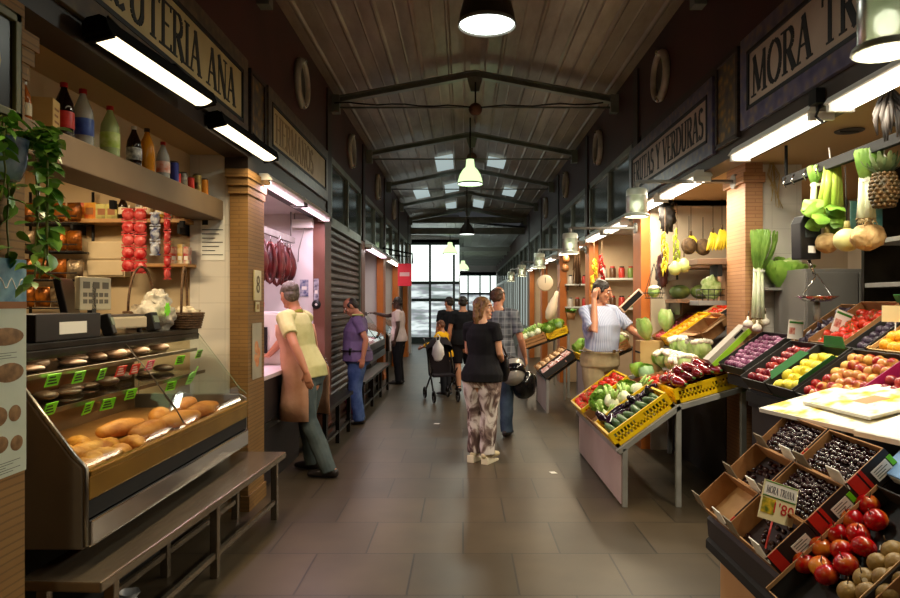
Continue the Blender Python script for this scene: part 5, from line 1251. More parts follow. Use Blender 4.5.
# 9 the man on the phone
human('man in pale striped shirt and khaki trousers talking on the phone', (1.52,7.55,0), 210, 1.85,
    dict(hyaw=34, hpitch=-12, RS=(.195,.0,1.42), RE=(.27,.22,1.22), RW=(.165,.1,1.545), Rhd=(-.25,-.1,1), Rpn=(-.9,-.1,-.2), Rcu=.55, LE=(-.29,.18,1.22), LW=(-.2,.52,1.12), Lhd=(-.1,.8,-.5), Lpn=(0,0,-1)), skin_m, stripes('pale_stripe', S(196,202,220), S(150,158,190), 16), cloth('khaki', S(176,158,122), S(160,142,108)), shoe_d, hair_k, 'short', 1.3, belt=mat('brown_belt', S(60,40,30), .4), vox=.009, collar=mat('pale_collar', S(206,210,224), .8), sleeve=.8, tuck=True)
# ================================================================== fruit and vegetable stalls
ORD = ['first','second','third','fourth','fifth','sixth','seventh','eighth','ninth','tenth','eleventh','twelfth','thirteenth','fourteenth']
class Slope:
    def __init__(s, x0, z0, a): s.x0, s.z0, s.a = x0, z0, rad(a); s.c, s.s = math.cos(s.a), math.sin(s.a)
    def p(s, t, y, h=0): return Vector((s.x0+t*s.c-h*s.s, y, s.z0+t*s.s+h*s.c))
    def px(s, u, v, h):
        """the point h above the slope seen at picture position u, v"""
        d = Vector(((u-VU)/F, 1, -(v-VV)/F)); n = Vector((-s.s, 0, s.c)); q = s.p(0, 0, h)
        t = (q-Vector((0,0,CAMZ))).dot(n)/d.dot(n); return Vector((0,0,CAMZ))+d*t
    def rot(s): return (0, -s.a, 0)
def crate(kind, S_, s0, s1, y0, y1, h, label, m, min_=None, cat='crate', skip=()):
    L, W = (s1-s0)/2, (y1-y0)/2
    r = empty('crate' if kind != 'carton' else 'carton', S_.p((s0+s1)/2, (y0+y1)/2, .004), S_.rot(), label, cat)
    min_ = min_ or m
    if kind == 'plastic':
        def side(l, ax):
            mb = MB(); t = .011
            def b(a0, a1, z0, z1, dt=0): mb.box(a0, a1, -t/2-dt, t/2+dt, z0, z1)
            b(-l, l, h-.026, h, .003); b(-l, l, 0, .03, .002); b(-l, l, h*.42, h*.42+.014)
            n = max(4, int(2*l/.03))
            for i in range(n+1): a = -l+2*l*i/n; b(max(-l,a-.006), min(l,a+.006), .02, h-.02)
            b(-l, -l+.03, 0, h, .002); b(l-.03, l, 0, h, .002); b(-.045, .045, h*.45, h-.02, -.001)
            if ax == 'y': mb.xf(Matrix.Rotation(PI/2, 4, 'Z'))
            return mb
        MB().box(-L,L,-W,W,0,.008).build('base', m, r)
        for sg in (-1, 1):
            o = side(L,'x').build('side_panel', m, r); o.location = (0, sg*(W-.006), 0)
            o = side(W,'y').build('side_panel', m, r); o.location = (sg*(L-.006), 0, 0)
    else:
        t = .006
        MB().box(-L,L,-W,W,0,.006).build('base', min_, r)
        for nm, a in (('near',(-L,L,-W,-W+t)),('far',(-L,L,W-t,W)),('low',(-L,-L+t,-W,W)),('high',(L-t,L,-W,W))):
            if nm in skip: continue
            mb = MB()
            if kind == 'wood':
                for z in (.01, h*.38, h*.7): mb.box(*a, z, z+h*.24)
                if nm in ('near','far'): mb.box(-L,-L+.02,a[2]-.006,a[3]+.006,0,h); mb.box(L-.02,L,a[2]-.006,a[3]+.006,0,h)
            else:
                x0, x1, ya, yb = a
                hh = h if nm in ('near','far','high') else h*.85
                mb.box(x0, x1, ya, yb, 0, hh)
            mb.build('side_panel', [m], r, 0 if kind == 'wood' else .0015)
    r['dims'] = [L, W, h]
    return r
def grid_fill(S_, s0, s1, y0, y1, h0, meshes, name, base, cat, group, d, side=None, jit=.17, sz=(.93,1.07), skip=0, lean=None, rotmode='any', dy=None, pile=0, stagger=True, mul=None):
    dy = dy or d; dd_ = d*.88 if rotmode == 'any' else d; ns = max(1, int((s1-s0+.001)/dd_)); ny = max(1, int((y1-y0+.001)/dy))
    ds, dyy = (s1-s0)/ns, (y1-y0)/ny
    for i in range(ns):
        for j in range(ny):
            if skip and random.random() < skip: continue
            s_ = s0+(i+.5)*ds+R(-jit,jit)*d; y_ = y0+(j+.5+(.25 if (stagger and i % 2) else -.25 if stagger and ny > 1 else 0)*.8)*dyy+R(-jit,jit)*d
            y_ = min(max(y_, y0+dy*.3), y1-dy*.3)
            pk = pile*(1-abs(2*(i+.5)/ns-1)**2)*(1-abs(2*(j+.5)/ny-1)**2)
            k = R(*sz); p = S_.p(s_, y_, h0+R(0,.2)*d+pk)
            if rotmode == 'any': ro = (R(-.9,.9), R(-.9,.9), R(0,6.3))
            elif rotmode == 'along': ro = (R(-.1,.1), -S_.a+R(-.08,.08), R(-.22,.22))
            elif rotmode == 'across': ro = (R(-.1,.1), R(-.1,.1), PI/2+R(-.25,.25))
            else: ro = (R(-.25,.25), -S_.a+R(-.25,.25), R(0,6.3))
            lab = base if side is None else '%s, %s up the slope and %s %s' % (base, ORD[min(i,13)], ORD[min(j,13)], side)
            o = obj_of(random.choice(meshes), name, p, ro, lab, cat, group, k if mul is None else (k*mul[0],k*mul[1],k*mul[2]))
def fruitmat(n, c1, c2, rough=.28, sc=5, coat=.0, bump=0, bs=60, ramp=(.35,.65)): return mat(n, c1, rough, var=c2, vscale=sc, objrand=1, coat=coat, bump=bump, bscale=bs, detail=3, ramp=ramp)
def round_mesh(n, r_, m, sq=.92, dimple=.12, seg=18, lob=0):
    prof = [(0,-sq*.9)]+[(math.sin(a), -sq*math.cos(a)) for a in [PI*i/10 for i in range(1,10)]]+[(.16, sq*(1-dimple*.4)),(0, sq*(1-dimple))]
    prof[0] = (0,-sq*(1-dimple*.5)); prof = [(x*r_, z*r_) for x, z in prof]
    return MB().lathe(prof, seg, wob=(lambda a, z: 1+lob*math.cos(4*a)) if lob else None).mesh(n, m)
apple_m = fruitmat('apple_skin', S(168,10,14), S(226,150,44), .16, 9, .3, ramp=(.5,.72)); apple_me = [round_mesh('apple', .041, apple_m, .88, .22, 24, .02)]
stem_m = mat('fruit_stem', S(84,60,34), .7)
pear_m = fruitmat('russet_skin', S(126,98,50), S(150,122,66), .45, 9, 0, .15, 80); pear_me = [round_mesh('pear', .037, pear_m, .92, .15, 20)]
plum_m = fruitmat('plum_skin', S(88,30,62), S(168,104,140), .35, 14, ramp=(.4,.7)); plum_me = [round_mesh('plum', .026, plum_m, 1.05, .08)]
nect_m = fruitmat('nectarine_skin', S(112,14,32), S(190,70,54), .22, 10, .2, ramp=(.45,.7)); nect_me = [round_mesh('nectarine', .031, nect_m, .95, .12)]
lemon_m = fruitmat('lemon_skin', S(236,206,40), S(222,214,84), .4, 5, 0, .15, 90)
lemon_me = [MB().lathe([(0,-.046),(.006,-.044),(.012,-.039),(.024,-.028),(.031,-.012),(.033,.004),(.028,.022),(.018,.034),(.008,.041),(.005,.046),(0,.047)], 16, Matrix.Rotation(PI/2,4,'X')).mesh('lemon', lemon_m)]
mixap_m = fruitmat('blush_apple_skin', S(150,28,28), S(224,178,92), .22, 12, .2, ramp=(.42,.6)); mixap_me = [round_mesh('apple', .034, mixap_m, .9, .2)]
tom_m = fruitmat('tomato_skin', S(190,24,14), S(210,56,24), .18, 4, .3); calyx = mat('calyx_green', S(70,110,40), .6)
def tomato_mesh(r_=.036):
    mb = MB(); prof = [(0,-.75)]+[(math.sin(a), -.78*math.cos(a)) for a in [PI*i/9 for i in range(1,9)]]+[(0,.68)]
    mb.lathe([(x*r_, z*r_) for x, z in prof], 18, wob=lambda a, z: 1+.025*math.cos(5*a))
    for k in range(5):
        a = 2*PI*k/5; c_, s_ = math.cos(a)*r_, math.sin(a)*r_
        mb.add([(0,0,.72*r_),(c_*.35-s_*.1,s_*.35+c_*.1,.8*r_),(c_*.7,s_*.7,.7*r_),(c_*.35+s_*.1,s_*.35-c_*.1,.8*r_)], [(0,1,2,3)], 1)
    return mb.mesh('tomato', [tom_m, calyx])
tom_me = [tomato_mesh()]; tom_s = [tomato_mesh(.028)]
orange_f = fruitmat('orange_skin', S(236,150,20), S(244,186,50), .4, 5, 0, .15, 90); orange_me = [round_mesh('orange', .036, orange_f, .96, .05)]
pers_m = fruitmat('persimmon_skin', S(226,120,30), S(240,168,60), .3, 4); pers_me = [round_mesh('persimmon', .034, pers_m, .8, .1)]
dark_m = fruitmat('dark_fig_skin', S(36,26,40), S(70,54,72), .4, 6); fig_me = [MB().lathe([(0,-.03),(.018,-.027),(.027,-.014),(.027,0),(.018,.018),(.008,.032),(.004,.042),(0,.043)], 14).mesh('fig', dark_m)]
cherry_m = mat('cherry_skin', S(24,7,12), .1, var=S(46,9,16), vscale=4, objrand=1, coat=.4)
cherry_me = [MB().lathe([(0,-.0115),(.006,-.0105),(.0105,-.006),(.0125,0),(.0115,.006),(.007,.0098),(.003,.0095),(0,.0085)], 12).mesh('cherry', cherry_m)]
cuc_m = fruitmat('courgette_skin', S(40,66,30), S(70,100,44), .3, 10); 
cuc_me = [MB().tube([(-.1+.02*i,.008*math.sin(i*.3),0) for i in range(11)], [.012,.018,.021,.022,.023,.023,.023,.022,.021,.019,.014], 14, roundcap=True).tube([(.1,0,0),(.125,0,.003)], .008, 8, 1).mesh('courgette', [cuc_m, calyx])]
aub_m = fruitmat('aubergine_skin', S(22,10,24), S(40,16,36), .1, 4, .5)
def aub_mesh(mm, l=.2, r_=.04, cap=calyx):
    n = 12; pts = [(-l/2+l*i/n, .01*math.sin(i*.35), 0) for i in range(n+1)]
    rs = [r_*(.35+.65*math.sin(min(1,(i+1.5)/7)*PI/2)) if i < 7 else r_*math.sin(PI/2*(1-max(0,(i-8.5))/6)) for i in range(n+1)]
    mb = MB().tube(list(reversed(pts)), list(reversed(rs)), 14, roundcap=True)
    mb.tube([(-l/2-.012,0,0),(-l/2+.022,0,0)], [r_*.3,r_*.55], 10, 1); mb.tube([(-l/2-.045,0,.004),(-l/2-.005,0,0)], .007, 7, 1)
    return mb.mesh('aubergine', [mm, cap])
aub_me = [aub_mesh(aub_m)]; pep_m = fruitmat('red_pepper_skin', S(140,16,16), S(70,12,18), .15, 4, .4)
pep_me = [aub_mesh(pep_m, .2, .036)]
onion_m = fruitmat('onion_skin', S(206,160,110), S(226,190,150), .35, 5); onion_me = [MB().lathe([(0,-.034),(.02,-.03),(.036,-.01),(.038,.004),(.026,.022),(.01,.034),(.004,.046),(0,.047)], 14).mesh('onion', onion_m)]
wh = mat('curd_white', S(238,232,208), .6, bump=.5, bscale=60); pale_leaf = mat('pale_leaf', S(150,190,90), .45, var=S(206,220,150), vscale=9, sss=.05); mid_leaf = mat('mid_leaf', S(110,160,50), .45, var=S(160,196,84), vscale=10); white_stalk = mat('white_stalk', S(234,236,208), .4, var=S(206,220,160), vscale=5)
def leafpatch(mb, base, up, out, wd, ln, cup, ruf=.0, m=0, seed=0, n=6):
    up = Vector(up).normalized(); out = Vector(out); out = (out-up*out.dot(up)).normalized(); sd = up.cross(out); vs = []
    for i in range(n+1):
        t = i/n
        for j in range(n+1):
            a = (j/n*2-1); ww = wd*(.35+.65*math.sin(min(1,t*1.15+.12)*PI*.62))*a
            c_ = out*(-cup*(a*a)*wd*.6 + ln*.32*math.sin(t*PI*.55) - cup*ln*.35*t*t)
            rf = ruf*ln*math.sin(a*9+seed+t*7)*(abs(a)**2*.6+t*t*.5)
            vs.append(Vector(base)+up*ln*t*(1-.12*a*a)+sd*ww+c_+out*rf)
    k = n+1; mb.add(vs, [(i*k+j, i*k+j+1, (i+1)*k+j+1, (i+1)*k+j) for i in range(n) for j in range(n)], m, True)
def head_mesh(n, r_, ln, leaves, m_in, m_out, ruf=.06, cup=.8, curd=None, seed=1):
    rn = random.Random(seed); mb = MB()
    if curd is not None:
        for k in range(34):
            a = rn.uniform(0,6.3); q = rn.random()**.5*r_*.78
            mb.ell((q*math.cos(a), q*math.sin(a), ln*.72+(r_*.55)*math.sqrt(max(0,1-(q/r_)**2))), r_*rn.uniform(.2,.28), 8, 6, m=2)
    else: mb.ell((0,0,ln*.5), (r_*.7,r_*.7,ln*.5), 14, 10, m=0)
    for L_, (cnt, k) in enumerate(leaves):
        for i in range(cnt):
            a = 2*PI*(i+.5*(L_%2))/cnt+rn.uniform(-.15,.15); o = Vector((math.cos(a), math.sin(a), 0))
            leafpatch(mb, o*r_*.22*k, Vector((0,0,1))+o*.25*k, o, r_*.75, ln*rn.uniform(.9,1.1)*(1 if L_ else .95), cup, ruf, 0 if L_ == 0 else 1, rn.uniform(0,6))
    return mb.mesh(n, [m_in, m_out, wh])
caul_me = [head_mesh('cauliflower', .085, .13, ((8,1.3),), pale_leaf, pale_leaf, .03, .8, True, s) for s in (1,2)]
cab_me = [head_mesh('cabbage', .08, .15, ((5,.7),(6,1.0),(6,1.35)), pale_leaf, mid_leaf, .03, .9, None, s) for s in (3,4)]
gcab_me = [head_mesh('cabbage', .085, .15, ((5,.7),(6,1.0),(6,1.3)), mid_leaf, mat('bluegreen_leaf', S(120,160,110), .5, var=S(160,190,140), vscale=8), .05, .9, None, 5)]
let_me = [head_mesh('lettuce', .08, .2, ((6,.7),(7,1.1),(7,1.6)), pale_leaf, mid_leaf, .09, .45, None, s) for s in (6,7)]
chi_me = [head_mesh('chinese_cabbage', .06, .24, ((5,.6),(6,.9),(6,1.1)), pale_leaf, pale_leaf, .04, 1.0, None, 8)]
fen_mb = MB().lathe([(0,0),(.03,.004),(.05,.03),(.052,.06),(.038,.09),(.024,.11)], 14)
for k in range(4): fen_mb.tube([(.012*math.cos(k*1.6),.012*math.sin(k*1.6),.09),(.035*math.cos(k*1.6),.035*math.sin(k*1.6),.19)], [.014,.009], 8, 1)
fen_me = [fen_mb.mesh('fennel', [white_stalk, pale_leaf])]

# ------------------------------------------------ near stand: cherries, apples, pears
N1 = Slope(1.19, .47, 43); NC = Slope(1.19, .565, 43)
st = empty('fruit_stand', (1.45, 2.4, 0), label='slanted stand with cardboard end front carrying cherries, apples and pears', cat='stand')
T = Matrix.Translation((-1.45,-2.4,0))
MB().box(1.245,1.265,2.72,3.29,0,.5).xf(T).build('front_panel', mat('kraft_panel', S(186,146,104), .7, var=S(174,134,94), vscale=2), st)
MB().box(1.25,1.275,1.3,2.72,0,.5).xf(T).build('front_panel', mat('dark_panel', S(40,34,34), .6), st)
MB().box(1.27,1.9,3.26,3.285,0,.55).xf(T).build('end_panel', mat('dark_panel', S(40,34,34), .6), st)
mb = MB(); a, b = N1.p(-.02,0,-.004), N1.p(.72,0,-.004); mb.prism([(a.x,a.z),(b.x,b.z),(b.x,b.z-.04),(a.x,a.z-.04)], frameM((0,3.3,0),(1,0,0),(0,0,1)), 2.0); mb.xf(T).build('sloping_top', blackm, st)
mb = MB(); q = [N1.p(.0,0,0), N1.p(.66,0,0), NC.p(.64,0,-.002), NC.p(-.01,0,-.002)]; mb.prism([(p.x,p.z) for p in q], frameM((0,3.3,0),(1,0,0),(0,0,1)), .765); mb.xf(T).build('riser', mat('dark_panel', S(40,34,34), .6), st)
for y in (1.4, 3.22): MB().box(1.8,1.84,y-.02,y+.02,0,1.0).xf(T).build('leg', gpaint, st)
chblack = mat('printed_black', S(38,34,34), .5); chred = mat('printed_red', S(206,44,32), .5); flapm = mat('grey_flap', S(128,116,96), .7)
where = {(0,0):'empty, at the low far corner',(0,1):'behind the price board, at the low near corner',(1,0):'half full, in the middle of the far column',(1,1):'in the middle of the near column',(2,0):'topmost of the far column',(2,1):'topmost of the near column'}
for i in range(3):
    for j, (y0, y1) in enumerate(((2.925,3.3),(2.535,2.91))):
        s0 = .01+i*.203; r = crate('box', NC, s0, s0+.198, y0, y1, .1, 'cherry crate %s' % where[(i,j)], card, cardin, 'crate', skip=())
        L, W, h = .099, (y1-y0)/2, .1
        mb = MB(); mb.box(-L,L,-W-.0015,-W,0.002,h); psd = mb.build('printed_side', chblack, r)
        mb = MB(); mb.box(-L+.01,-L+.055,-W-.003,-W-.0015,.002,h); mb.box(-L+.063,-L+.078,-W-.003,-W-.0015,.002,h) if i else None; mb.build('red_print', chred, psd)
        mb = MB(); mb.box(.0,.075,-W-.004,-W-.0015,.02,.068); mb.build('sticker', paper, psd)
        mb = MB(); [mb.box(.008,.066-.015*(k%2),-W-.0045,-W-.004,.028+.01*k,.031+.01*k) for k in range(4)]; mb.build('print', mat('grey_print', S(90,96,86), .6), psd)
        if i and j: MB().box(.08,.099,-W-.004,-W-.0015,.03,.07).build('price_sticker', lime, psd)
        for sg in (-1, 1):   # folded corner tabs at the low end
            if (i, j, sg) == (1, 1, -1): continue
            mb = MB(); mb.prism([(-.06,0),(.06,0),(.045,.075),(-.045,.075)], frameM((-L-.002, sg*(W-.055), h-.025), (0,1,0), (.25,0,1)), .004, 0); mb.build('corner_tab', flapm if sg > 0 else paper, r)
        if (i,j) != (0,0):
            full = (i,j) in ((1,1),(2,0),(2,1)); hh = .07 if full else .025
            MB().box(-L+.007,L-.007,-W+.007,W-.007,.006,hh-.008).build('paper_liner', mat('dark_liner', S(40,24,26), .7), r)
            g = {(0,1):'behind the price board',(1,0):'in the half full far crate',(1,1):'in the middle near crate',(2,0):'in the topmost far crate',(2,1):'in the topmost near crate'}[(i,j)]
            grid_fill(NC, s0+.012, s0+.188, y0+.014, y1-.014, hh, cherry_me, 'cherry', 'dark glossy cherry '+g, 'cherry', 'cherries '+g, .0245 if full else .034, None, .25, (.92,1.1), 0 if full else .45, pile=.014 if full else 0)
# price board in the cherries
pb = empty('price_board', at(778, 503, 2.66), (rad(-12), rad(19), .1), 'cream price board with big red figures standing in the cherry crates', 'price board')
k = 2.66/F
MB().box(-19*k,19*k,-.003,0,-19*k,19*k).build('board', mat('cream_card', S(232,222,176), .5), pb)
mb = MB(); mb.box(-17.5*k,17.5*k,-.0045,-.003,4.5*k,17*k); mb.build('name_panel', paper, pb)
mb = MB(); 
for z in (3.4,17.6): mb.box(-18*k,18*k,-.005,-.003,z*k,(z+.8)*k)
mb.build('green_line', inkgreen, pb)
mb = MB(); mb.box(-17.5*k,-3*k,-.0045,-.003,-13*k,2*k); mb.build('picture', mat('yellow_picture', S(226,190,50), .5, var=S(90,110,30), vscale=40), pb)
mb = lettering('MORA TRIANA', 7*k, 31*k, frameM((-15.5*k,-.0046,7*k),(1,0,0),(0,0,1)), .0004); mb.build('lettering', mat('ink_grey', S(70,66,76), .5), pb)
textmesh("1'80", 15*k, frameM((5.5*k,-.0046,-6*k),(1,0,0),(0,0,1)), .0006).build('price', inkred, pb)
MB().tube([(-2*k,.002,-18*k),(-4*k,.002,-46*k)], .004, 6).build('stake', mat('stake_red', S(180,50,40), .5), pb)
# apples
def one_stem(o): MB().tube([(0,0,.03),(.003,0,.042),(.008,0,.052)], .0018, 5).build('stem', stem_m, o)
black_card = mat('black_card', S(44,42,40), .6); green_card = mat('green_card', S(40,110,56), .6)
r = crate('box', N1, .0, .56, 2.13, 2.515, .1, 'black crate of large red apples between the cherries and the pears', black_card, cardin, 'crate')
MB().box(-.27,.272,-.183,.183,.006,.03).build('tray_liner', blackp, r); MB().box(-.28,-.276,-.19,.19,.0,.09).build('kraft_edge', cardin, r); MB().box(-.28,.28,.183,.187,.09,.104).build('kraft_edge', cardin, r); MB().box(-.28,.28,-.187,-.183,.03,.106).build('kraft_edge', cardin, r)
names = ['highest of the heap','large orange-tinted one, second highest','beside the cherry crates near the top','third down, in the middle','against the cherry crates halfway down','yellowish one by the pear crate','in the very middle of the crate','against the cherry crates, lower third','lowest one, by the kraft corner','second from the low corner','red one by the pear crate, lower part','in the lowest row, toward the pears']
for i, (u, v) in enumerate(((868,504),(876,520),(852,519),(858,534),(837,533),(864,547),(842,550),(821,547),(804,563),(821,567),(846,564),(827,575))):
    o = obj_of(apple_me[0], 'apple', N1.px(u, v, .073), (R(-.5,.5), R(-.9,-.2), R(0,6)), 'red apple, '+names[i], 'apple', 'red apples in the black crate', 1.0); one_stem(o)
r = crate('box', N1, .0, .56, 1.73, 2.115, .09, 'cardboard crate of round russet pears in the corner of the picture', card, cardin, 'crate')
MB().box(-.27,.27,-.185,.185,.006,.03).build('tray_liner', blackp, r); MB().box(-.284,-.28,.02,.19,.0,.1).build('corner_sticker', paper, r)
names = ['low corner one by the apples','second up beside the apples','low one, second from the apples','third from the apples in the second row','with a white sticker, third up beside the apples','lowest one at the frame bottom','at the frame edge, third row','highest in view, stickered','at the frame edge, second row']
for i, (u, v) in enumerate(((849,592),(865,579),(868,593),(884,579),(879,564),(886,594),(897,564),(893,551),(898,578))):
    o = obj_of(pear_me[0], 'pear', N1.px(u, v, .066), (R(-.5,.5), R(-.9,-.2), R(0,6)), 'round russet pear, '+names[i], 'pear', 'russet pears', 1.0); one_stem(o)
    if i in (1,4,7): MB().lathe([(0,.0005),(.009,0)], 10, Matrix.Translation((-.018,-.02,.0262)) @ Euler((.6,-.6,0)).to_matrix().to_4x4()).build('sticker', paper, o)
r = empty('blue_box', (0,0,0), label='pale blue carton lid at the frame edge above the apple crate', cat='carton'); p = N1.p(.72, 2.42, .05); r.location = p; r.rotation_euler = N1.rot()
MB().box(-.1,.2,-.16,.16,0,.05).build('lid', mat('blue_carton', S(130,170,220), .5), r, .004); MB().box(-.1025,-.1,-.12,.1,.01,.04).build('print', paper, r)
# white fruit cartons lying above the cherries
wcart = mat('printed_white_carton', S(240,234,210), .5)
def yb():
    N, L, b = nodes(wcart); tc = N.new('ShaderNodeTexCoord'); n = N.new('ShaderNodeTexNoise'); n.inputs['Scale'].default_value = 9; n.inputs['Detail'].default_value = 3
    rp = N.new('ShaderNodeValToRGB'); e = rp.color_ramp.elements; e[0].position = .5; e[0].color = S(242,236,214); e[1].position = .62; e[1].color = S(214,176,40); k = e.new(.56); k.color = S(236,222,150)
    L.new(tc.outputs['Object'], n.inputs[0]); L.new(n.outputs[0], rp.inputs[0]); L.new(rp.outputs[0], b.inputs['Base Color'])
yb()
for i, (c_, sz, rz, tl, lab) in enumerate((((1.8,3.2,1.095),(.46,.62,.022),.25,-.2,'white carton with yellow fruit print lying above the cherries'),((1.9,3.14,1.143),(.4,.46,.016),.12,-.2,'second white printed carton stacked on the first above the cherries'),((1.86,2.64,1.1),(.42,.42,.025),.3,-.2,'plain white carton lid beside the printed cartons at the frame edge'))):
    r = empty('fruit_carton', c_, (0, tl, rz), lab, 'carton'); a, b, h = sz
    MB().box(-a/2,a/2,-b/2,b/2,0,h).build('lid', wcart if i < 2 else paper, r, .006)
    MB().box(-a/2-.004,-a/2,-b/2,b/2,0,h*.9).build('flap', paper, r); MB().box(-a*.2,a*.1,-b*.12,b*.1,h,h+.001).build('cut_out', mat('kraft_panel', S(186,146,104), .7), r)

# ------------------------------------------------ stall counter behind
N5 = Slope(1.95, 1.02, 35)
ct = empty('stall_counter', (2.4, 3.4, 0), label='black stepped counter of the corner fruit stall below the hanging celery', cat='counter'); T = Matrix.Translation((-2.4,-3.4,0))
MB().box(1.98,2.63,1.8,4.66,0,.98).xf(T).build('body', mat('dark_panel', S(40,34,34), .6), ct); MB().box(1.94,1.985,1.8,4.66,.93,1.0).xf(T).build('front_rail', blackm, ct)
mb = MB(); a, b = N5.p(-.0,0,-.006), N5.p(.83,0,-.006); mb.prism([(a.x,a.z),(b.x,b.z),(b.x,.9),(a.x,.9)], frameM((0,4.66,0),(1,0,0),(0,0,1)), 2.86); mb.xf(T).build('sloping_top', blackm, ct)
def price_tag(p, wd, h, label, txt, rot=(0,0,0), col=None, pic=True):
    r = empty('price_sign', p, rot, label, 'price sign')
    MB().box(-wd/2,wd/2,-.003,0,0,h).build('board', col or paper, r)
    if pic: MB().box(-wd*.42,-wd*.05,-.004,-.003,h*.25,h*.6).build('picture', mat('red_picture', S(170,40,36), .5, var=S(220,180,160), vscale=40), r); MB().box(-wd*.45,wd*.45,-.004,-.003,h*.82,h*.92).build('green_line', inkgreen, r)
    if txt: textmesh(txt, h*.5, frameM((wd*.2,-.0035,h*.42),(1,0,0),(0,0,1)), .0006).build('price', inkred if pic else inkblack, r)
    MB().tube([(0,.003,.02),(0,.003,-.12)], .004, 5).build('stake', whitep, r)
    return r
# front row
crate('box', N5, 0, .42, 4.28, 4.64, .1, 'dark crate of red nectarines nearest the pillar on the black counter', black_card, cardin)
grid_fill(N5, .02, .4, 4.3, 4.62, .055, nect_me, 'nectarine', 'red nectarine', 'nectarine', 'nectarines on the counter', .062, 'from the lemons')
r = crate('box', N5, 0, .42, 3.91, 4.27, .1, 'dark crate with green flaps holding yellow lemons', black_card, green_card)
for sg in (-1,1): MB().prism([(-.17,0),(.12,0),(.09,.045),(-.14,.045)], frameM((.0, sg*.165, .09), (1,0,0), (0,sg*.5,1)), .004).build('green_flap', green_card, r)
MB().prism([(-.12,0),(.12,0),(.1,.07),(-.1,.07)], frameM((.2, 0, .09), (0,1,0), (.5,0,1)), .004).build('green_flap', green_card, r)
grid_fill(N5, .02, .36, 3.94, 4.24, .06, lemon_me, 'lemon', 'yellow lemon', 'lemon', 'lemons on the counter', .074, 'from the blushed apples', rotmode='any')
crate('box', N5, 0, .42, 3.42, 3.9, .09, 'wide dark crate of blushed red-yellow apples beside the lemons', black_card, card)
grid_fill(N5, .02, .4, 3.44, 3.88, .055, mixap_me, 'apple', 'blushed apple', 'apple', 'blushed apples on the counter', .069, 'from the pink-edged crate')
r = crate('box', N5, 0, .42, 2.98, 3.4, .1, 'crate with magenta side beside the blushed apples, partly hidden by white cartons', mat('magenta_card', S(160,24,84), .5), cardin)
grid_fill(N5, .03, .4, 3.0, 3.38, .055, nect_me, 'nectarine', 'nectarine in the magenta crate', 'nectarine', 'nectarines in the magenta crate', .066, None)
# back row
crate('box', N5, .43, .85, 4.42, 4.65, .1, 'narrow dark carton of black figs behind the nectarines', card, cardin)
grid_fill(N5, .45, .84, 4.44, 4.63, .06, fig_me, 'fig', 'black fig behind the nectarines', 'fig', 'black figs', .055, 'from the tomatoes')
crate('box', N5, .43, .85, 4.0, 4.4, .12, 'brown cardboard carton of bright tomatoes behind the lemons', card, cardin)
grid_fill(N5, .45, .82, 4.02, 4.38, .07, tom_me, 'tomato', 'bright tomato behind the lemons', 'tomato', 'tomatoes on the counter', .068, 'from the dark grapes')
crate('box', N5, .43, .85, 3.8, 3.99, .1, 'narrow dark crate of blackish plums between tomatoes and oranges', black_card, cardin)
grid_fill(N5, .45, .84, 3.81, 3.98, .06, [round_mesh('plum', .028, dark_m, 1.0, .08)], 'plum', 'blackish plum by the oranges', 'plum', 'blackish plums', .056, 'from the oranges')
crate('wood', N5, .43, .85, 3.3, 3.78, .1, 'pale wooden crate of yellow-orange oranges at the frame edge', mat('pale_wood', S(206,170,110), .6, var=S(190,150,92), vscale=6))
grid_fill(N5, .45, .82, 3.32, 3.76, .065, orange_me, 'orange', 'yellow-orange orange', 'orange', 'oranges on the counter', .071, 'from the frame edge', pile=.03)
price_tag(N5.p(.44, 4.62, .1), .11, .13, 'white price sign with red picture between plums and nectarines', '', (0,.1,.1))

price_tag(at(838, 334, 4.3), .12, .15, 'green and white price sign standing above the tomatoes', '', (0,.35,.15))
price_tag(at(896, 322, 3.75), .17, .09, 'cream price sign starting with figure 3 at the frame edge', '3', (0,.02,.1), mat('cream_card', S(232,222,176), .5), False)
price_tag(at(845, 324, 4.6), .08, .09, 'small plain price sign behind the green and white one', '', (0,-.2,.1))
# plums beside the pillar
N6 = Slope(2.05, 1.06, 35)
r = empty('crate_support', (2.42, 5.07, 0), label='black box support under the plum crate before the brick pillar', cat='stand'); MB().box(-.14,.1,-.22,.22,0,1.15).build('body', mat('dark_panel', S(40,34,34), .6), r); MB().box(-.37,-.14,-.2,.2,.98,1.05).build('arm', blackm, r)
crate('box', N6, .0, .42, 4.86, 5.32, .09, 'dark crate of pinkish purple plums in front of the brick pillar', black_card, cardin)
grid_fill(N6, .02, .4, 4.88, 5.3, .055, plum_me, 'plum', 'pinkish purple plum', 'plum', 'purple plums', .051, 'from the near end')

# ------------------------------------------------ grey tube stand with yellow crates
N2, N3 = Slope(1.22, .455, 36), Slope(1.69, .80, 16)
st = empty('produce_stand', (1.7, 6.3, 0), label='grey tube stand with sloping front and pinkish panel under yellow crates', cat='stand'); T = Matrix.Translation((-1.7,-6.3,0))
for y in (5.34, 7.24):
    for x, h in ((1.27,.46),(1.69,.79),(2.2,.93)): MB().box(x-.02,x+.02,y-.02,y+.02,0,h).xf(T).build('leg', gpaint, st, .003)
    mb = MB(); a, b, c = N2.p(-.01,0,-.02), N3.p(0,0,-.02), N3.p(.56,0,-.02)
    for p, q in ((a,b),(b,c)): mb.obox(((p.x+q.x)/2, y, (p.z+q.z)/2), ((q-p).length+.02, .04, .04), (0,-math.atan2(q.z-p.z,q.x-p.x),0))
    mb.xf(T).build('sloping_rail', gpaint, st, .003)
mb = MB(); 
for p in (N2.p(0,0,-.02), N3.p(0,0,-.02), N3.p(.55,0,-.02)): mb.box(p.x-.02,p.x+.02,5.34,7.24,p.z-.02,p.z+.016)
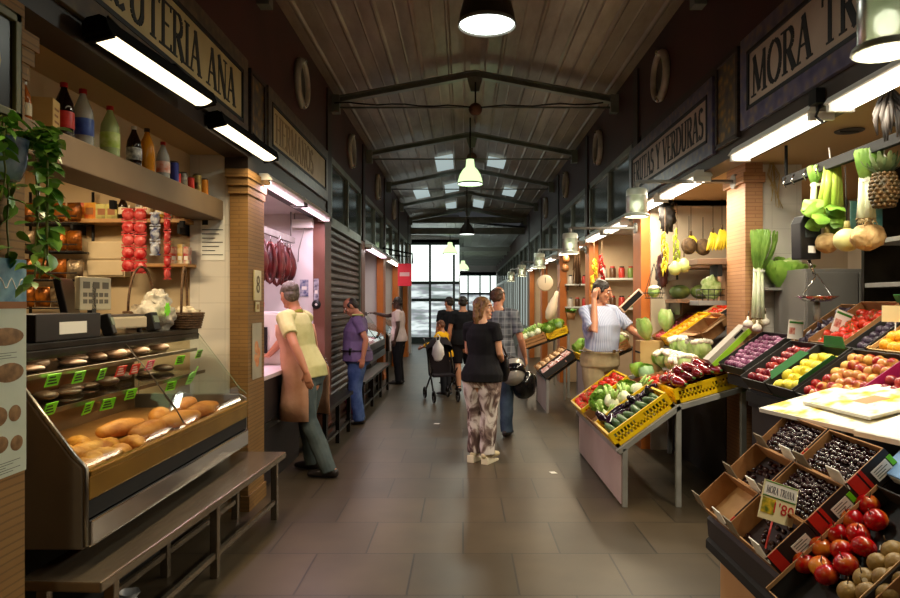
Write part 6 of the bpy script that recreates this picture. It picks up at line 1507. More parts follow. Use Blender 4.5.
mb.xf(T).build('long_rail', gpaint, st, .003)
MB().box(1.24,1.252,5.34,7.26,.02,.46).xf(T).build('front_panel', mat('pinkish_panel', S(186,164,158), .5, var=S(174,152,146), vscale=3), st)
mb = MB(); 
for Sl, l in ((N2,.57),(N3,.55)):
    for y in (5.6,6.0,6.4,6.8): p = Sl.p(l/2,y,-.012); mb.obox(p,(l,.06,.01),Sl.rot())
mb.xf(T).build('slat', dsteel, st)
crate('plastic', N2, 0, .56, 5.36, 5.92, .13, 'yellow plastic crate of courgettes and aubergines at the near low end of the stand', yplastic)
MBm = mat('dark_liner', S(40,24,26), .7)
grid_fill(N2, .03, .54, 5.4, 5.62, .1, cuc_me, 'courgette', 'dark green courgette', 'courgette', 'courgettes in the yellow crate', .062, 'from the near side', rotmode='across', dy=.24, mul=(1.15,1.35,1.35))
grid_fill(N2, .03, .54, 5.38, 5.62, .06, cuc_me, 'courgette', 'lower layer dark green courgette', 'courgette', 'courgettes in the lower layer', .06, None, rotmode='across', dy=.2)
grid_fill(N2, .05, .55, 5.64, 5.9, .09, aub_me, 'aubergine', 'glossy aubergine behind the courgettes', 'aubergine', 'aubergines behind the courgettes', .085, 'from the courgettes', rotmode='any2', dy=.13)
crate('carton', N2, 0, .56, 5.95, 6.55, .1, 'open carton of fennel and lettuce between two yellow crates', card, cardin)
grid_fill(N2, .04, .52, 5.98, 6.26, .06, fen_me, 'fennel', 'white fennel bulb', 'fennel', 'fennel bulbs on the stand', .12, 'from the aubergines', rotmode='any')
grid_fill(N2, .04, .52, 6.28, 6.52, .04, let_me, 'lettuce', 'pale lettuce next to the fennel', 'lettuce', 'lettuces on the stand', .16, 'from the fennel', rotmode='up', mul=(.75,.75,.75))
crate('plastic', N2, 0, .56, 6.6, 7.22, .13, 'yellow plastic crate of tomatoes at the far low end of the stand', yplastic)
grid_fill(N2, .02, .54, 6.63, 7.19, .09, tom_me, 'tomato', 'ripe tomato in the yellow crate', 'tomato', 'tomatoes in the yellow crate', .08, 'from the lettuce', pile=.03, mul=(1.2,1.2,1.2))
crate('plastic', N3, .0, .54, 5.36, 5.78, .12, 'yellow plastic crate of glossy red peppers on top of the stand', yplastic)
grid_fill(N3, .03, .52, 5.39, 5.75, .13, pep_me, 'red_pepper', 'long dark red pepper', 'pepper', 'red peppers in the yellow crate', .075, 'from the near side', rotmode='across', dy=.115, pile=.09, jit=.25, mul=(1.05,1.25,1.25))
grid_fill(N3, .03, .52, 5.39, 5.75, .08, pep_me, 'red_pepper', 'red pepper in the lower layer', 'pepper', 'red peppers in the lower layer', .07, None, rotmode='across', dy=.19, mul=(1,1.3,1.3))
crate('carton', N3, .0, .26, 5.82, 6.4, .1, 'low carton of small red tomatoes behind the pepper crate', card, cardin)
grid_fill(N3, .02, .25, 5.84, 6.38, .06, tom_s, 'tomato', 'small red tomato', 'tomato', 'small tomatoes', .056, 'from the pepper crate', pile=.02)
r = crate('carton', N3, .28, .56, 5.82, 6.6, .12, 'white carton heaped with cauliflowers behind the red peppers', paper, paper)
nm = ['biggest, nearest the peppers','second along','third along','fourth along','at the far end']
for i in range(5):
    for j in range(2):
        obj_of(caul_me[(i+j)%2], 'cauliflower', N3.p(.3+.17*j, 5.92+.16*i, .1+.09*j), (R(-.2,.2), R(-.5,.1), R(0,6)), 'white cauliflower in the %s row, %s' % (['front','back'][j], nm[i]), 'cauliflower', 'cauliflowers on the stand', 1.15)
for i, (t, y, me, lab) in enumerate(((.1,6.55,gcab_me[0],'bluish green cabbage beyond the small tomatoes'),(.12,6.78,cab_me[0],'pale cabbage next to the bluish one'),(.12,7.0,cab_me[1],'pale cabbage at the far end of the stand top'),(.38,6.85,let_me[0],'bright lettuce behind the pale cabbages'),(.42,7.08,let_me[1],'bright lettuce in the far corner of the stand top'))):
    obj_of(me, 'cabbage' if 'cabbage' in lab else 'lettuce', N3.p(t, y, .01), (R(-.2,.2), R(-.5,0), R(0,6)), lab, 'vegetable', None, .95)
# second step behind it, inside the stall
N4 = Slope(2.1, 1.16, 33)
r = empty('back_step', (2.5, 6.7, 0), label='dark stepped shelf carrying crates behind the cauliflowers', cat='shelf'); T = Matrix.Translation((-2.5,-6.7,0))
mb = MB(); a, b = N4.p(0,0,-.006), N4.p(.98,0,-.006); mb.prism([(a.x,a.z),(b.x,b.z),(b.x,0),(2.28,0),(2.28,a.z-.05),(a.x,a.z-.05)], frameM((0,7.4,0),(1,0,0),(0,0,1)), 1.5); mb.xf(T).build('body', mat('dark_panel', S(40,34,34), .6), r)
MB().box(N4.x0-.02,N4.x0+.02,5.9,7.4,1.1,1.155).xf(T).build('front_rail', gpaint, r)
crate('box', N4, 0, .46, 7.06, 7.38, .1, 'low carton of red radish-like plums farthest on the step', card, cardin); grid_fill(N4, .02, .44, 7.08, 7.36, .06, [round_mesh('plum', .027, fruitmat('red_plum', S(176,40,60), S(206,90,100), .3, 5), 1, .08)], 'plum', 'bright red plum on the far step crate', 'plum', 'bright red plums', .056, None)
crate('plastic', N4, 0, .46, 6.68, 7.02, .11, 'small yellow crate of oranges on the step behind the stand', yplastic); grid_fill(N4, .03, .44, 6.71, 6.99, .07, orange_me, 'orange', 'orange in the small yellow crate', 'orange', 'oranges in the small yellow crate', .072, None)
crate('carton', N4, 0, .46, 6.32, 6.65, .1, 'cardboard carton of persimmons behind the cauliflowers', card, cardin); grid_fill(N4, .02, .44, 6.34, 6.63, .06, pers_me, 'persimmon', 'orange persimmon behind the cauliflowers', 'persimmon', 'persimmons', .07, None)
crate('wood', N4, .48, .94, 6.5, 6.94, .1, 'wooden crate of red tomatoes high on the step', mat('pale_wood', S(206,170,110), .6)); grid_fill(N4, .5, .92, 6.52, 6.92, .06, tom_s, 'tomato', 'red tomato high on the step', 'tomato', 'tomatoes high on the step', .058, None)
crate('carton', N4, .48, .94, 6.05, 6.46, .1, 'dark carton of blackish figs high on the step', black_card, cardin); grid_fill(N4, .5, .92, 6.07, 6.44, .06, fig_me, 'fig', 'fig high on the step', 'fig', 'figs high on the step', .06, None)
r = empty('cardboard_box', (2.2, 6.1, 1.3), (0,-.55,.3), 'brown cardboard box tilted open behind the cauliflowers', 'box'); r.scale = (.62,.8,.62)
MB().box(-.19,.19,-.14,.14,0,.01).build('base', card, r); [MB().box(*a, 0, .2).build('side_panel', card, r) for a in ((-.19,-.185,-.14,.14),(.185,.19,-.14,.14),(-.19,.19,-.14,-.135),(-.19,.19,.135,.14))]; MB().obox((-.25,0,.2),(.13,.27,.005),(0,.3,0)).build('flap', card, r); MB().obox((0,-.19,.19),(.36,.12,.005),(-.3,0,0)).build('flap', cardin, r)
r = empty('fruit_carton', (1.98, 5.36, 1.1), (0,rad(-44),.0), 'pale grey carton with a lime green edge leaning beside the plum crate', 'carton')
MB().box(0,.4,-.0,.12,0,.07).build('body', mat('grey_carton', S(170,160,148), .6), r, .003); MB().box(0,.4,-.012,0,-.01,.03).build('lime_edge', mat('lime_edge', S(150,200,40), .5), r); MB().box(.27,.36,-.002,0,.04,.06).build('handle_hole', blackm, r)
r = empty('wooden_box', (1.97, 7.16, .875), label='small upturned wooden box under the chinese cabbage next to the phone man', cat='box')
MB().box(-.13,.12,-.1,.1,0,.33).build('body', mat('pale_wood', S(206,170,110), .6), r, .004)
for z in (.08,.2): MB().box(-.132,-.128,-.1,.1,z,z+.02).build('slat_gap', blackm, r)
for (u, v, Y, lab) in ((648,328,7.16,'pale chinese cabbage standing next to the phone man'),(667,320,7.2,'second chinese cabbage standing on the step corner')):
    p = at(u, v+12, Y); obj_of(chi_me[0], 'chinese_cabbage', p, (R(-.2,.2), .35, R(0,6)), lab, 'cabbage', None, 1.0)
# ------------------------------------------------ hanging vegetables and fittings of the corner stall
r = empty('hanging_rail', (2.3, 4.0, 2.44), label='black rail with hooks where celery, leeks and pineapple hang', cat='rail')
MB().box(-.02,.02,-1.6,.86,0,.06).build('bar', blackm, r, .004)
mb = MB(); [mb.tube([(-.03,y,.04),(-.05,y,.0),(-.03,y,-.03)], .005, 5) for y in (.78,.66,.5,.34)]; mb.build('hooks', chrome, r)
for y in (-1.5,.84): MB().tube([(0,y,.05),(0,y,.28)], .012, 6).build('hanger', blackm, r)
def hang(name, u, v, Y, label, cat): return empty('hanging_'+name, at(u, v, Y), (0,0,0), label, cat)
celg = mat('celery_green', S(186,206,90), .35, var=S(150,186,60), vscale=6, stretch=(6,6,1)); celw = mat('celery_pale', S(224,232,176), .35)
# celery
r = hang('celery', 829, 166, 4.3, 'pale green celery hanging with leaves down above the celeriac roots', 'celery')
mb = MB(); rn = random.Random(3)
for k in range(12):
    a = rn.uniform(0,6.3); q = .03*rn.random()**.5; x, y = q*math.cos(a), q*math.sin(a)*.7
    mb.tube([(x+.015,y,0),(x*1.3+.012,y*1.3,-.1),(x*2.2,y*1.8,-.27)], [(.014,.009),(.016,.01),(.011,.008)], 8)
mb.build('stalks', celg, r)
mb = MB()
for k in range(22): leafpatch(mb, (rn.uniform(-.07,.02), rn.uniform(-.04,.04), rn.uniform(-.3,-.2)), (rn.uniform(-1,.6), rn.uniform(-.7,.7), rn.uniform(-1,.1)), (0,-1,.3), .035, .09, .3, .12, 0, rn.uniform(0,6), 4)
mb.build('leaves', mat('celery_leaf', S(84,130,40), .45, var=S(130,170,60), vscale=14), r); MB().tube([(.01,0,.0),(.0,0,.1)], .003, 5).build('string', paper, r); r.scale = (1.4,1.4,1.15)
def leek_bunch(name, u, v0, v1, Y, label, tips_up=True, n=5, spread=.03):
    """white shafts, green fan, root tuft; hung upright between picture heights v0 (top) and v1"""
    a = at(u, v0, Y); b = at(u, v1, Y); L = a.z-b.z; r = empty(name, b, (0,0,0), label, 'leeks'); rn = random.Random(u)
    wm = MB(); gm = MB(); rm = MB()
    for k in range(n):
        x, y = rn.uniform(-spread,spread), rn.uniform(-spread,spread)*.6
        wm.tube([(x*1.2,y,L*.08),(x,y,L*.3),(x*.8,y,L*.62)], [.019,.015,.014], 9)
        for q in range(5):
            a_ = rn.uniform(-1,1); leafpatch(gm, (x*.8,y,L*.56), (a_*.17, rn.uniform(-.12,.12), 1), (rn.uniform(-1,1),-1,0), .015, L*.42, .2, .02, 0, q, 5)
        for q in range(12): rm.tube([(x*1.2,y,L*.09),(x*1.2+rn.uniform(-.03,.03),y+rn.uniform(-.03,.03),rn.uniform(-.01,.03))], .002, 4)
    wm.build('shafts', white_stalk, r); gm.build('leaves', mat('leek_green', S(96,140,56), .4, var=S(140,176,80), vscale=8), r); rm.build('roots', mat('root_fibre', S(206,186,140), .8), r)
    MB().lathe([(spread*1.15,0),(spread*1.2,.008),(spread*1.15,.016)], 14, Matrix.Translation((0,0,L*.55)) @ Matrix.Diagonal((1,.7,1,1))).build('tie', paper, r)
    return r
leek_bunch('leek_bunch', 816, 165, 212, 4.42, 'leek tops hanging just beside the celery on its pillar side', n=4)
leek_bunch('leek_bunch', 866, 148, 224, 3.86, 'thick white leek bunch hanging between celery and pineapple', n=7)
leek_bunch('leek_bunch', 759, 228, 326, 5.3, 'tall leek bunch standing against the white tiled wall', n=6, spread=.04)
# pineapple
r = hang('pineapple', 884, 190, 3.72, 'pineapple hanging beside the thick leek bunch at the frame edge', 'pineapple')
mb = MB(); R0 = .068; rows = 9
mb.lathe([(0,-.1),(.04,-.095),(.06,-.06),(.067,0),(.06,.06),(.04,.09),(0,.095)], 20)
for j in range(rows):
    z = -.085+.17*j/(rows-1); rr = .067*math.sqrt(max(.12,1-(z/.105)**2*.75))
    for i in range(12):
        a = 2*PI*(i+.5*(j%2))/12; mb.ell((rr*math.cos(a), rr*math.sin(a), z), (.013,.013,.012), 6, 4)
mb.build('body', mat('pineapple_skin', S(92,64,26), .6, var=S(52,46,20), vscale=30), r)
mb = MB(); rn = random.Random(4)
for k in range(30):
    a = rn.uniform(0,6.3); e = rn.uniform(.15,.8); leafpatch(mb, (.012*math.cos(a),.012*math.sin(a),.085), (math.cos(a)*e,math.sin(a)*e,1), (math.cos(a),math.sin(a),0), .012, rn.uniform(.09,.16), .3, 0, 0, 0, 4)
mb.build('crown', mat('pineapple_leaf', S(70,90,56), .5, var=S(110,124,80), vscale=12), r); MB().tube([(-.04,-.02,.11),(0,-.05,.13),(.04,-.02,.11),(.02,.03,.2),(0,0,.3)], .004, 5).build('string', paper, r)
# celeriac
celm = mat('celeriac_skin', S(206,172,116), .7, var=S(176,136,84), vscale=14, bump=.8, bscale=24)
for u, v, Y, s_, lab, mm in ((827,243,4.3,.07,'knobbly brown celeriac under the celery',celm),(847,240,4.1,.076,'smooth pale green-white turnip root between two celeriacs',mat('turnip_skin', S(222,214,150), .45, var=S(206,200,130), vscale=5)),(868,237,3.9,.082,'wide knobbly celeriac under the thick leeks',celm)):
    r = hang('celeriac' if mm is celm else 'turnip', u, v, Y, lab, 'root vegetable'); mb = MB(); crumple(mb, (0,0,0), (s_*(1.15 if u == 868 else 1), s_, s_*.92), u, .12 if mm is celm else .03, 24, 16); mb.build('root', mm, r)
    MB().tube([(0,0,s_*.85),(0,0,s_*.85+.05)], [.022,.014], 9).build('crown', mat('cut_stalk', S(150,140,80), .6), r); MB().tube([(0,0,s_*.85),(0,.02,.45)], .003, 5).build('string', blackm, r)
# lettuce and support on tiled wall
r = empty('small_shelf', (2.5, 5.4, 1.7), label='narrow grey ledge on the tiled wall under the lettuce', cat='shelf'); MB().box(-.12,.14,-.1,.1,0,.02).build('board', gpaint, r); MB().box(-.1,-.08,.06,.1,-.08,0).build('bracket', gpaint, r)
obj_of(let_me[1], 'lettuce', at(783, 290, 5.38), (.2,.1,.5), 'bright green lettuce on the ledge of the tiled wall', 'lettuce', None, 1.3)
for i, (u, v) in enumerate(((748,324),(757,328),(765,322))):
    r = empty('garlic_head', at(u, v, 5.24+.03*i), label='white garlic head %s under the tall leeks' % ['nearest the pillar','in the middle','toward the tiled wall'][i].replace('nearest','next to'), cat='garlic'); mb = MB(); mb.lathe([(0,-.03),(.03,-.022),(.038,0),(.03,.02),(.01,.035),(.006,.06),(0,.062)], 18, wob=lambda a, z: 1+.08*math.cos(6*a)); mb.build('bulb', mat('garlic_white', S(236,226,206), .5), r); MB().tube([(0,0,.055),(.01,.01,.1)], .005, 6).build('stem', stem_m, r)
# black scale display on the wall, chrome scale bowl
r = empty('hanging_scale', at(806, 238, 4.4), (0,0,.15), 'black box scale with square display hanging by the celery', 'scale')
MB().prism([(-.07,-.14),(.07,-.14),(.075,.1),(.04,.14),(-.05,.14),(-.075,.09)], frameM((0,.05,0),(1,0,0),(0,0,1)), .1).build('body', blackp, r, .006); MB().box(-.04,.035,-.053,-.05,.0,.05).build('screen', mat('lcd_dark', S(60,66,66), .15), r); MB().box(-.02,.03,-.053,-.05,-.1,-.055).build('sticker', paper, r); MB().tube([(0,0,.14),(0,0,.24)], .01, 6).build('hanger', blackm, r); MB().tube([(.02,0,-.14),(.06,0,-.24)], .01, 6).build('arm', chrome, r)
r = empty('scale_bowl', at(817, 299, 4.4), label='shiny chrome scale bowl behind the fig carton', cat='scale bowl')
MB().lathe([(0,-.02),(.08,-.015),(.125,.015),(.13,.02),(.122,.018),(.078,-.008),(0,-.012)], 28).build('bowl', chrome, r); MB().tube([(-.1,0,.015),(0,0,.16),(.1,0,.015)], .005, 6).build('hanger', chrome, r); MB().tube([(0,0,-.02),(0,0,-.14)], .02, 8).build('foot', gpaint, r)
# dried peppers
r = hang('dried_peppers', 891, 92, 3.42, 'bunch of black dried peppers hanging under the white lamp', 'dried peppers'); mb = MB(); rn = random.Random(2)
for k in range(16):
    a = rn.uniform(0,6.3); q = rn.uniform(.01,.05); z = rn.uniform(-.1,-.02); mb.tube([(0,0,z+.06),(q*math.cos(a),q*math.sin(a),z),(q*1.5*math.cos(a),q*1.5*math.sin(a),z-.07),(q*1.3*math.cos(a),q*1.3*math.sin(a),z-.15)], [.004,.011,.013,.004], 7)
mb.build('pods', mat('dried_pod', S(22,17,15), .6, var=S(44,36,30), vscale=20), r); MB().tube([(0,0,0),(0,0,.1)], .003, 5).build('string', mat('raffia', S(190,160,100), .7), r)
r = hang('raffia_hank', 773, 160, 5.44, 'hank of pale raffia string hooked on the tiled wall top', 'raffia'); mb = MB(); rn = random.Random(8)
for k in range(9): mb.tube([(rn.uniform(-.03,.03),0,0),(rn.uniform(-.05,.05),rn.uniform(-.02,.02),-.12),(rn.uniform(-.05,.08),0,rn.uniform(-.4,-.2))], .003, 5)
mb.build('strands', mat('raffia', S(190,160,100), .7), r); MB().tube([(0,0,0),(0,.05,.04)], .004, 5).build('hook', chrome, r)
for x, y in ((2.75,4.2),(2.5,4.4)):
    r = empty('ceiling_vent', (x, y, 2.715), label='round dark vent in the tan stall ceiling, %s' % ('beside the dried peppers' if x > 2.6 else 'above the leek tops'), cat='vent'); MB().lathe([(0,0),(.07,0),(.085,-.006),(.09,0)], 20).build('ring', mat('vent_dark', S(60,50,40), .5), r); MB().box(-.06,.06,-.004,.004,-.01,-.004).build('blade', blackm, r)
# metal shelving at the frame edge
r = empty('shelving_unit', (3.0, 3.9, 0), label='grey metal shelving with potatoes behind the celeriac roots', cat='shelving')
for z, lab in ((1.7,'a'),(1.98,'b'),(2.3,'c')): MB().box(-.35,.35,-.9,.62,z,z+.03).build('shelf', gpaint, r, .003)
for x in (-.34,.34):
    for y in (-.88,.6): MB().box(x-.015,x+.015,y-.015,y+.015,0,2.5).build('post', dsteel, r)
MB().box(-.35,.4,.6,.615,1.2,2.5).build('end_sheet', dsteel, r)
pot_me = [round_mesh('potato', .034, fruitmat('potato_skin', S(214,180,110), S(230,204,140), .6, 5), .8, .02)]
for i in range(6):
    for j in range(2):
        for k in range(2): obj_of(pot_me[0], 'potato', (2.72+.07*j+.02*k, 3.35+.078*i+.02*k, 1.763+.052*k), (R(0,.5),R(0,.5),R(0,6)), 'pale yellow potato stacked on the metal shelf, %s %s' % (['bottom layer','top layer'][k], ['front','back'][j]), 'potato', 'potatoes %d %d' % (k,j), 1)
r = empty('picture_card', (2.62, 4.42, 2.04), (0,0,.2), 'teal picture card propped behind the hanging celery', 'card'); MB().box(-.12,.12,-.004,0,0,.22).build('sheet', mat('teal_card', S(70,130,130), .5, var=S(120,170,150), vscale=14), r); MB().box(-.08,-.02,-.006,-.004,.04,.14).build('picture', mat('grey_print', S(90,96,86), .6), r)
r = empty('metal_cabinet', (2.85, 5.2, 0), label='tall grey metal cabinet behind the scale bowl', cat='cabinet'); MB().box(-.36,.4,-.25,.25,0,1.85).build('body', mat('cabinet_grey', S(140,136,130), .45, .3), r, .006); MB().box(-.35,.02,-.262,-.25,.05,1.82).build('door', mat('cabinet_grey', S(140,136,130), .45, .3), r, .003); MB().box(.03,.39,-.262,-.25,.05,1.82).build('door', mat('cabinet_grey', S(140,136,130), .45, .3), r, .003)
r = empty('dark_carton', (2.62, 3.62, 1.53), (0,-.5,0), 'dark open box with green rim leaning at the frame edge', 'carton'); MB().box(-.12,.12,-.2,.2,0,.18).build('body', black_card, r, .004); MB().box(-.125,-.118,-.2,.2,.15,.2).build('rim', green_card, r)
# pillar shelf and panel
r = empty('pillar_shelf', (2.2, 5.9, 1.93), label='rough wooden shelf board fixed beside the brick pillar', cat='shelf'); MB().box(-.2,.3,-.1,.12,0,.05).build('board', mat('grey_wood', S(150,120,96), .7, var=S(130,102,80), vscale=6), r, .004); MB().box(-.02,.02,-.08,.1,-.1,0).build('bracket', blackm, r)
r = empty('wooden_box', (2.32, 5.95, 1.62), label='plain tan wooden box hung under the rough shelf board', cat='box'); MB().box(-.06,.1,-.09,.09,0,.27).build('body', mat('tan_box', S(190,140,104), .6, var=S(176,126,92), vscale=3), r, .004); MB().box(-.3,.12,-.11,.11,-.04,0).build('ledge', gpaint, r, .003)
r = empty('vegetable_basket', at(711, 301, 5.95), label='wire basket of pale chopped greens on the ledge', cat='basket'); mb = MB()
for z in (0,.05,.1): mb.tube([(.1*c_,.08*s_,z) for c_, s_ in ((-1,-1),(1,-1),(1,1),(-1,1),(-1,-1))], .004, 5)
for x in (-.1,-.05,0,.05,.1): mb.tube([(x,-.08,.1),(x,-.08,0),(x,.08,0),(x,.08,.1)], .003, 5)
mb.build('frame', wire, r); mb = MB(); crumple(mb, (0,0,.11), (.085,.07,.1), 5, .4, 22, 14); mb.build('greens', mat('pale_greens', S(206,216,150), .5, var=S(150,180,90), vscale=30), r)
# ------------------------------------------------ second fruit stall interior (on its far partition)
for z, x0, x1, lab in ((1.96,2.12,3.0,'upper grey shelf with bananas in the second fruit stall'),(1.6,2.2,3.0,'lower grey shelf with green melons in the second fruit stall')):
    r = empty('wall_shelf', ((x0+x1)/2, 7.2, z), label=lab, cat='shelf'); MB().box((x0-x1)/2,(x1-x0)/2,-.2,.2,0,.04).build('board', mat('grey_wood', S(150,120,96), .7), r, .004); [MB().box(x-.012,x+.012,-.18,.2,-.12,0).build('bracket', dsteel, r) for x in (-.35,.35)]
banm = mat('banana_skin', S(240,204,40), .45, var=S(206,190,60), vscale=6, objrand=1)
def bananas(p, label, n=6, s_=1.0):
    r = empty('banana_bunch', p, (0,0,0), label, 'bananas')
    for k in range(n):
        a = (k/(n-1)-.5)*2.2; mb = MB(); mb.tube([(.02*math.sin(a)+.06*math.sin(a)*t*s_, -.05*math.sin(t*PI*.8)*s_, -.17*t*s_) for t in (0,.15,.35,.6,.85,1.0)], [x*s_ for x in (.008,.013,.019,.019,.014,.006)], 8, roundcap=True); mb.build('banana', banm, r)
    MB().tube([(0,0,-.01),(0,0,.05)], .012, 7).build('stalk', stem_m, r); MB().tube([(0,0,.04),(0,0,.3)], .003, 4).build('string', blackm, r)
bananas(at(691, 236, 6.9), 'banana bunch hanging between coconuts and pillar'); bananas(at(722, 230, 6.6), 'larger banana bunch hanging next to the brick pillar', 7, 1.1); bananas(at(713, 233, 6.7), 'middle banana bunch hanging in the second stall')
for u, v, lab in ((689,246,'brown hairy coconut hanging under the bananas'),(703,247,'second brown coconut by the middle bananas')):
    r = hang('coconut', u, v, 6.8, lab, 'coconut'); mb = MB(); crumple(mb, (0,0,0), (.075,.075,.085), u, .08); mb.build('shell', mat('coconut_husk', S(96,70,40), .8, var=S(70,50,28), vscale=30, bump=.6), r); MB().tube([(0,0,.08),(0,0,.3)], .004, 4).build('string', blackm, r)
for u, v, c_, lab in ((665,232,S(226,200,50),'string of yellow peppers hanging by the white wall'),(677,228,S(170,186,50),'string of green-yellow peppers hanging second from the wall')):
    r = hang('pepper_string', u, v, 6.9, lab, 'pepper string'); mb = MB(); rn = random.Random(u)
    for k in range(20): a = rn.uniform(0,6.3); z = -.38*k/20; mb.tube([(0,0,z),(.03*math.cos(a),.03*math.sin(a),z-.03),(.035*math.cos(a),.035*math.sin(a),z-.09)], [.005,.012,.004], 7)
    mb.build('peppers', mat('pstr%d' % u, c_, .35), r); MB().tube([(0,0,-.38),(0,0,.25)], .004, 4).build('string', stem_m, r)
r = hang('dried_bunch', 667, 205, 7.0, 'black tangle of dried peppers high by the white wall', 'dried peppers'); mb = MB(); crumple(mb, (0,0,-.12), (.08,.07,.17), 5, .5); mb.build('pods', mat('dried_pod', S(46,36,32), .35), r); MB().tube([(0,0,0),(0,0,.2)], .004, 4).build('string', stem_m, r)
r = hang('dried_bunch', 662, 258, 7.0, 'dark reddish dried bunch lower on the white wall', 'dried peppers'); mb = MB(); crumple(mb, (0,0,-.14), (.06,.06,.18), 9, .5); mb.build('pods', mat('dried_red', S(66,30,28), .4), r); MB().tube([(0,0,0),(0,0,.3)], .004, 4).build('string', stem_m, r)
for u, v, lab in ((675,269,'pale round gourd hanging under yellow peppers'),(684,266,'second pale gourd, touching the first')):
    r = hang('gourd', u, v, 6.7, lab, 'gourd'); MB().lathe([(0,-.065),(.04,-.055),(.065,-.01),(.06,.03),(.03,.06),(.012,.08),(0,.082)], 18).build('body', mat('gourd_skin', S(222,200,140), .5, var=S(190,196,110), vscale=5), r); MB().tube([(0,0,.075),(0,0,.25)], .005, 5).build('stem', stem_m, r)
mel_m = fruitmat('melon_skin', S(66,84,40), S(110,120,56), .5, 9)
mel_me = MB().ell((0,0,0), (.11,.075,.075), 18, 12).mesh('melon', mel_m)
for i in range(4): obj_of(mel_me, 'melon', (2.28+.22*i, 7.15, 1.716), (0,0,R(-.3,.3)), 'dark green melon on the lower shelf, %s from the white wall' % ORD[i], 'melon', 'melons on the lower shelf')
r = empty('hanging_basket', at(654, 298, 6.9), label='hanging wire basket with a cauliflower on the white wall', cat='basket'); mb = MB()
for z, q in ((0,.09),(.05,.11)): mb.tube([(q*math.cos(2*PI*i/16), q*.8*math.sin(2*PI*i/16), z) for i in range(17)], .005, 5)
for k in range(4): a = PI/2*k+.4; mb.tube([(.09*math.cos(a),.07*math.sin(a),0),(.11*math.cos(a),.09*math.sin(a),.05),(0,0,.35)], .003, 4)
mb.build('frame', wire, r); obj_of(caul_me[0], 'cauliflower', at(654, 299, 6.9)+Vector((0,0,.01)), (0,0,1), 'cauliflower sitting in the hanging wire basket', 'cauliflower', None, .8)
r = empty('leaning_tray', at(633, 303, 7.2), (0,-.75,.1), 'pale pinkish framed tray leaning next to the phone man', 'tray'); MB().box(-.15,.15,-.02,.02,-.01,.07).build('tray', mat('tray_pink', S(216,176,150), .5), r, .006); MB().box(-.13,.13,-.024,-.02,.0,.06).build('inside', blackp, r)
# ------------------------------------------------ stalls farther along
for i, (yy, x0) in enumerate(((10.58, 2.0),(13.78, 2.0))):
    for z in (1.5, 1.95):
        r = empty('wall_shelf', (2.45, yy-.15, z), label='white shelf %s of the stall behind orange pillar %s' % ('below' if z < 1.7 else 'at the top', ['next to the man','farther on'][i]), cat='shelf'); MB().box(-.4,.4,-.14,.14,0,.03).build('board', whitep, r); MB().box(-.38,-.35,-.1,.14,-.1,0).build('bracket', dsteel, r)
        for k in range(5):
            c_ = [S(200,190,180),S(90,60,40),S(190,60,50),S(120,140,70),S(60,60,70)][k]; r = empty('jar', (2.15+.14*k, yy-.17, z+.031), label='%s jar on the %s white shelf, stall by %s' % (['pale','brown','red','green','dark'][k], 'low' if z < 1.7 else 'high', ['the phone man','the far gourds'][i]), cat='jar'); MB().lathe([(0,0),(.045,0),(.05,.02),(.05,.14),(.035,.16),(0,.16)], 14).build('body', mat('jar%d' % k, c_, .3), r); MB().lathe([(.037,.155),(.037,.18),(0,.18)], 12).build('lid', redcap if k % 2 else darkcap, r)
for u, v, Y, c_, lab in ((602,254,9.8,S(190,36,30),'red chilli string hanging past the phone man'),(594,258,10.0,S(226,200,50),'yellow pepper string beside the red chillies')):
    r = hang('pepper_string', u, v, Y, lab, 'pepper string'); mb = MB(); rn = random.Random(u)
    for k in range(24): a = rn.uniform(0,6.3); z = -.42*k/24; mb.tube([(0,0,z),(.04*math.cos(a),.04*math.sin(a),z-.03),(.045*math.cos(a),.045*math.sin(a),z-.09)], [.006,.014,.005], 7)
    mb.build('peppers', mat('pstr%d' % u, c_, .35), r); MB().tube([(0,0,-.42),(0,0,.3)], .004, 4).build('string', stem_m, r)
r = hang('broom_bundle', 577, 238, 10.3, 'long brown bundle of dried herbs hanging beyond the second orange pillar', 'herbs'); mb = MB(); rn = random.Random(6)
for k in range(40): mb.tube([(rn.uniform(-.02,.02),rn.uniform(-.02,.02),0),(rn.uniform(-.07,.07),rn.uniform(-.05,.05),rn.uniform(-.75,-.4))], .006, 4)
mb.build('stems', mat('dried_herb', S(96,66,40), .8), r); MB().lathe([(.03,-.06),(.034,-.05),(.03,-.04)], 10).build('tie', paper, r)
for u, v, lab in ((566,259,'upper brown gourd hanging by the orange pillar'),(565,268,'lower brown gourd hanging by the orange pillar')):
    r = hang('gourd', u, v, 12.6, lab, 'gourd'); MB().lathe([(0,-.08),(.06,-.06),(.08,-.01),(.06,.04),(.03,.07),(0,.1)], 16).build('body', mat('brown_gourd', S(140,90,50), .5), r); MB().tube([(0,0,.09),(0,0,.2)], .006, 4).build('stem', stem_m, r)
p = at(545, 283, 12.4); r = empty('round_dial', p, (0,0,.1), 'round pale dial scale hanging over the far stall', 'scale'); MB().lathe([(.0,.03),(.13,.03),(.15,.015),(.15,-.015),(0,-.015)], 24, frameM((0,0,0),(1,0,0),(0,0,1))).build('face', mat('dial_face', S(226,200,170), .4), r); MB().tube([(0,0,.15),(0,0,.5)], .01, 5).build('hanger', dsteel, r); MB().box(-.005,.005,-.035,-.03,0,.1).build('needle', inkblack, r)
r = empty('cured_ham', at(553, 305, 12.2), (0,.3,0), 'pale wrapped ham hanging against the far orange pillar', 'ham'); MB().lathe([(0,-.3),(.06,-.27),(.1,-.15),(.09,0),(.05,.14),(.03,.25),(0,.27)], 16).build('ham', mat('ham_wrap', S(230,206,180), .6), r); MB().tube([(0,0,.25),(0,0,.5)], .006, 4).build('cord', stem_m, r)
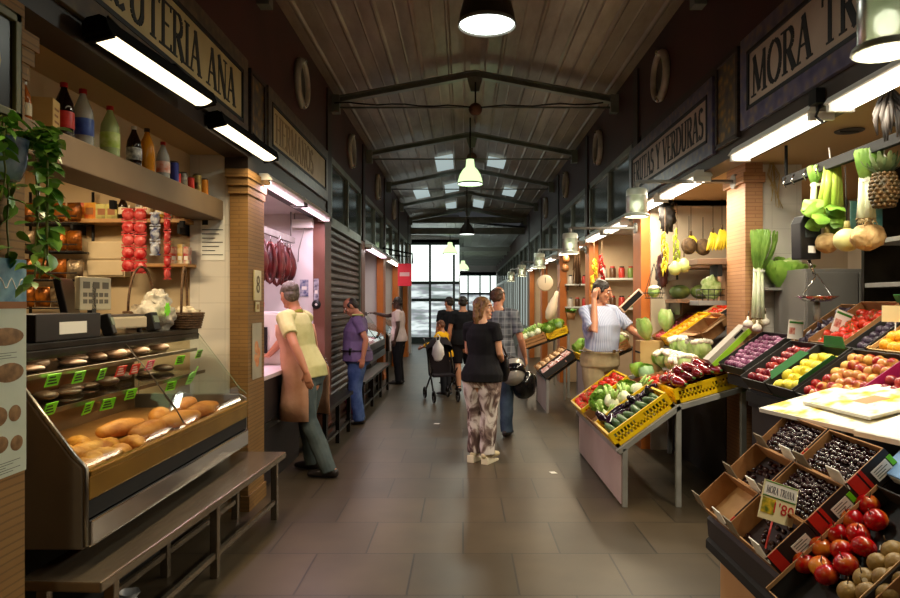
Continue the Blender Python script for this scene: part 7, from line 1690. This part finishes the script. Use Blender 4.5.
r = empty('potted_plant', at(571, 316, 11.6), label='small green potted plant on the far fruit stall', cat='plant'); MB().lathe([(0,-.06),(.06,-.06),(.08,.06),(.075,.06),(0,.05)], 14).build('pot', card, r); mb = MB(); rn = random.Random(1)
for k in range(30): a = rn.uniform(0,6.3); leaf_at(mb, (.04*math.cos(a),.04*math.sin(a),.05), (math.cos(a),math.sin(a),rn.uniform(.2,1.4)), rn.uniform(.06,.12), (0,0,1))
mb.build('foliage', [greenleaf], r)
# stands of the third stall
def far_stand(y0, y1, x0, z0, a, l, label):
    Sl = Slope(x0, z0, a); st = empty('produce_stand', (x0+.3, (y0+y1)/2, 0), label=label, cat='stand'); T = Matrix.Translation((-x0-.3, -(y0+y1)/2, 0))
    MB().box(x0+.02,x0+.035,y0,y1,.0,z0).xf(T).build('front_panel', mat('pinkish_panel', S(186,164,158), .5), st)
    for y in (y0,y1):
        for t in (.03,l-.02): p = Sl.p(t,y,-.01); MB().box(p.x-.02,p.x+.02,y-.02,y+.02,0,p.z).xf(T).build('leg', gpaint, st)
    p = Sl.p(l/2,0,-.02); mb = MB(); mb.obox((p.x,(y0+y1)/2,p.z),(l,y1-y0,.02),Sl.rot()); mb.xf(T).build('sloping_top', dsteel, st); return Sl
N7 = far_stand(9.9, 11.2, 1.2, .47, 36, .6, 'far stand with pinkish front panel just past the helmets')
crate('carton', N7, .02, .58, 9.92, 10.5, .1, 'carton of wrapped red fruit punnets on the far stand', black_card, cardin)
pun = mat('punnet_fruit', S(170,50,40), .25, var=S(220,190,180), vscale=30, objrand=1); punm = MB().box(-.06,.06,-.05,.05,0,.06).mesh('punnet', pun, .012)
grid_fill(N7, .04, .56, 9.94, 10.48, .02, [punm], 'punnet', 'wrapped punnet of red fruit', 'punnet', 'punnets on the far stand', .13, 'from the near end', rotmode='along', dy=.11, jit=.05)
crate('carton', N7, .02, .58, 10.55, 11.15, .1, 'carton of bright onions on the far stand', card, cardin); grid_fill(N7, .04, .56, 10.58, 11.12, .06, onion_me, 'onion', 'golden onion in the far stand carton', 'onion', 'onions on the far stand', .085, 'from the punnets')
N8 = far_stand(11.5, 13.3, 1.05, .82, 20, .8, 'last visible stand with wooden crate and yellow crate on top')
crate('wood', N8, .0, .4, 11.52, 12.05, .16, 'wooden slatted crate of pale vegetables on the last stand', mat('mid_wood', S(176,126,76), .6)); grid_fill(N8, .02, .38, 11.54, 12.03, .12, fen_me, 'fennel', 'pale fennel in the slatted crate', 'fennel', 'fennel in the slatted crate', .11, None)
crate('plastic', N8, .42, .8, 11.52, 12.0, .12, 'yellow crate with green vegetables on the last stand', yplastic); grid_fill(N8, .44, .78, 11.54, 11.98, .08, [let_me[0], gcab_me[0]], 'lettuce', 'small green lettuce in the far yellow crate', 'lettuce', 'lettuces in the far yellow crate', .15, None, rotmode='up', mul=(.8,.8,.8))
crate('wood', N8, .0, .8, 12.1, 12.7, .12, 'wide slatted crate of cabbages behind the last wooden crate', mat('mid_wood', S(176,126,76), .6)); grid_fill(N8, .04, .78, 12.12, 12.68, .06, cab_me, 'cabbage', 'pale cabbage in the wide far crate', 'cabbage', 'cabbages in the wide far crate', .18, None, rotmode='up')
# upper produce shelf right beside the man on the phone
N9 = far_stand(8.55, 9.75, 1.62, .8, 25, .6, 'stand of mixed vegetables just behind the phone man')
crate('wood', N9, .0, .56, 8.6, 9.1, .12, 'slatted crate of cauliflowers behind the phone man', mat('mid_wood', S(176,126,76), .6)); grid_fill(N9, .03, .54, 8.63, 9.08, .05, caul_me, 'cauliflower', 'cauliflower in the crate behind the phone man', 'cauliflower', 'cauliflowers behind the phone man', .17, None, rotmode='up')
crate('plastic', N9, .0, .56, 9.15, 9.7, .12, 'yellow crate of leafy greens behind the phone man', yplastic); grid_fill(N9, .03, .54, 9.18, 9.68, .05, let_me, 'lettuce', 'leafy lettuce in the crate behind the phone man', 'lettuce', 'lettuces behind the phone man', .17, None, rotmode='up')
# the phone itself
ph = bpy.data.objects['person.008'] if 'person.008' in bpy.data.objects else None
if ph is not None:
    M = Matrix.Translation(ph.location) @ Matrix.Rotation(ph.rotation_euler.z, 4, 'Z'); p = M @ (Vector((.098,.055,1.615))*1.85/1.75)
    r = empty('mobile_phone', p, (0, .1, ph.rotation_euler.z), 'dark mobile phone held to the ear of the man in striped shirt', 'phone'); MB().box(-.006,.006,-.03,.03,-.07,.07).build('body', blackp, r, .003); MB().box(-.0065,-.006,-.026,.026,-.05,.06).build('screen', mat('lcd_dark', S(60,66,66), .15), r)
# floor bits: pale litter
for i, (x, y) in enumerate(((-.35,9.0),(.1,8.9),(.85,6.4))):
    r = empty('paper_scrap', (x, y, .002), (0,0,i), 'small pale paper scrap on the slate floor, %s' % ['near the purple shirt man','under the far group','by the pinkish panel'][i], 'litter'); MB().prism([(-.04,-.02),(.03,-.03),(.045,.02),(-.02,.03)], Matrix(), .003).build('scrap', paper, r)
